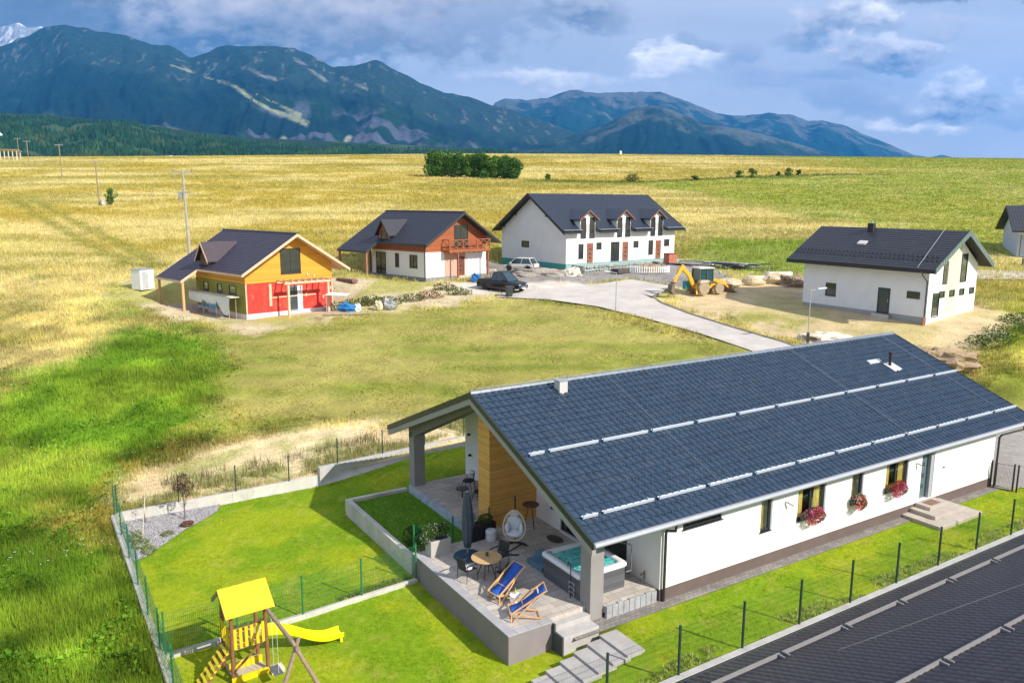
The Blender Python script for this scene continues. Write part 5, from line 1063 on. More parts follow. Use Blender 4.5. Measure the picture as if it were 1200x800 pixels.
# ------------------------------------------------------------------ houses across the meadow
def axv(deg): return (math.sin(R(deg)), math.cos(R(deg)))
def slope_roof(t, T, x0, x1, y0, y1, z0, z1, mat, dir='y', name='roof', p=.3, c=.35, th=.16, under=None, ns=4):
    """one roof plane rising from z0 to z1 along y (or x) between x0..x1, y0..y1"""
    mb = MB()
    if dir == 'y': ln = math.hypot(y1-y0, z1-z0); tile_sheet(mb, (x0, y0, z0), (1, 0, 0), (0, (y1-y0)/ln, (z1-z0)/ln), x1-x0, ln, p, c, .03, .022, ns)
    else: ln = math.hypot(x1-x0, z1-z0); tile_sheet(mb, (x0, y0, z0), (0, 1, 0), ((x1-x0)/ln, 0, (z1-z0)/ln), y1-y0, ln, p, c, .03, .022, ns)
    o = mb.build(name, mat, t, T=T); ub = MB()
    if dir == 'y': lo = [(x0, y0, z0), (x1, y0, z0), (x1, y1, z1), (x0, y1, z1)]
    else: lo = [(x0, y0, z0), (x1, y0, z1), (x1, y1, z1), (x0, y1, z0)]
    ub.hexa([(a, b, c_-th) for a, b, c_ in lo], [(a, b, c_-.01) for a, b, c_ in lo]); ub.build('soffit', under or anth, o, T=T); return o
def dormer(t, T, xf, yc, hw, zb, zw, zp, depth, wallm, tilem, trim, side='W', over=.35, cols=2, wz=None):
    """gabled dormer; xf face plane, runs back along +x for side W or along +y for side S"""
    def q(x, y, z): return (x, y, z) if side == 'W' else (y, x, z)
    d = MB(); d.ext([q(xf, yc-hw, zb), q(xf, yc-hw, zw), q(xf, yc, zp-.1), q(xf, yc+hw, zw), q(xf, yc+hw, zb)], Vector(q(depth, 0, 0))); o = d.build('dormer', wallm, t, T=T)
    for s in (-1, 1):
        r_ = MB(); k = hw+over; sl = (zp-zw)/hw; ze = zp-sl*k
        P = [q(xf-over, yc+s*k, ze), q(xf+depth, yc+s*k, ze), q(xf+depth, yc, zp), q(xf-over, yc, zp)]; r_.hexa(P, [(a, b, c+.11) for a, b, c in P]); r_.build('dormer_roof', tilem, o, T=T)
        b = MB(); P = [q(xf-over-.04, yc+s*k, ze-.1), q(xf-over-.005, yc+s*k, ze-.1), q(xf-over-.005, yc, zp-.1), q(xf-over-.04, yc, zp-.1)]; b.hexa(P, [(a, b_, c+.24) for a, b_, c in P]); b.build('bargeboard', trim, o, T=T)
    face = ('W', xf) if side == 'W' else ('S', xf)
    if wz: window(o, face, yc-hw*.55, wz[0], yc+hw*.55, wz[1], T=T, cols=cols, sill=False)
    return o
pine_trim = M('pale_pine_trim', (.68, .47, .32), .6, .12, 3)
def timber_house(label, pos, T, lower, upper, plinth, tilem, trim, window_m, unfinished):
    h = thing('timber_house', label, 'house', pos); Wd, Ln = 8.7, 9.6; ZE, ZR, RX = 3.95, 7.3, 4.6
    sl = (ZR-ZE)/(RX+.8)
    def zz(x): return ZR-abs(x-RX)*sl
    lo = MB(); lo.box(0, 0, .35, Wd, Ln, 3.05); lo.build('ground_floor_wall', lower[0], h, T=T)
    if lower[1] is not lower[0]: MB().box(-.03, .0, .35, .0, Ln, 3.05).build('side_wall', lower[1], h, T=T)
    up = MB(); up.ext([(0, 0, 3.052), (0, 0, zz(0)-.2), (RX, 0, ZR-.2), (Wd, 0, zz(Wd)-.2), (Wd, 0, 3.052)], (0, Ln, 0)); up.build('timber_gable', upper, h, T=T)
    pb = MB(); pb.box(-.012, -.02, -1.2, Wd+.012, Ln, .348); pb.build('plinth', plinth, h, T=T)
    # roof: right slope, left slope, and the porch part of the left slope that reaches further out
    slope_roof(h, T, Wd+1.3, RX, -1.1, 13.0, zz(Wd+1.3), ZR, tilem, 'x', 'roof', under=trim if unfinished else anth)
    slope_roof(h, T, -.8, RX, -1.1, 7.4, ZE, ZR, tilem, 'x', 'roof', under=trim if unfinished else anth)
    slope_roof(h, T, -2.4, RX, 7.4, 13.0, ZR-(RX+2.4)*sl, ZR, tilem, 'x', 'porch_roof', under=trim if unfinished else anth)
    rc_ = MB(); rc_.tube([(RX, -1.1, ZR+.02), (RX, 13.0, ZR+.02)], .11, 8); rc_.build('ridge_cap', tilem, h, T=T)
    bb = MB()
    for (y, xa, xb) in ((-1.14, -.8, RX), (-1.14, Wd+1.3, RX), (13.0, -2.4, RX), (13.0, Wd+1.3, RX), (7.36, -2.4, -.6)):
        za, zb = zz(xa), zz(xb); P = [(xa, y, za-.22), (xa, y+.04, za-.22), (xb, y+.04, zb-.22), (xb, y, zb-.22)]; bb.hexa(P, [(a, b, c+.25) for a, b, c in P])
    bb.box(-.84, -1.1, ZE-.2, -.80, 7.36, ZE-.01); bb.box(-2.44, 7.4, zz(-2.4)-.2, -2.4, 13.0, zz(-2.4)-.01); bb.build('bargeboard', trim, h, T=T)
    for (x, y) in ((-2.2, 7.6), (-2.2, 12.8), (2.0, 12.8), (6.0, 12.8)): MB().box(x-.1, y-.1, -.9, x+.1, y+.1, zz(x)-.2).build('porch_post', m_pine if unfinished else M('reddish_post', (.30, .13, .08), .6), h, T=T)
    MB().box(-2.6, 7.5, -.8, Wd, 13.1, .12).build('porch_deck', M('brown_deck_boards', (.26, .15, .11), .7, .2, 3) if not unfinished else M('raw_pallet_wood', (.42, .33, .24), .8), h, T=T)
    dormer(h, T, -.25, 6.9 if not unfinished else 7.0, .95, 3.6, 5.1, 6.35, 3.2, upper if not unfinished else M('dark_stained_wood', (.12, .06, .035), .7), M_roof('dormer_tiles_'+('a' if unfinished else 'b'), (.05, .035, .045) if unfinished else (.03, .03, .04), .5), trim, 'W', .35, 1, (4.2, 5.1) if not unfinished else None)
    # gable front
    if unfinished:
        window(h, ('S', 0), 3.45, 3.7, 5.45, 6.0, T=T, cols=2, fm=window_m)
        door(h, ('S', 0), 4.15, .3, 5.3, 2.6, T=T, dm=M('blue_grey_door', (.12, .16, .20), .4), glazed=True)
        MB().box(5.0, -.05, .3, 5.5, -.02, 2.6).build('door_board', white_p, h, T=T)
        bl = MB()
        for x in (3.3, 7.35): bl.box(x-.09, -1.5, -.3, x+.09, -1.32, 2.9)
        bl.box(2.9, -1.55, 2.9, 7.6, -1.3, 3.06); bl.box(2.9, -.1, 2.9, 7.6, -.02, 3.1)
        for i in range(8): x = 3.0+i*.63; bl.box(x-.04, -1.6, 3.06, x+.04, 0, 3.2)
        bl.build('balcony_frame', pine_trim, h, T=T)
        bt_ = MB(); bt_.box(2.2, -.06, .9, 2.45, -.012, 2.9); bt_.box(2.5, -.04, 1.6, 6.9, -.012, 1.7); bt_.box(-.02, -.05, .35, .1, -.012, 3.0); bt_.box(8.6, -.05, .35, 8.72, -.012, 3.0)
        for x, z in ((2.2, 2.3), (2.25, 1.2), (7.6, 1.2), (5.8, 1.5), (8.4, 2.0), (6.7, 3.2), (6.0, 3.4)): bt_.box(x, -.08, z, x+.14, -.03, z+.3)
        bt_.build('nailed_battens', pine_trim, h, T=T)
        for a, b in ((1.6, 2.9), (4.3, 5.2), (7.0, 8.0)): window(h, ('W', -.03), a, 1.9, b, 2.75, T=T, fm=anth, sill=False)
        pl_ = MB(); pl_.box(.5, -1.2, -.45, 8.9, -.03, -.1); pl_.build('base_slab', concrete_l, h, T=T)
    else:
        bal = MB(); bal.box(2.3, -1.15, 3.08, 8.3, 0, 3.25); bal.box(2.3, -1.2, 3.0, 8.3, -1.1, 3.3); b0 = bal.build('balcony', M('red_brown_balcony', (.30, .09, .035), .6, .2, 4), h, T=T)
        rl_ = MB(); rl_.beam((2.35, -1.12, 4.35), (8.25, -1.12, 4.35), .08, .09); rl_.beam((2.35, -1.12, 3.45), (8.25, -1.12, 3.45), .06, .06)
        xs = [2.35, 4.3, 6.3, 8.25]
        for x in xs: rl_.box(x-.05, -1.17, 3.25, x+.05, -1.07, 4.4)
        for a, b in zip(xs[:-1], xs[1:]):
            for p0, p1 in (((a, 3.48), ((a+b)/2, 4.3)), ((a, 4.3), ((a+b)/2, 3.48)), (((a+b)/2, 3.48), (b, 4.3)), (((a+b)/2, 4.3), (b, 3.48))): rl_.beam((p0[0], -1.12, p0[1]), (p1[0], -1.12, p1[1]), .05, .07)
        for x in (2.35, 8.25): rl_.beam((x, -1.12, 4.35), (x, 0, 4.35), .07, .07); rl_.beam((x, -1.12, 3.6), (x, 0, 4.3), .05, .06)
        rl_.build('railing', MATS['red_brown_balcony'], b0, T=T)
        for i in range(9): x = 2.5+i*.7; MB().box(x-.06, -1.25, 2.92, x+.06, 0, 3.05).build('joist', MATS['red_brown_balcony'], b0, T=T)
        for x in (3.6, 8.0): MB().box(x-.08, -1.15, -.4, x+.08, -1.0, 3.0).build('balcony_post', MATS['red_brown_balcony'], h, T=T)
        MB().box(2.6, -.03, .35, 5.6, -.002, 3.0).build('entrance_render', M('salmon_render', (.55, .33, .26), .85, .06), h, T=T)
        door(h, ('S', -.03), 4.35, .35, 5.4, 2.45, T=T, dm=M('chestnut_door', (.16, .05, .025), .5))
        window(h, ('S', 0), 4.0, 3.35, 6.0, 5.9, T=T, cols=2, sill=False)
        stp_ = MB(); stp_.box(3.6, -1.3, -.4, 6.4, -.03, .1); stp_.box(3.9, -1.0, .1, 6.0, -.03, .34); stp_.build('step', concrete_l, h, T=T)
        for a, b, z0, z1, c_ in ((1.4, 2.7, 1.3, 2.72, 2), (4.6, 5.25, 1.25, 2.78, 1)): window(h, ('W', 0), a, z0, b, z1, T=T, cols=c_)
        window(h, ('W', 0), 7.0, .35, 8.8, 2.8, T=T, cols=2, sill=False)
        dp = MB(); dp.tube([(-.06, .1, .0), (-.06, .1, 3.6), (-.7, .1, 3.85)], .045, 6); dp.build('downpipe', anth, h, T=T)
        MB().box(-.8, -1.1, 3.9, -.72, 7.4, 3.99).build('gutter', anth, h, T=T)
    return h
m_or = M_wood('orange_gable_boards', (.72, .34, .03), .6, .16, 'Z', .12, (1, 1, 6)); m_red = M('red_painted_panels', (.58, .035, .022), .75, .12, 2.5, .3, dirt=(.62, .12, .08))
m_olive = M('olive_wall_membrane', (.26, .25, .05), .8, .15, 2, .3); m_pink = M('pale_pink_insulation', (.72, .60, .68), .8, .08, 2); tile_d = M_roof('plum_charcoal_tiles', (.035, .030, .048), .38, .5, .2); tile_b = M_roof('black_blue_tiles', (.022, .024, .036), .35, .5, .2)
TD = (axv(46), axv(-46))
timber_house('half built timber house with orange gable and red ground floor beside a scaffold', (-23.4, 69.3, 3.35), TD, (m_red, m_olive), m_or, m_pink, tile_d, pine_trim, anth, True)
m_tim = M_wood('red_brown_timber', (.34, .095, .03), .6, .18, 'Z', .2, (1, 1, 6))
timber_house('white house with red brown timber gable, carved balcony and dark roof behind the pickup', (-9.3, 85.4, 5.1), TD, (white_r, white_r), m_tim, M('grey_plinth', (.22, .23, .25), .8), tile_b, anth, anth, False)
# scaffold with hung sheets in front of the half built house
scf = thing('scaffold', 'low scaffold with white sheets hung along the side of the half built house', 'scaffold', (-23.4, 69.3, 3.35)); 
sp_ = MB()
for y in (1.2, 3.6, 6.2, 8.8):
    for x in (-1.0, -.35): sp_.tube([(x, y, -.9), (x, y, 1.85)], .035, 6)
    sp_.tube([(-1.0, y, 1.8), (-.35, y, 1.8)], .03, 6)
sp_.tube([(-1.0, .9, 1.8), (-1.0, 9.2, 1.8)], .03, 6); sp_.tube([(-1.0, 1.2, -.3), (-1.0, 3.6, .3)], .03, 6); sp_.build('poles', galv, scf, T=TD)
MB().box(-1.1, .6, 1.83, -.3, 9.2, 1.88).build('plank_deck', M('pale_planks', (.62, .56, .47), .8, .15, 4), scf, T=TD)
def banner(y0, y1, drop, nm, seed):
    b = MB(); n, m = 14, 6
    for j in range(m+1):
        for i in range(n+1):
            f = i/n; g = j/m; y = y0+(y1-y0)*f; sag = (1-(2*f-1)**2)*.3; z = 1.8-(drop*(1+.35*math.sin(f*3.1+seed)))*g-sag*g; x = -1.04-.10*math.sin(g*3)*abs(math.sin(f*6+seed)); b.v.append((x, y, z))
    b.f = [(j*(n+1)+i, j*(n+1)+i+1, (j+1)*(n+1)+i+1, (j+1)*(n+1)+i) for j in range(m) for i in range(n)]; return b.build(nm, M('white_tarpaulin', (.66, .68, .66), .6, .1, 3), scf, T=TD, smooth=True)
banner(.9, 3.3, 1.0, 'hung_sheet', 1); s2 = banner(3.3, 6.3, .85, 'hung_sheet', 2); banner(6.3, 9.0, .8, 'hung_sheet', 3)
# faded blue lettering on the middle sheet
bl_m = M('faded_blue_print', (.03, .22, .36), .6, .2, 6); lt = MB()
def stroke(p, q, w=.11): lt.beam((-1.19, p[0], p[1]), (-1.19, q[0], q[1]), .02, w) if abs(p[0]-q[0]) > .01 else lt.box(-1.2, p[0]-w/2, min(p[1], q[1]), -1.18, p[0]+w/2, max(p[1], q[1]))
def letter(ch, y, z, w=.42, h=.5):   # y decreases towards the gable, letters read left to right
    S = {'C': [((0, 1), (1, 1)), ((0, 0), (0, 1)), ((0, 0), (1, 0))], 'A': [((0, 0), (.5, 1)), ((.5, 1), (1, 0)), ((.2, .4), (.8, .4))], 'M': [((0, 0), (0, 1)), ((0, 1), (.5, .3)), ((.5, .3), (1, 1)), ((1, 0), (1, 1))], 'P': [((0, 0), (0, 1)), ((0, 1), (1, 1)), ((1, 1), (1, .5)), ((1, .5), (0, .5))]}[ch]
    for (a, b) in S: stroke((y-a[0]*w, z+a[1]*h), (y-b[0]*w, z+b[1]*h))
for ch, y, z in (('C', 6.05, .62), ('A', 5.45, .58), ('A', 4.85, .55), ('M', 4.2, .52), ('P', 3.6, .52)): letter(ch, y, z)
lt.build('printed_letters', bl_m, s2, T=TD)

# row house C
TC = (axv(50), axv(-33)); rh = thing('row_house', 'white row house with three gabled dormers under a dark slate blue roof', 'house', (6.2, 92.0, 5.6)); LX, WY, ZE, ZR, RY = 19.6, 13.9, 4.5, 8.95, 6.8
w_ = MB(); w_.ext([(0, 0, .85), (0, 0, ZE-.1), (0, RY, ZR-.25), (0, WY, ZE+.05), (0, WY, .85)], (LX, 0, 0)); w_.build('wall', white_r, rh, T=TC)
teal = M('teal_insulation_boards', (.06, .34, .32), .8, .08, 2); MB().box(-.03, -.02, -.9, LX+.03, WY, .848).build('plinth', teal, rh, T=TC)
MB().box(.02, -.05, -1.0, LX+.1, -.021, .7).build('front_plinth', M('grey_green_adhesive', (.35, .40, .38), .85, .2, 2.5, .3), rh, T=TC)
tile_c = M_roof('slate_blue_smooth_tiles', (.026, .034, .052), .4, .4, .08)
sl = (ZR-ZE)/(RY+.8); segs = [(-.9, 2.0), (4.9, 8.3), (11.1, 14.5), (17.3, 20.9)]
slope_roof(rh, TC, -.9, 20.9, 1.2, RY, ZE+sl*2.0, ZR, tile_c, 'y', 'roof', c=.4)
slope_roof(rh, TC, 20.9, -.9, WY+.9, RY, ZE-.1, ZR, tile_c, 'y', 'rear_roof_slope', c=.4, ns=2)
for a, b in segs: slope_roof(rh, TC, a, b, -.8, 1.2, ZE, ZE+sl*2.0, tile_c, 'y', 'eave_roof', c=.4); MB().box(a, -.82, ZE+.25, b, -.3, ZE+.30).build('snow_rail', galv, rh, T=TC)
for x in (-.95, 20.9):
    bb = MB()
    for (ya, yb) in ((-.8, RY), (WY+.9, RY)):
        za, zb = (ZE if ya < 0 else ZE-.1), ZR; P = [(x, ya, za-.3), (x+.05, ya, za-.3), (x+.05, yb, zb-.3), (x, yb, zb-.3)]; bb.hexa(P, [(p, q_, c+.36) for p, q_, c in P])
    bb.build('bargeboard', M('brown_black_boards', (.03, .022, .02), .6), rh, T=TC)
for y in (3.0, 6.8, 10.5, 13.2): z = (ZR-abs(y-RY)*(sl if y < RY else (ZR-ZE+.1)/(WY+.9-RY))); MB().box(-.9, y-.1, z-.5, 0, y+.1, z-.3).build('purlin_end', MATS['brown_black_boards'], rh, T=TC)
brn = M('brown_red_fascia', (.16, .07, .05), .6)
for i, xc in enumerate((3.45, 9.7, 15.9)):
    d = MB(); d.box(xc-1.25, -.03, 4.3, xc+1.25, 0, ZE+.9); d.build('dormer_front', white_r, rh, T=TC)
    o = dormer(rh, TC, -.03, xc, 1.25, 4.4, 6.1, 6.95, 4.6, white_r, tile_c, brn, 'S', .4)
    for s in (-1, 1): window(o, ('S', -.03), xc+s*.72-.42, 3.75, xc+s*.72+.42, 6.15, T=TC, cols=1, sill=False)
for (a, b, z0, z1) in ((2.0, 2.8, 1.4, 3.1), (5.0, 5.85, 2.4, 3.2), (11.6, 12.5, 2.4, 3.2), (14.45, 15.3, 1.4, 3.2), (17.5, 18.5, 2.4, 3.25)): window(rh, ('S', 0), a, z0, b, z1, T=TC)
window(rh, ('S', 0), 7.5, .86, 9.0, 3.2, T=TC, cols=3, sill=False)
red_d = M('red_brown_door', (.25, .08, .04), .5)
for a in (3.4, 9.6, 15.85): door(rh, ('S', 0), a, .87, a+1.0, 3.15, T=TC, dm=red_d)
window(rh, ('W', 0), 7.6, 2.45, 9.2, 3.2, T=TC, cols=1)
# stone terrace in front of the row house with rough gabions
tg = thing('stone_terrace', 'low rough grey green stone wall along the front of the row house', 'wall', (6.2, 92.0, 5.6)); s_ = MB()
rgn = random.Random(5)
for i in range(44):
    for j in range(5): x = 1.2+i*.4; s_.blob((x, -2.2+rgn.uniform(-.08, .08), -.85+j*.36), (.24, .2, .2), rgn.random()*50, .25, 5, 7)
s_.build('stones', M('grey_green_stone', (.30, .35, .33), .9, .25, 3, .4), tg, T=TC); MB().box(1.0, -2.2, -1.2, 19.0, -.06, .74).build('fill', M('terrace_fill', (.36, .37, .35), .9, .2, 1.5, .5, 10), tg, T=TC)

# white house A on the right
TA = (axv(-31), axv(53)); ha = thing('gabled_house', 'white gabled house with black tiled roof and grey striped gable trim on the right', 'house', (33.15, 63.0, 4.03)); LX, WY, ZR, RY = 12.0, 8.4, 7.32, 4.35
w_ = MB(); w_.ext([(0, 0, .5), (0, 0, 4.35), (0, RY, 7.05), (0, WY, 4.45), (0, WY, .5)], (LX, 0, 0)); w_.build('wall', white_c, ha, T=TA)
MB().box(.03, .03, -1.0, LX-.03, WY-.03, .499).build('plinth', M('grey_concrete_base', (.33, .35, .34), .85, .12, 1.5), ha, T=TA); MB().box(-.02, .03, -1.0, .029, WY+.02, .55).build('gable_plinth', M('pale_render_base', (.66, .64, .60), .85, .05), ha, T=TA)
tile_a = M_roof('matt_black_tiles', (.030, .032, .040), .42, .4, .25)
slope_roof(ha, TA, 13.4, -.9, -.95, RY, 4.42, ZR, tile_a, 'y', 'roof', p=.3, c=.36, th=.22, under=M('black_soffit', (.02, .02, .024), .6)); slope_roof(ha, TA, -.9, 13.4, WY+1.0, RY, 4.42, ZR, tile_a, 'y', 'rear_roof_slope', th=.22, under=MATS['black_soffit'], ns=3)
bb = MB(); MBs = MB()
for (ya, yb) in ((-.95, RY), (WY+1.0, RY)):
    P = [(-.95, ya, 4.42-.34), (-.9, ya, 4.42-.34), (-.9, yb, ZR-.34), (-.95, yb, ZR-.34)]; bb.hexa(P, [(p, q_, c+.44) for p, q_, c in P])
    for i in range(20): f = (i+.5)/20; y = ya+(yb-ya)*f; z = 4.42+(ZR-4.42)*f; MBs.box(-.98, y-.04, z-.36, -.951, y+.04, z+.07)
bb.build('bargeboard', M('grey_green_trim', (.10, .15, .14), .5, .1), ha, T=TA); MBs.build('trim_ribs', M('pale_trim_ribs', (.25, .32, .31), .5), ha, T=TA)
MB().box(-.9, -1.0, 4.12, 13.4, -.95, 4.44).build('fascia', MATS['black_soffit'], ha, T=TA)
gg = MB()
for i in range(34):
    for k, yy_ in ((0, .1), (1, .55)): x = -.5+i*.41+k*.2; f = (yy_+.95)/(RY+.95); gg.box(x, yy_, 4.42+(ZR-4.42)*f+.03, x+.14, yy_+.06, 4.42+(ZR-4.42)*f+.16)
gg.build('snow_hooks', anth, ha, T=TA)
window(ha, ('S', 0), 8.5, 1.35, 9.55, 2.5, T=TA, cols=1); window(ha, ('S', 0), .65, 1.95, 1.75, 2.5, T=TA)
door(ha, ('S', 0), 3.25, .42, 4.35, 2.55, T=TA, glazed=True); MB().box(3.0, -.5, .0, 4.6, -.031, .4).build('step', galv, ha, T=TA)
MB().box(-.025, 2.9, .56, -.001, 5.2, 6.3).build('beige_panel', M('beige_render', (.55, .52, .45), .85, .05), ha, T=TA)
window(ha, ('W', 0), .85, .45, 1.95, 2.4, T=TA, sill=False); window(ha, ('W', 0), 2.25, 3.05, 3.0, 4.9, T=TA, sill=False); window(ha, ('W', 0), 5.3, 3.05, 6.35, 5.4, T=TA, sill=False)
for a in (1.9, 3.6, 5.4, 7.2): window(ha, ('W', -.026 if a == 3.6 else 0), a, 1.95, a+.85, 2.5, T=TA, sill=False)
dp = MB(); dp.tube([(.1, -1.0, 4.1), (.1, -.95, 3.95), (.1, -.08, 3.4), (.1, -.08, .55)], .05, 6); o = dp.build('downpipe', anth, ha, T=TA); dp = MB(); dp.tube([(.1, -.08, .55), (.1, -.2, -.1)], [.07, .11], 6); dp.build('drain_collar', M('terracotta_plastic', (.45, .15, .08), .6), o, T=TA)
lwm = MB(); lwm.tube([(1.2, RY, ZR+.15), (.6, -.9, 4.55), (.15, -1.0, 4.2)], .012, 5); lwm.build('lightning_wire', galv, ha, T=TA)
c_ = MB().box(7.5, RY-.65, 6.3, 8.05, RY-.2, 7.75).build('chimney', M('black_brick', (.02, .02, .022), .6), ha, T=TA); MB().tube([(7.75*TA[0][0]+(RY-.45)*TA[1][0], 7.75*TA[0][1]+(RY-.45)*TA[1][1], 7.75), (7.75*TA[0][0]+(RY-.45)*TA[1][0], 7.75*TA[0][1]+(RY-.45)*TA[1][1], 8.0)], .10, 8).build('flue', galv, c_)
f_ = (1.9+.95)/(RY+.95); zc = 4.42+(ZR-4.42)*f_; MB().hexa([(7.0, 1.7, zc-.06), (7.8, 1.7, zc-.06), (7.8, 2.2, zc+.2), (7.0, 2.2, zc+.2)], [(7.0, 1.7, zc+.06), (7.8, 1.7, zc+.06), (7.8, 2.2, zc+.30), (7.0, 2.2, zc+.30)]).build('roof_hatch', M('pale_flashing'), ha, T=TA)
# house E cut by the right edge of the view
TE = (axv(112), axv(22)); he = thing('garage_house', 'pale house with open garage and steep dark roof cut by the right edge', 'house', (64.2, 101.5, 6.9))
E_ = MB(); E_.ext([(0, 0, 0), (0, 0, 3.3), (0, 5, 6.2), (0, 10, 3.3), (0, 10, 0)], (14, 0, 0)); E_.build('wall', M('grey_white_render', (.50, .54, .60), .85, .05), he, T=TE)
te = M_roof('grey_black_tiles', (.04, .042, .05), .4, .5, .2)
slope_roof(he, TE, -.9, 14.5, -1.0, 5, 3.25, 6.4, te, 'y', 'roof'); slope_roof(he, TE, 14.5, -.9, 11, 5, 3.25, 6.4, te, 'y', 'rear_roof_slope')
ga = MB(); ga.box(1.1, -.03, .1, 5.2, .0, 2.35); ga.build('garage_opening', dark_in, he, T=TE); MB().box(0, -.06, 2.75, 5.6, -.001, 3.1).build('lintel', white_p, he, T=TE)
dormer(he, TE, -.4, 4.6, 1.5, 3.0, 4.6, 5.7, 3.5, MATS['grey_white_render'], te, white_p, 'S', .35, 1, (3.6, 4.6)); MB().tube([(.3, -98.6+98.5, .1), (.3, -.1, 3.2)], .05, 6).build('downpipe', anth, he)
fw_ = thing('boundary_fence', 'low grey block wall with pale gate panels in front of the garage house', 'fence', (61.0, 95.0, 6.4)); MB().box(0, 0, -.3, 14, .25, .75).build('wall', M('dark_block_wall', (.13, .14, .13), .9, .3, 1), fw_)
for i in range(4): MB().box(.8+i*1.9, -.05, .76, 2.2+i*1.9, .1, 1.5).build('panel', M('pale_panel', (.55, .56, .54), .7), fw_)

# ------------------------------------------------------------------ vehicles
tyre = M('tyre_rubber', (.02, .02, .02), .85, .15, 8); rimm = M('alloy_rim', (.35, .36, .38), .3, .05, 3, metal=.6)
def wheel(par, x, y, r, w, mat_r=None, mat_t=None):
    o = MB().lathe([(r*.6, -w/2), (r*.93, -w/2), (r, -w*.35), (r, w*.35), (r*.93, w/2), (r*.6, w/2)], (0, 0, 0), 22).build('wheel', mat_t or tyre, par, loc=(x, y, r), rot=(R(90), 0, 0))
    m = MB().lathe([(.02, -w*.42), (r*.6, -w*.45), (r*.62, 0), (r*.6, w*.45), (.02, w*.42)], (0, 0, 0), 14); m.build('rim', mat_r or rimm, o); return o
def car(name, label, cat, paint, L, Wd, H, kind, pos, rz, group=None):
    """x forward. body lofted from cross sections, glasshouse on top"""
    c = thing(name, label, cat, pos, rz, group); h = L/2; g = .28; bl = H*.56
    if kind == 'pickup': st = [(-h, .55, bl*.96, .93), (-h+.1, .35, bl, 1), (-h+1.5, .30, bl, 1), (-.4, .28, bl*1.0, 1), (.9, .28, bl*1.02, 1), (1.3, .30, bl*.98, 1), (h-.5, .32, bl*.90, .97), (h-.1, .36, bl*.84, .88), (h, .50, bl*.62, .80)]
    else: st = [(-h, .45, bl*.92, .84), (-h+.1, .32, bl*1.02, .94), (-h+.7, .26, bl*1.02, 1), (-.2, .24, bl, 1), (.7, .24, bl*.97, 1), (h-.9, .27, bl*.90, .98), (h-.2, .30, bl*.74, .88), (h, .42, bl*.52, .78)]
    rings = [[(x, -Wd/2*k*.94, z0), (x, -Wd/2*k, z0+.14), (x, -Wd/2*k, z0+(z1-z0)*.6), (x, -Wd/2*k*.93, z1-.04), (x, -Wd/2*k*.8, z1), (x, Wd/2*k*.8, z1), (x, Wd/2*k*.93, z1-.04), (x, Wd/2*k, z0+(z1-z0)*.6), (x, Wd/2*k, z0+.14), (x, Wd/2*k*.94, z0)] for x, z0, z1, k in st]
    loft(MB(), rings).build('body', paint, c, bevel=.02)
    if kind == 'pickup': gh = [(-.75, .74), (-.55, .70), (.75, .68), (1.35, .78)]; top = [(-.55, H), (.55, H)]; zb = bl-.02; a0, a1, b0, b1 = -.85, 1.35, -.55, .45
    else: zb = bl-.02; a0, a1, b0, b1 = -h+.25, 1.15, -h+.65, .35
    wb, wt = Wd/2*.90, Wd/2*.70
    MB().hexa([(a0, -wb, zb), (a1, -wb, zb), (a1, wb, zb), (a0, wb, zb)], [(b0, -wt, H-.05), (b1, -wt, H-.05), (b1, wt, H-.05), (b0, wt, H-.05)]).build('windows', M('tinted_car_glass', (.02, .05, .06), .05, .1, spec=.9), c, bevel=.03)
    rf_ = MB(); rf_.hexa([(b0-.03, -wt-.01, H-.06), (b1+.03, -wt-.01, H-.06), (b1+.03, wt+.01, H-.06), (b0-.03, wt+.01, H-.06)], [(b0+.05, -wt+.06, H), (b1-.08, -wt+.06, H), (b1-.08, wt-.06, H), (b0+.05, wt-.06, H)]); 
    for sy in (-1, 1):
        rf_.beam((a0, sy*wb, zb), (b0, sy*wt, H-.04), .07, .07); rf_.beam((a1, sy*wb, zb), (b1, sy*wt, H-.04), .06, .06); m_ = (a0+a1)/2-.05; rf_.beam((m_, sy*(wb+.005), zb), ((b0+b1)/2, sy*(wt+.005), H-.04), .07, .03)
    rf_.build('roof', paint, c, bevel=.01)
    r = .36 if kind == 'pickup' else .31
    for sx in (-h+(1.15 if kind == 'pickup' else .72), h-.88):
        for sy in (-1, 1): 
            wheel(c, sx, sy*(Wd/2-.1), r, .22)
            ar = MB(); ar.tube([(sx+(r+.07)*math.cos(t), sy*(Wd/2-.005), r+(r+.07)*math.sin(t)) for t in np.linspace(0, math.pi, 11)], .035, 5); ar.build('wheel_arch', black_m, c)
    for sy in (-1, 1):
        MB().box(h-.22, sy*Wd*.30-.16, bl*.62, h-.03, sy*Wd*.30+.16, bl*.74).build('headlight', M('headlight_glass', (.6, .65, .7), .1), c, bevel=.02)
        MB().box(-h-.01, sy*Wd*.40-.09, bl*.6, -h+.16, sy*Wd*.40+.07, bl*1.0).build('tail_light', M('red_lens', (.5, .02, .03), .2), c, bevel=.02)
        MB().box(.75, sy*(Wd/2+.12)-.09, bl, .95, sy*(Wd/2+.12)+.09, bl+.15).build('mirror', paint, c, bevel=.02)
    MB().box(h-.04, -Wd*.26, bl*.40, h+.015, Wd*.26, bl*.60).build('grille', M('chrome_grille', (.25, .26, .28), .25, .3, 12, metal=.7), c)
    MB().box(h-.02, -.26, .36, h+.03, .26, .47).build('licence_plate', white_p, c); MB().box(-h-.03, -.26, bl*.62, -h+.02, .26, bl*.75).build('licence_plate', white_p, c)
    MB().box(-h-.04, -Wd*.43, .30, -h+.12, Wd*.43, .46).build('bumper', black_m, c, bevel=.02)
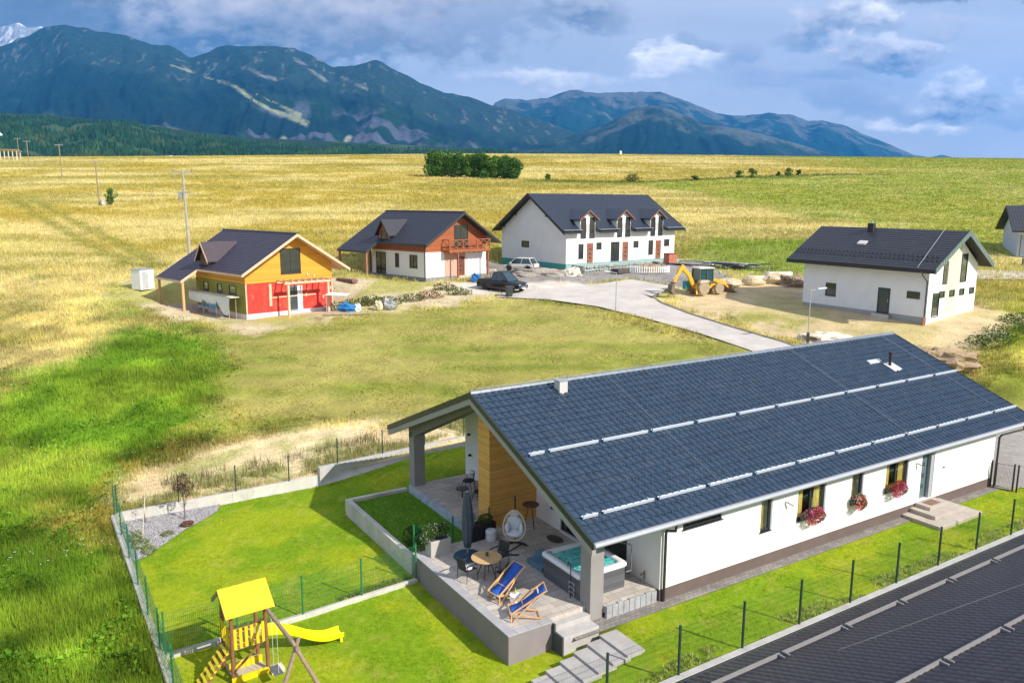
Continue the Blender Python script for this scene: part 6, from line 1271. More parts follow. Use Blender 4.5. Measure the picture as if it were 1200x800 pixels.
    if kind == 'pickup':
        b = MB(); b.box(-h+.08, -Wd/2*.8, bl-.45, -.9, Wd/2*.8, bl-.40); b.build('cargo_floor', black_m, c); b = MB(); b.tube([(-.9, -.75, bl), (-1.05, -.72, H-.15), (-1.05, .72, H-.15), (-.9, .75, bl)], .04, 6); b.box(-h+.15, -Wd/2*.84, bl+.0, -.95, Wd/2*.84, bl+.045); b.build('cargo_cover', M('black_tonneau', (.03, .032, .035), .5), c)
    else: MB().hexa([(-h+.19, -.5, zb+.06), (-h+.24, -.5, zb+.06), (-h+.24, .5, zb+.06), (-h+.19, .5, zb+.06)], [(-h+.52, -.42, H-.12), (-h+.60, -.42, H-.12), (-h+.60, .42, H-.12), (-h+.52, .42, H-.12)]).build('rear_window', MATS['tinted_car_glass'], c)
    return c
black_p = M('black_car_paint', (.008, .011, .015), .18, .1, 2, .02, spec=.8); white_car = M('pearl_car_paint', (.62, .60, .58), .25, .03, 2, .02); navy = M('navy_car_paint', (.01, .03, .08), .2, .1, 2, .02)
zt = lambda x, y: float(hill(x, y))
car('pickup_truck', 'black double cab pickup truck parked beside the white house with the balcony', 'pickup', black_p, 5.3, 1.9, 1.95, 'pickup', (-1.0, 80.3, zt(-1, 80.3)+.03), R(-36))
car('hatchback', 'white hatchback with its rear to the road behind the black pickup', 'car', white_car, 4.0, 1.75, 1.5, 'hatch', (1.0, 91.2, zt(1, 91.2)+.05), R(152))
car('dark_car', 'dark blue car parked at the open garage on the right edge', 'car', navy, 4.2, 1.75, 1.5, 'hatch', (67.4, 98.4, 7.0), R(165))
wb_ = thing('wheelie_bin', 'black wheeled bin standing in front of the black pickup', 'bin', (-.3, 77.3, zt(-.3, 77.3)+.05), R(20)); MB().hexa([(-.25, -.28, .08), (.25, -.28, .08), (.25, .28, .08), (-.25, .28, .08)], [(-.3, -.35, 1.0), (.3, -.35, 1.0), (.3, .35, 1.0), (-.3, .35, 1.0)]).build('body', M('dark_bin_plastic', (.04, .045, .045), .5), wb_, bevel=.02); MB().box(-.33, -.38, 1.0, .33, .38, 1.08).build('lid', MATS['dark_bin_plastic'], wb_, bevel=.02)
for s in (-1, 1): wheel(wb_, -.22, s*.25, .1, .05)

# backhoe loader: x forward (front loader), boom folded up at the back
bh = thing('backhoe_loader', 'yellow backhoe loader with raised rear digging arm on the building site', 'digger', (19.3, 79.2, zt(19.3, 79.2)+.02), R(24))
dig = M('digger_yellow', (.75, .40, .015), .45, .1, 3, dirt=(.45, .28, .10)); bh.scale = (.92, .92, .92); mud = M('muddy_tyre', (.34, .27, .17), .9, .25, 5); digr = M('dusty_yellow_rim', (.62, .42, .06), .6)
for sx, r, w in ((-.9, .72, .45), (1.15, .60, .38)):
    for sy in (-1, 1): wheel(bh, sx, sy*.92, r, w, digr, mud)
b = MB(); b.hexa([(-1.5, -.5, .6), (2.2, -.45, .6), (2.2, .45, .6), (-1.5, .5, .6)], [(-1.4, -.5, 1.15), (2.2, -.42, 1.15), (2.2, .42, 1.15), (-1.4, .5, 1.15)]); b.hexa([(.55, -.45, 1.15), (2.25, -.4, 1.05), (2.25, .4, 1.05), (.55, .45, 1.15)], [(.55, -.45, 1.65), (2.2, -.36, 1.42), (2.2, .36, 1.42), (.55, .45, 1.65)]); b.build('chassis', dig, bh, bevel=.03)
for sx in (-.9,):
    for sy in (-1, 1): MB().hexa([(-1.6, sy*.92-.25, 1.25), (-.2, sy*.92-.25, 1.35), (-.2, sy*.92+.25, 1.35), (-1.6, sy*.92+.25, 1.25)], [(-1.4, sy*.92-.25, 1.55), (-.35, sy*.92-.25, 1.55), (-.35, sy*.92+.25, 1.55), (-1.4, sy*.92+.25, 1.55)]).build('mudguard', M('mud_spattered_guard', (.50, .42, .30), .8, .2), bh, bevel=.03)
cab_ = MB(); 
for (x, y) in ((-1.3, -.72), (.5, -.72), (.5, .72), (-1.3, .72), (-.35, -.74), (-.35, .74)): cab_.beam((x, y, 1.15), (x*.94, y*.93, 2.75), .09, .09)
cab_.box(-1.3, -.74, 1.1, .5, .74, 1.45); c0 = cab_.build('cab', M('cab_black', (.10, .095, .07), .5), bh)
MB().hexa([(-1.25, -.70, 1.46), (.45, -.70, 1.46), (.45, .70, 1.46), (-1.25, .70, 1.46)], [(-1.18, -.66, 2.7), (.42, -.66, 2.7), (.42, .66, 2.7), (-1.18, .66, 2.7)]).build('cab_glass', M('green_tinted_glass', (.02, .07, .07), .08, .2, spec=.8), c0)
MB().box(-1.4, -.80, 2.74, .60, .80, 2.88).build('cab_roof', M('dusty_white_roof', (.60, .55, .46), .7, .12), c0, bevel=.03)
bm = MB(); 
def arm(mb, pts, w): 
    for p, q in zip(pts[:-1], pts[1:]): mb.beam(p, q, w, .42 if p[2] < 2.6 else .34, up=(0, 1, 0))
for p, q, hgt in (((-1.7, -.1, 1.0), (-2.3, -.1, 2.15), .42), ((-2.3, -.1, 2.1), (-3.2, -.1, 2.95), .38)): mbm = bm.beam(p, q, hgt, .3, up=(0, 1, 0))
bm.build('boom', dig, bh, bevel=.03)
dpz = MB(); dpz.beam((-3.0, -.1, 3.15), (-3.5, -.1, 2.6), .42, .28, up=(0, 1, 0)); dpz.beam((-3.3, -.1, 2.9), (-4.2, -.1, 1.35), .36, .26, up=(0, 1, 0)); dpz.build('dipper', dig, bh, bevel=.03)
rm = MB(); rm.tube([(-2.0, -.1, 2.2), (-2.95, -.1, 3.1)], .07, 8); rm.tube([(-3.55, -.1, 2.6), (-4.3, -.1, 1.7)], .06, 8); rm.build('hydraulic_ram', galv, bh)
bk = MB(); bk.ext([(-4.15, -.45, 1.45), (-4.6, -.45, 1.1), (-4.7, -.45, .45), (-4.35, -.45, .1), (-3.85, -.45, .18), (-4.2, -.45, .4), (-4.3, -.45, .8)], (0, .75, 0)); bk.build('bucket', M('worn_steel', (.16, .12, .09), .6, .3, 5), bh)
for s in (-1, 1): MB().beam((-1.6, s*.6, .9), (-1.75, s*.95, .05), .16, .16).build('stabiliser', dig, bh)
ld_ = MB()
for s in (-1, 1): ld_.beam((.6, s*.55, 1.5), (2.2, s*.55, 1.0), .14, .2); ld_.beam((2.2, s*.55, 1.0), (2.95, s*.55, .45), .14, .2)
ld_.build('loader_arm', dig, bh); fb = MB(); fb.ext([(2.85, -1.1, .95), (2.75, -1.1, .2), (3.6, -1.1, .08), (3.1, -1.1, .3)], (0, 2.2, 0)); fb.build('front_bucket', MATS['worn_steel'], bh)
MB().box(-2.4, .2, .5, -1.8, .8, 1.4).build('teal_tank', M('teal_tank_plastic', (.02, .22, .26), .4), bh, bevel=.05)

# ------------------------------------------------------------------ poles, lamps, site clutter
def utility_pole(label, x, y, z, h, lean, kind=0):
    p = thing('utility_pole', label, 'utility pole', (x, y, z-.5), group=None); wood = M('grey_pole', (.36, .35, .33), .85, .15, 3)
    MB().tube([(0, 0, 0), (lean*h, 0, h+.5)], [.17 if kind else .13, .11], 8).build('post', wood if kind else M('brown_pole_wood', (.26, .20, .14), .85), p)
    c = MB(); c.box(lean*h-1.1, -.06, h+.25, lean*h+1.1, .06, h+.37)
    c.build('crossarm', galv, p)
    for dx in (-1.0, 0, 1.0): MB().lathe([(.03, 0), (.07, .05), (.04, .12), (.07, .17), (.03, .25)], (lean*h+dx, 0, h+.37), 8).build('insulator', M('brown_porcelain', (.25, .18, .14), .3), p)
    if kind:
        b = MB(); b.box(lean*h-.75, -.1, h-1.9, lean*h+.75, .1, h-1.75); b.box(lean*h-.5, -.2, h-2.6, lean*h-.2, .2, h-1.9); b.tube([(lean*h-.9, 0, h), (lean*h-.55, 0, h-1.8), (lean*h-.7, 0, h-3.2), (lean*h-.2, 0, h-4.5)], .02, 5); b.build('switch_gear', M('grey_switch_gear', (.3, .3, .3), .5), p)
    return p
utility_pole('tall grey concrete utility pole with switch gear behind the half built house', -35.6, 88.0, zt(-35.6, 88), 11.3, -.02, 1)
utility_pole('brown wooden utility pole beside a round bush in the golden field', -79.6, 155.2, zt(-79.6, 155.2), 8.4, -.02)
utility_pole('wooden utility pole further up the golden field, third from the houses', -122.6, 220.4, zt(-122.6, 220.4), 9.0, -.01)
utility_pole('wooden utility pole near the top of the golden field, fourth from the houses', -156, 262, zt(-156, 262), 8.5, -.01)
utility_pole('farthest wooden utility pole at the edge of the golden field beside the timber stand', -182, 300, zt(-182, 300), 8.5, -.01)
def lamp(label, x, y, h, dirx):
    t = thing('street_lamp', label, 'street lamp', (x, y, zt(x, y)), group='street lamps'); MB().tube([(0, 0, 0), (0, 0, h)], [.05, .03], 8).build('post', galv, t)
    b = MB(); b.tube([(0, 0, h-.05), (dirx*.7, 0, h+.1)], .025, 6); b.build('arm', galv, t); MB().hexa([(dirx*.6-.1, -.16, h+.05), (dirx*1.15, -.16, h+.12), (dirx*1.15, .16, h+.12), (dirx*.6-.1, .16, h+.05)], [(dirx*.6-.1, -.12, h+.15), (dirx*1.15, -.12, h+.2), (dirx*1.15, .12, h+.2), (dirx*.6-.1, .12, h+.15)]).build('lamp_head', M('pale_lamp_head', (.55, .56, .57), .4), t)
    return t
lamp('thin street lamp at the edge of the mown plot in front of the row house', 9.4, 71.4, 3.6, -1)
l2 = lamp('thin street lamp behind the ridge of the long bungalow near the sand heap', 22.8, 60.3, 4.2, 1); MB().box(-.09, -.09, 0, .09, .09, .9).build('connection_box', anth, l2)
def heap(name, label, x, y, r, mat, seed, kind=None):
    m = MB(); m.blob((0, 0, 0), r, seed, .3, 14, 26, 2.4); o = m.build(name, mat, smooth=False); o.location = (x, y, zt(x, y)-.05); tag(o, label, 'heap'); return o
sand = M('pale_sand', (.62, .56, .46), .95, .12, 2, .6, 12, .05); soil = M('brown_soil', (.34, .25, .15), .95, .3, 2.5, .9, 8, .1)
heap('sand_heap', 'low pale sand heap beside the street behind the long bungalow', 24.6, 61.6, (1.9, 1.3, .45), sand, 1)
heap('soil_heap', 'brown soil heap with lumps below the corner of the black roofed white house', 32.2, 57.6, (2.6, 1.7, 1.0), soil, 2)
heap('soil_heap', 'smaller brown soil heap between the roof edge and the white house', 30.2, 58.6, (1.3, 1.0, .6), soil, 6)
heap('rubble_heap', 'grey and brown rubble heap left of the black roofed white house', 30.2, 83.4, (2.4, 1.3, 1.1), M('brown_rubble', (.30, .22, .15), .95, .5, 3, 1, 5, .2), 3)
heap('gravel_heap', 'grey brown gravel heap at the near corner of the row house', 3.4, 88.6, (3.0, 1.2, .75), M('gravel_brown', (.34, .30, .26), .95, .3, 3, 1, 9, .1), 4)
heap('plaster_heap', 'whitish heap of spilled plaster in front of the row house corner', 6.6, 88.4, (1.2, .8, .9), M('plaster_spill', (.62, .56, .48), .95, .1, 3), 5)
for k, (x, y, sx, sy, sz, lab) in enumerate(((22.6, 82.6, 1.4, .6, .55, 'big pale boulder nearest to the yellow digger'), (25.4, 83.6, 1.3, .6, .55, 'pale boulder in the middle of the boulder row behind the digger'), (28.0, 84.2, 1.3, .7, .7, 'pale boulder at the end of the boulder row nearest the rubble'))):
    b = MB(); b.blob((0, 0, .35), (sx, sy, sz), k+11, .22, 9, 14, 1.4); b = b.build('boulder', M('ochre_boulder', (.58, .48, .32), .95, .2, 1.5, .8, 8, .08)); b.location = (x, y, zt(x, y)); tag(b, lab, 'boulder', 'boulders behind the digger')
rx = thing('red_box', 'small red brick coloured box between the row house and the board pile', 'box', (19.3, 97.4, zt(19.3, 97.4)), R(30)); MB().box(-.6, -.5, 0, .6, .5, 1.3).build('body', M('brick_red_panel', (.42, .14, .09), .8), rx, bevel=.02); MB().box(-.66, -.56, 1.3, .66, .56, 1.36).build('lid', M('dark_red_lid', (.2, .06, .04), .7), rx)
pm = M('grey_board', (.22, .25, .28), .7, .3, 3); bp = thing('board_pile', 'long untidy pile of grey boards and dark sheets at the grass edge behind the digger', 'board pile', (24.2, 93.5, zt(24.2, 93.5))); rgn = random.Random(9)
for i in range(26):
    a = rgn.uniform(-5, 5); b_ = rgn.uniform(-.8, .8); d = rgn.uniform(-.3, .3)-.6; L = rgn.uniform(1.2, 2.2); z = .1+rgn.random()*.55
    MB().beam((a-L*math.cos(d), b_-a*.35-L*math.sin(d), z), (a+L*math.cos(d), b_-a*.35+L*math.sin(d), z+rgn.uniform(-.1, .25)), .35, .1).build('board', (pm, M('dark_sheet', (.04, .05, .06), .4), M('pale_board', (.5, .5, .47), .7))[i % 3], bp)
wp_ = thing('concrete_blocks', 'short row of white concrete blocks right of the boulders', 'blocks', (29.2, 86.8, zt(29.2, 86.8)), R(10)); MB().box(-1.4, -.4, 0, 1.4, .4, .75).build('block', M('pale_render_base'), wp_, bevel=.03); MB().box(-3.6, -.5, 0, -1.6, .4, .35).build('block', M('pale_render_base'), wp_, bevel=.03)
pf = thing('paling_fence', 'curved low white paling in front of the row house', 'fence', (15.6, 90.6, zt(15.6, 90.6))); pp = []
for i in range(22): a = R(200+i*6.5); x, y = 2.4*math.cos(a), 1.4*math.sin(a); MB().box(x-.06, y-.02, 0, x+.06, y+.02, .75).build('pale', white_p, pf); pp.append((x, y, .5))
mb = MB(); mb.tube(pp, .03, 5); mb.build('rail', white_p, pf); 
heap('debris_heap', 'heap of orange and grey debris inside the white paling', 15.8, 91.0, (1.4, .8, .8), M('mixed_debris', (.40, .28, .16), .9, .5, 5), 8)
for nm, lab, x, y, sx, sy, sz, m_, a in (('pallet_stack', 'stack of dark pallets at the foot of the row house wall', 12.3, 90.0, 1.0, .6, .5, M('dark_pallet_wood', (.10, .08, .07), .85, .3), 40), ('brick_stack', 'stack of reddish bricks on the gravel in front of the row house', 5.0, 88.9, .7, .5, .6, M('stack_brick_red', (.36, .15, .10), .85, .3, 8), 30), ('timber_stack', 'pale timber stack beside the white hatchback', -3.4, 93.4, 1.6, .5, .45, M('pale_planks'), -10), ('timber_stack', 'low grey timber stack between the balcony house and the row house', -5.2, 95.5, 2.2, .5, .5, M('raw_pallet_wood'), -5), ('timber_stack', 'dark timber stack by the porch of the white balcony house', -17.6, 84.5, 1.4, .4, .35, M('brown_deck_boards'), -40)):
    t = thing(nm, lab, 'stack', (x, y, zt(x, y)), R(a))
    for k in range(4): 
        for j in (-1, 0, 1): MB().box(-sx, j*sy*.66-sy*.3, k*sz/4+.02, sx-.05*k, j*sy*.66+sy*.3, (k+1)*sz/4).build('layer', m_, t)
# container behind the half built house
ct = thing('storage_container', 'small white storage container left of the half built house', 'container', (-37.6, 80.6, zt(-37.6, 80.6)-.1), R(62)); MB().box(-.8, -.7, .1, .8, .7, 2.1).build('body', white_p, ct, bevel=.02); MB().box(-.85, -.75, 2.1, .85, .75, 2.17).build('roof', galv, ct); MB().box(-.6, -.73, .2, .1, -.70, 1.9).build('door', M('pale_grey_door', (.45, .46, .47), .5), ct)
# weeds, sheets and bags between the half built house and the balcony house
def clump(label, x, y, parts, n, size, mat, seed): 
    t = thing('weed_clump', label, 'weeds', (x, y, zt(x, y)), group='weed clumps on the building plot'); V, F = leaf_cloud(n, many(parts), size, seed); fast_mesh('foliage', V, F, mat, parent=t); return t
lf_o = M_leaf('olive_leaves', (.12, .15, .03)); lf_r = M_leaf('rusty_weed_leaves', (.26, .13, .05))
rgn = random.Random(12); W_ = [('beside the white table sheet', -14.9, 73.6), ('right of the blue tarpaulin', -12.9, 73.6), ('behind the rubbish bags', -11.6, 74.2), ('left of the gravel strip below the porch', -13.6, 76.2), ('nearest the dirt path below the balcony house', -9.6, 75.6), ('rightmost in the long weed strip', -8.0, 76.8), ('in front of the pickup wheels on the left', -5.2, 78.2), ('along the verge below the balcony house steps', -6.8, 80.4), ('behind the pole at the red wall corner', -16.6, 74.6)]
for i, (w, x, y) in enumerate(W_): clump('green and rusty weed clump '+w, x, y, [((0, 0, .35), (1.0, .6, .5)), ((.6, .3, .25), (.8, .5, .35)), ((-.7, .1, .3), (.7, .5, .4))], 420, .16, (lf_m, lf_o, lf_r)[i % 3] if i % 2 else lf_o, 60+i)
tr_ = thing('sheet_table', 'white sheet stretched over thin poles right of the red wall', 'table', (-16.2, 73.0, zt(-16.2, 73))); MB().hexa([(-1, -.6, 1.5), (1, -.5, 1.42), (1.1, .5, 1.5), (-.8, .6, 1.6)], [(-1, -.6, 1.53), (1, -.5, 1.45), (1.1, .5, 1.53), (-.8, .6, 1.63)]).build('sheet', white_p, tr_)
for x, y in ((-.9, -.5), (.9, -.45), (-.75, .5), (.95, .42)): MB().tube([(x, y, 0), (x, y, 1.45)], .03, 6).build('leg', galv, tr_)
for nm, lab, x, y, r_, m_ in (('tarpaulin', 'crumpled bright blue tarpaulin on the ground right of the red wall', -15.0, 71.6, (.9, .5, .45), M('blue_tarp', (.02, .16, .42), .4)), ('rubbish_bag', 'cream coloured rubbish bag among the weeds', -12.2, 71.9, (.4, .35, .55), M('cream_bag', (.62, .56, .36), .6)), ('rubbish_bag', 'black and white crumpled bag heap right of the cream bag', -11.3, 72.2, (.75, .5, .6), M('crumpled_grey_film', (.30, .31, .33), .4, .6, 6)), ('white_bag', 'small white bag next to the blue tarpaulin', -14.1, 71.7, (.4, .35, .4), white_p), ('blue_bag', 'blue bundle at the foot of the balcony house front', -3.9, 84.6, (.5, .35, .6), M('blue_tarp'))):
    b = MB(); b.blob((0, 0, r_[2]*.6), r_, x, .35, 8, 12, 2.6); b = b.build(nm, m_); b.location = (x, y, zt(x, y)); tag(b, lab, 'bag' if 'bag' in nm else 'tarpaulin')
lg = thing('plank_walkway', 'row of weathered planks laid on the dirt at the red wall', 'planks', (-14.6, 70.5, zt(-14.6, 70.5)), R(10))
for i in range(3): MB().box(-2.2, -.5+i*.4, .04, 1.8-i*.3, -.25+i*.4, .1).build('plank', M('raw_pallet_wood'), lg)

# ------------------------------------------------------------------ trees and bushes
def tree(name, label, cat, x, y, h, w, n, size, mat, seed, trunk=True, group=None, low=.12):
    t = thing(name, label, cat, (x, y, zt(x, y)-.05), 0, group); rgn = random.Random(seed); parts = []
    for i in range(9): a = rgn.uniform(0, 6.28); k = rgn.uniform(0, .55); z = h*rgn.uniform(low+.22, .82); s = rgn.uniform(.26, .42); parts.append(((w*k*math.cos(a), w*k*math.sin(a), z), (w*s*1.2, w*s*1.2, h*s*.55)))
    parts.append(((0, 0, h*.82), (w*.38, w*.38, h*.17)))
    if w > 2.9: parts += [((0, 0, h*.3), (w*.62, w*.6, h*.26)), ((0, 0, h*.62), (w*.60, w*.55, h*.30)), ((0, 0, h*.45), (w*.66, w*.5, h*.3))]
    V, F = leaf_cloud(n, many(parts), size, seed); fast_mesh('crown', V, F, mat, parent=t)
    if trunk:
        s_ = MB(); s_.tube([(0, 0, -.2), (.03*w, 0, h*.3), (-.02*w, .02*w, h*.6), (0, 0, h*.85)], [h*.022, h*.017, h*.010, h*.003], 7)
        for c, r_ in parts[:6]: s_.tube([(0, 0, max(.15*h, c[2]*.5)), (c[0]*.5, c[1]*.5, c[2]*.8), tuple(c)], [h*.010, h*.007, h*.003], 5)
        s_.build('trunk', M('brown_bark'), t)
    return t
lf_h = M_leaf('hedge_tree_leaves', (.085, .20, .035), .5); lf_h2 = M_leaf('bright_hedge_leaves', (.13, .26, .04), .5)
names = ['leftmost and tallest', 'second from the left', 'third from the left', 'fourth from the left', 'middle', 'fifth from the right', 'fourth from the right', 'third from the right', 'second from the right', 'rightmost']
for i in range(10):
    x = -22.6+i*2.55; y = 230.5-i*.75; hh = [7.9, 7.2, 7.3, 7.2, 6.6, 6.9, 6.5, 6.3, 6.6, 5.9][i]
    tree('field_tree', names[i]+' tree of the dense green tree row standing in the golden field', 'tree', x, y, hh, 3.2, 5200, .42, (lf_h, lf_h2, lf_h)[i % 3], 100+i, group='tree row in the golden field', low=-.12)
for i, (lab, x, y, h, w) in enumerate((('small dark bush just right of the tree row', 9.6, 222, 1.6, 1.6), ('broad olive bush on the grassy bank above the row house', 32, 216, 2.3, 5.0), ('low bush in the middle of the grassy bank', 50, 222, 1.2, 2.4), ('dark round bush, left one of the pair on the bank', 64.5, 231, 2.2, 2.8), ('dark round bush, right one of the pair on the bank', 68.6, 232.5, 2.6, 2.8), ('small bush left in the far right bush group', 78.3, 238.5, 1.4, 1.4), ('largest bush of the far right bush group', 81.4, 239.5, 2.4, 2.8), ('small bush right in the far right bush group', 84.8, 240.5, 1.7, 1.5))):
    tree('field_bush', lab, 'bush', x, y, h, w*.62, 700, .3, lf_h if i in (0, 3, 4, 6) else lf_o, 130+i, trunk=False, group='bushes on the grassy bank', low=-.1)
tree('field_bush', 'round dark bush at the foot of the brown utility pole', 'bush', -77.9, 156.2, 3.4, 1.5, 900, .25, lf_h, 150, low=0)
MB_ = thing('field_marker', 'small grey rocks under the bush by the brown pole', 'rocks', (-78.6, 154.6, zt(-78.6, 154.6))); MB().blob((0, 0, .4), (.5, .5, .8), 4, .3, 6, 8).build('rock', concrete, MB_)
for i, (lab, x, y, s) in enumerate((('bright green weed thicket at the right corner of the black roofed house', 38.6, 60.0, 1.1), ('green weed thicket on the slope below the black roofed house', 36.2, 58.6, .9), ('dark green weed thicket near the right edge below the side road', 45.5, 66.0, 1.1), ('green weed thicket at the right edge of the photo', 41.5, 63.6, .9))):
    clump(lab, x, y, [((0, 0, .4*s), (1.6*s, 1.2*s, .6*s)), ((1.3*s, .5, .3), (1.2*s, .8, .5*s)), ((-1.2*s, .3, .3), (1.0*s, .9, .45*s))], 1300, .13, lf_m, 170+i)
# timber stand and white chapel at the far left edge
ts = thing('timber_stand', 'open timber frame shelter at the far left edge of the golden field', 'shelter', (-197, 318, zt(-197, 318)), R(8))
for i in range(5):
    for j in (0, 3): MB().box(-3+i*1.5-.12, j-.12, 0, -3+i*1.5+.12, j+.12, 3.9-j*.2).build('post', M('pale_planks'), ts)
MB().hexa([(-3.6, -.6, 3.95), (3.6, -.6, 3.95), (3.6, 3.6, 3.3), (-3.6, 3.6, 3.3)], [(-3.6, -.6, 4.1), (3.6, -.6, 4.1), (3.6, 3.6, 3.45), (-3.6, 3.6, 3.45)]).build('roof', M('raw_pallet_wood'), ts); MB().box(-9, 0, .8, -3.2, .2, 1.9).build('side_rail', M('pale_planks'), ts)
wc = thing('white_chapel', 'bright white building with steep gable and small spire in the forest at the left edge', 'building', (-655, 1020, 92), R(-35)); b = MB(); b.ext([(0, -9, -20), (0, -9, 4), (0, 0, 16), (0, 9, 4), (0, 9, -20)], (18, 0, 0)); b.build('wall', white_r, wc); MB().ext([(18, -14, -6), (18, -14, 4), (18, 0, 12), (18, 12, 2), (18, 12, 0)], (25, 0, 0)).build('wing', white_r, wc); MB().lathe([(2.5, 12), (2.2, 20), (.2, 26)], (3, 0, 0), 8).build('spire', white_r, wc)
for i, x in enumerate((6, 15, 24)): MB().box(x, -9.2 if x < 18 else -14.2, -6, x+2, -9.05 if x < 18 else -14.05, -2).build('window', dark_in, wc)
wc.scale = (.55, .55, .55)
for k, (lab, x, y, w) in enumerate((('tiny white cottage gable on the skyline left of centre', -232, 470, 4), ('tiny pale cottage roof on the skyline above the golden field', -200, 474, 5), ('tiny white cottage on the skyline beyond the mown plots', 64, 486, 3))):
    t = thing('far_cottage', lab, 'house', (x, y, zt(x, y)-.8), R(20)); w *= .28; MB().ext([(0, -w/2, 0), (0, -w/2, 1.6), (0, 0, 2.6), (0, w/2, 1.6), (0, w/2, 0)], (w*1.2, 0, 0)).build('wall', white_r, t)

# ------------------------------------------------------------------ grass
def blades(name, X, Y, Z, H, Wd, C, mat, k=5, spread=.5, label=None, lean=.45, local=False):
    n = len(X); N = n*k; x = np.repeat(X, k); y = np.repeat(Y, k); z = np.repeat(Z, k); h = np.repeat(H, k)*RNG.uniform(.55, 1.15, N); w = np.repeat(Wd, k); s = np.repeat(H, k)*spread
    x = x+RNG.normal(size=N)*s*.5; y = y+RNG.normal(size=N)*s*.5; a = RNG.random(N)*6.283; l = h*RNG.uniform(0, lean, N); la = RNG.random(N)*6.283
    V = np.zeros((N, 3, 3)); V[:, 0] = np.stack([x-w*np.cos(a), y-w*np.sin(a), z-.03], 1); V[:, 1] = np.stack([x+w*np.cos(a), y+w*np.sin(a), z-.03], 1); V[:, 2] = np.stack([x+l*np.cos(la), y+l*np.sin(la), z+h], 1)
    c = np.repeat(C, k, 0)*RNG.uniform(.85, 1.12, N)[:, None]; cv = np.repeat(c, 3, 0).reshape(N, 3, 3)
    o = fast_mesh(name, V.reshape(-1, 3), np.arange(N*3).reshape(-1, 3), mat, cv.reshape(-1, 3)); tag(o, label, 'grass', kind='stuff'); return o
m_bl = M_attr('grass_blades', rand=.2, nvar=0, bmp=0, rough=.7, trans=.35)
road_poly = [(-1.5, 77), (3.3, 76.1), (7.9, 73.3), (11.9, 68.6), (15.3, 63.8), (18.0, 58.9), (19.8, 48), (23.6, 48), (23.4, 54), (21.4, 60.3), (18.6, 65.2), (16.0, 70.2), (14.3, 74.5), (16.5, 82.4), (12.9, 86), (4.4, 81.5), (-.8, 79.6)]
def foot(pos, T, x0, x1, y0, y1): return [(pos[0]+x*T[0][0]+y*T[1][0], pos[1]+x*T[0][1]+y*T[1][1]) for x, y in ((x0, y0), (x1, y0), (x1, y1), (x0, y1))]
solid = [road_poly, foot((-23.4, 69.3), TD, -.2, 8.9, -.2, 13), foot((-9.3, 85.4), TD, -.2, 8.9, -.2, 13), foot((6.2, 92), TC, -.2, 19.8, -2.4, 14), foot((33.15, 63), TA, -.2, 12.2, -.2, 8.6), foot((64.2, 101.5), TE, -1, 15, -3, 11)]
n = 380000; yv = np.exp(RNG.uniform(math.log(13), math.log(430), n)); xv = (RNG.random(n)*2-1)*.70*yv
# more blades close by, thinner; the far field gets larger tufts
u_, v_ = to_uv(xv, yv); ok = ~((u_ > -15.2) & (u_ < 24.1) & (v_ > -12) & (v_ < 18.85)) & ~((u_ > 20) & (u_ < 41) & (v_ > -5.5) & (v_ < 9.2)) & (v_ > -3.6)
for p in solid: ok &= psd(xv, yv, p) < -.05
xv, yv = xv[ok], yv[ok]; c, hgt, dirt = meadow(xv, yv); keepg = RNG.random(len(xv)) > dirt*.97; xv, yv, c, hgt = xv[keepg], yv[keepg], c[keepg], hgt[keepg]
blades('meadow_grass', xv, yv, hill(xv, yv), hgt*(.75+.5*fbm(xv*.3, yv*.3, 8, 3)), np.maximum(.014, yv*.00042)*np.where(hgt < .15, .7, 1), c*1.15, m_bl, 4, .8, 'tall golden and green meadow grass over the open field')
# flowers heads on the meadow
for nm, lab, cc, cnt, reg in (('white_umbels', 'scattered white flower heads in the left and right meadow', (.72, .74, .62), 5200, None), ('dry_seed_heads', 'pale dry seed heads standing above the golden grass', (.62, .52, .24), 16000, None)):
    yv2 = np.exp(RNG.uniform(math.log(20), math.log(130), cnt)); xv2 = (RNG.random(cnt)*2-1)*.70*yv2; u_, v_ = to_uv(xv2, yv2); nn = fbm(xv2*.15, yv2*.15, 61 if nm[0] == 'w' else 63, 4); ok = (nn > (.60 if nm[0] == 'w' else .42)) & ~((u_ > -15.4) & (u_ < 41) & (v_ > -12) & (v_ < 18.9)) & (v_ > -3.6)
    for p in solid: ok &= psd(xv2, yv2, p) < -.3
    xv2, yv2 = xv2[ok], yv2[ok]; c2_, h2_, d2_ = meadow(xv2, yv2); ok = (h2_ > .3) & (d2_ < .3) & ((nm[0] == 'w') | (c2_[:, 0] > .42)); xv2, yv2, h2_ = xv2[ok], yv2[ok], h2_[ok]; m = len(xv2); s = np.maximum(.03, yv2*.0007); z = hill(xv2, yv2)+h2_*.95
    if nm[0] == 'w': V = np.stack([np.stack([xv2+s*np.cos(a), yv2+s*np.sin(a), z+0*s], 1) for a in (0, 1.57, 3.14, 4.71)], 1); F = (np.arange(m)*4)[:, None]+np.arange(4)[None]
    else: V = np.stack([np.stack([xv2-s*.3, yv2, z-.06], 1), np.stack([xv2+s*.3, yv2, z-.06], 1), np.stack([xv2+s*.3, yv2+s*.5, z+.12], 1), np.stack([xv2-s*.3, yv2+s*.5, z+.12], 1)], 1); F = (np.arange(m)*4)[:, None]+np.arange(4)[None]
    tag(fast_mesh(nm, V.reshape(-1, 3), F, M_attr(nm+'_colour', rand=.3, nvar=0, bmp=0), np.tile(np.array(cc), (m*4, 1))), lab, 'flowers' if nm[0] == 'w' else 'grass', kind='stuff')
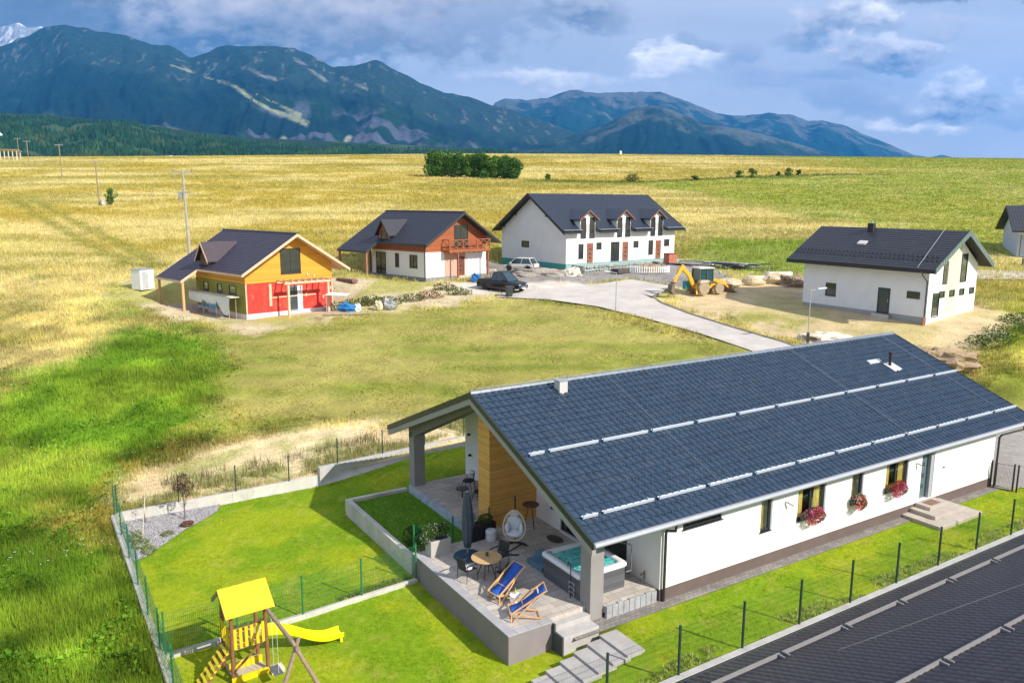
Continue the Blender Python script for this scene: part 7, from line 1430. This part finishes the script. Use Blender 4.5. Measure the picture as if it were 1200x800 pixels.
# broad leaved herbs that grow in patches through the near meadow
n = 90000; yv3 = np.exp(RNG.uniform(math.log(16), math.log(75), n)); xv3 = (RNG.random(n)*2-1)*.70*yv3; u_, v_ = to_uv(xv3, yv3); nn = fbm(xv3*.55, yv3*.55, 67, 4)
ok = (nn > .56) & ~((u_ > -15.5) & (u_ < 41) & (v_ > -12) & (v_ < 19.2)) & (v_ > -3.6)
for p in solid: ok &= psd(xv3, yv3, p) < -.4
xv3, yv3, nn = xv3[ok], yv3[ok], nn[ok]; c3, h3, d3 = meadow(xv3, yv3); ok = (h3 > .2) & (d3 < .2); xv3, yv3, nn, c3 = xv3[ok], yv3[ok], nn[ok], c3[ok]; m = len(xv3)
P3 = np.stack([xv3, yv3, hill(xv3, yv3)+RNG.uniform(.05, .2, m)+(nn-.56)*2.2], 1); V, F = leaf_cloud(m, lambda rg, k: P3, .16, 5)
c3 = c3*np.array([.62, .80, .6])*RNG.uniform(.6, 1.3, m)[:, None]; tag(fast_mesh('meadow_herbs', V, F, m_bl, np.repeat(c3, 4, 0)), 'patches of broad leaved green herbs in the near meadow', 'herbs', kind='stuff')
# tall dry growth behind the garden fence, rough weeds along the boundary wall
def along(nm, lab, pts, wid, n, h, wdt, col_, k=4, zf=None, lean=.6):
    P = np.array(pts, float); s = np.r_[0, np.cumsum(np.hypot(*np.diff(P, axis=0).T))]; t = RNG.random(n)*s[-1]; off = RNG.random(n)*wid; U_ = np.interp(t, s, P[:, 0]); V_ = np.interp(t, s, P[:, 1])+off; X, Y = from_uv(U_, V_); Z = (zf or (lambda u, v, x, y: hill(x, y)))(U_, V_, X, Y)
    dens = fbm(X*.8, Y*.8, 91, 3); ok = dens > .42; cc = np.array(col_)[RNG.integers(0, len(col_), ok.sum())]
    return blades(nm, X[ok], Y[ok], Z[ok], h*RNG.uniform(.5, 1.2, ok.sum()), np.full(ok.sum(), wdt), cc, m_bl, k, .4, lab, lean)
along('tall_dry_grass', 'pale dry stalks and green tufts behind the garden fence', [(-15, 19.0), (-5.8, 19.0), (12, 19.9)], 1.6, 3600, .42, .012, [(.70, .60, .32), (.30, .38, .08), (.55, .50, .22), (.26, .34, .05)])
along('twiggy_weeds', 'dark twiggy weeds on the bare strip behind the garden fence', [(-13, 19.4), (-5.8, 19.3), (9, 20.0)], 2.6, 1500, .65, .016, [(.16, .12, .06), (.20, .22, .06), (.30, .24, .12)], 3, lean=.5)
along('weed_strip', 'leafy weeds in the lawn along the foot of the boundary wall', [(-5, -3.5), (23.5, -3.5)], .6, 4200, .13, .018, [(.45, .54, .10), (.22, .34, .04), (.60, .60, .22)], 5, lambda u, v, x, y: yard(u, v))
along('weed_strip', 'yellow green weeds along the kerb between upper and lower lawn', [(-14.8, 6.35), (-10.4, 6.45), (-6.2, 6.75)], .45, 1500, .16, .018, [(.34, .36, .06), (.20, .26, .04)], 5, lambda u, v, x, y: yard(u, v))
# short lawn
n = 150000; U_ = RNG.uniform(-14.9, 23.5, n); V_ = RNG.uniform(-3.45, 18.5, n)
P_L = [(-14.85, -3.45), (23.5, -3.45), (23.5, -.95), (22.3, -.55), (-2.4, -.55), (-2.5, -.4), (-4.3, -.4), (-4.35, .18), (-6.02, .18), (-6.04, 14.25), (-3.0, 14.25), (.1, 14.0), (9, 14.2), (9, 18.5), (-10.6, 18.4), (-10.9, 17.6), (-11.6, 16.9), (-12.6, 16.1), (-13.6, 15.0), (-14.3, 14.2), (-14.85, 13.9)]
ok = psd(U_, V_, P_L) > .02
for a, b, c_, d in ((-7.1, -2.2, -2.75, -.5), (14.15, 17.5, -1.78, 0), (-13.6, -12.2, 3.7, 4.9)): ok &= ~((U_ > a) & (U_ < b) & (V_ > c_) & (V_ < d))
ok &= np.abs(V_-np.interp(U_, [-14.94, -10.4, -6.05], [6.2, 6.33, 6.62])) > np.where(U_ < -6, .1, -1)
U_, V_ = U_[ok], V_[ok]; X, Y = from_uv(U_, V_); blades('lawn_grass', X, Y, yard(U_, V_), np.full(len(X), .05), np.full(len(X), .010), lawn_col(X, Y)*1.2, m_bl, 3, 1.2, 'short cut bright green lawn grass in the garden', .8)
n = 14000; U_ = RNG.uniform(-5.78, -3.05, n); V_ = RNG.uniform(7.2, 13.95, n); X, Y = from_uv(U_, V_); blades('bed_grass', X, Y, np.full(n, .12), np.full(n, .05), np.full(n, .010), np.tile(np.array([.17, .34, .02]), (n, 1)), m_bl, 3, 1.2, 'short green grass in the raised bed beside the terrace', .8)
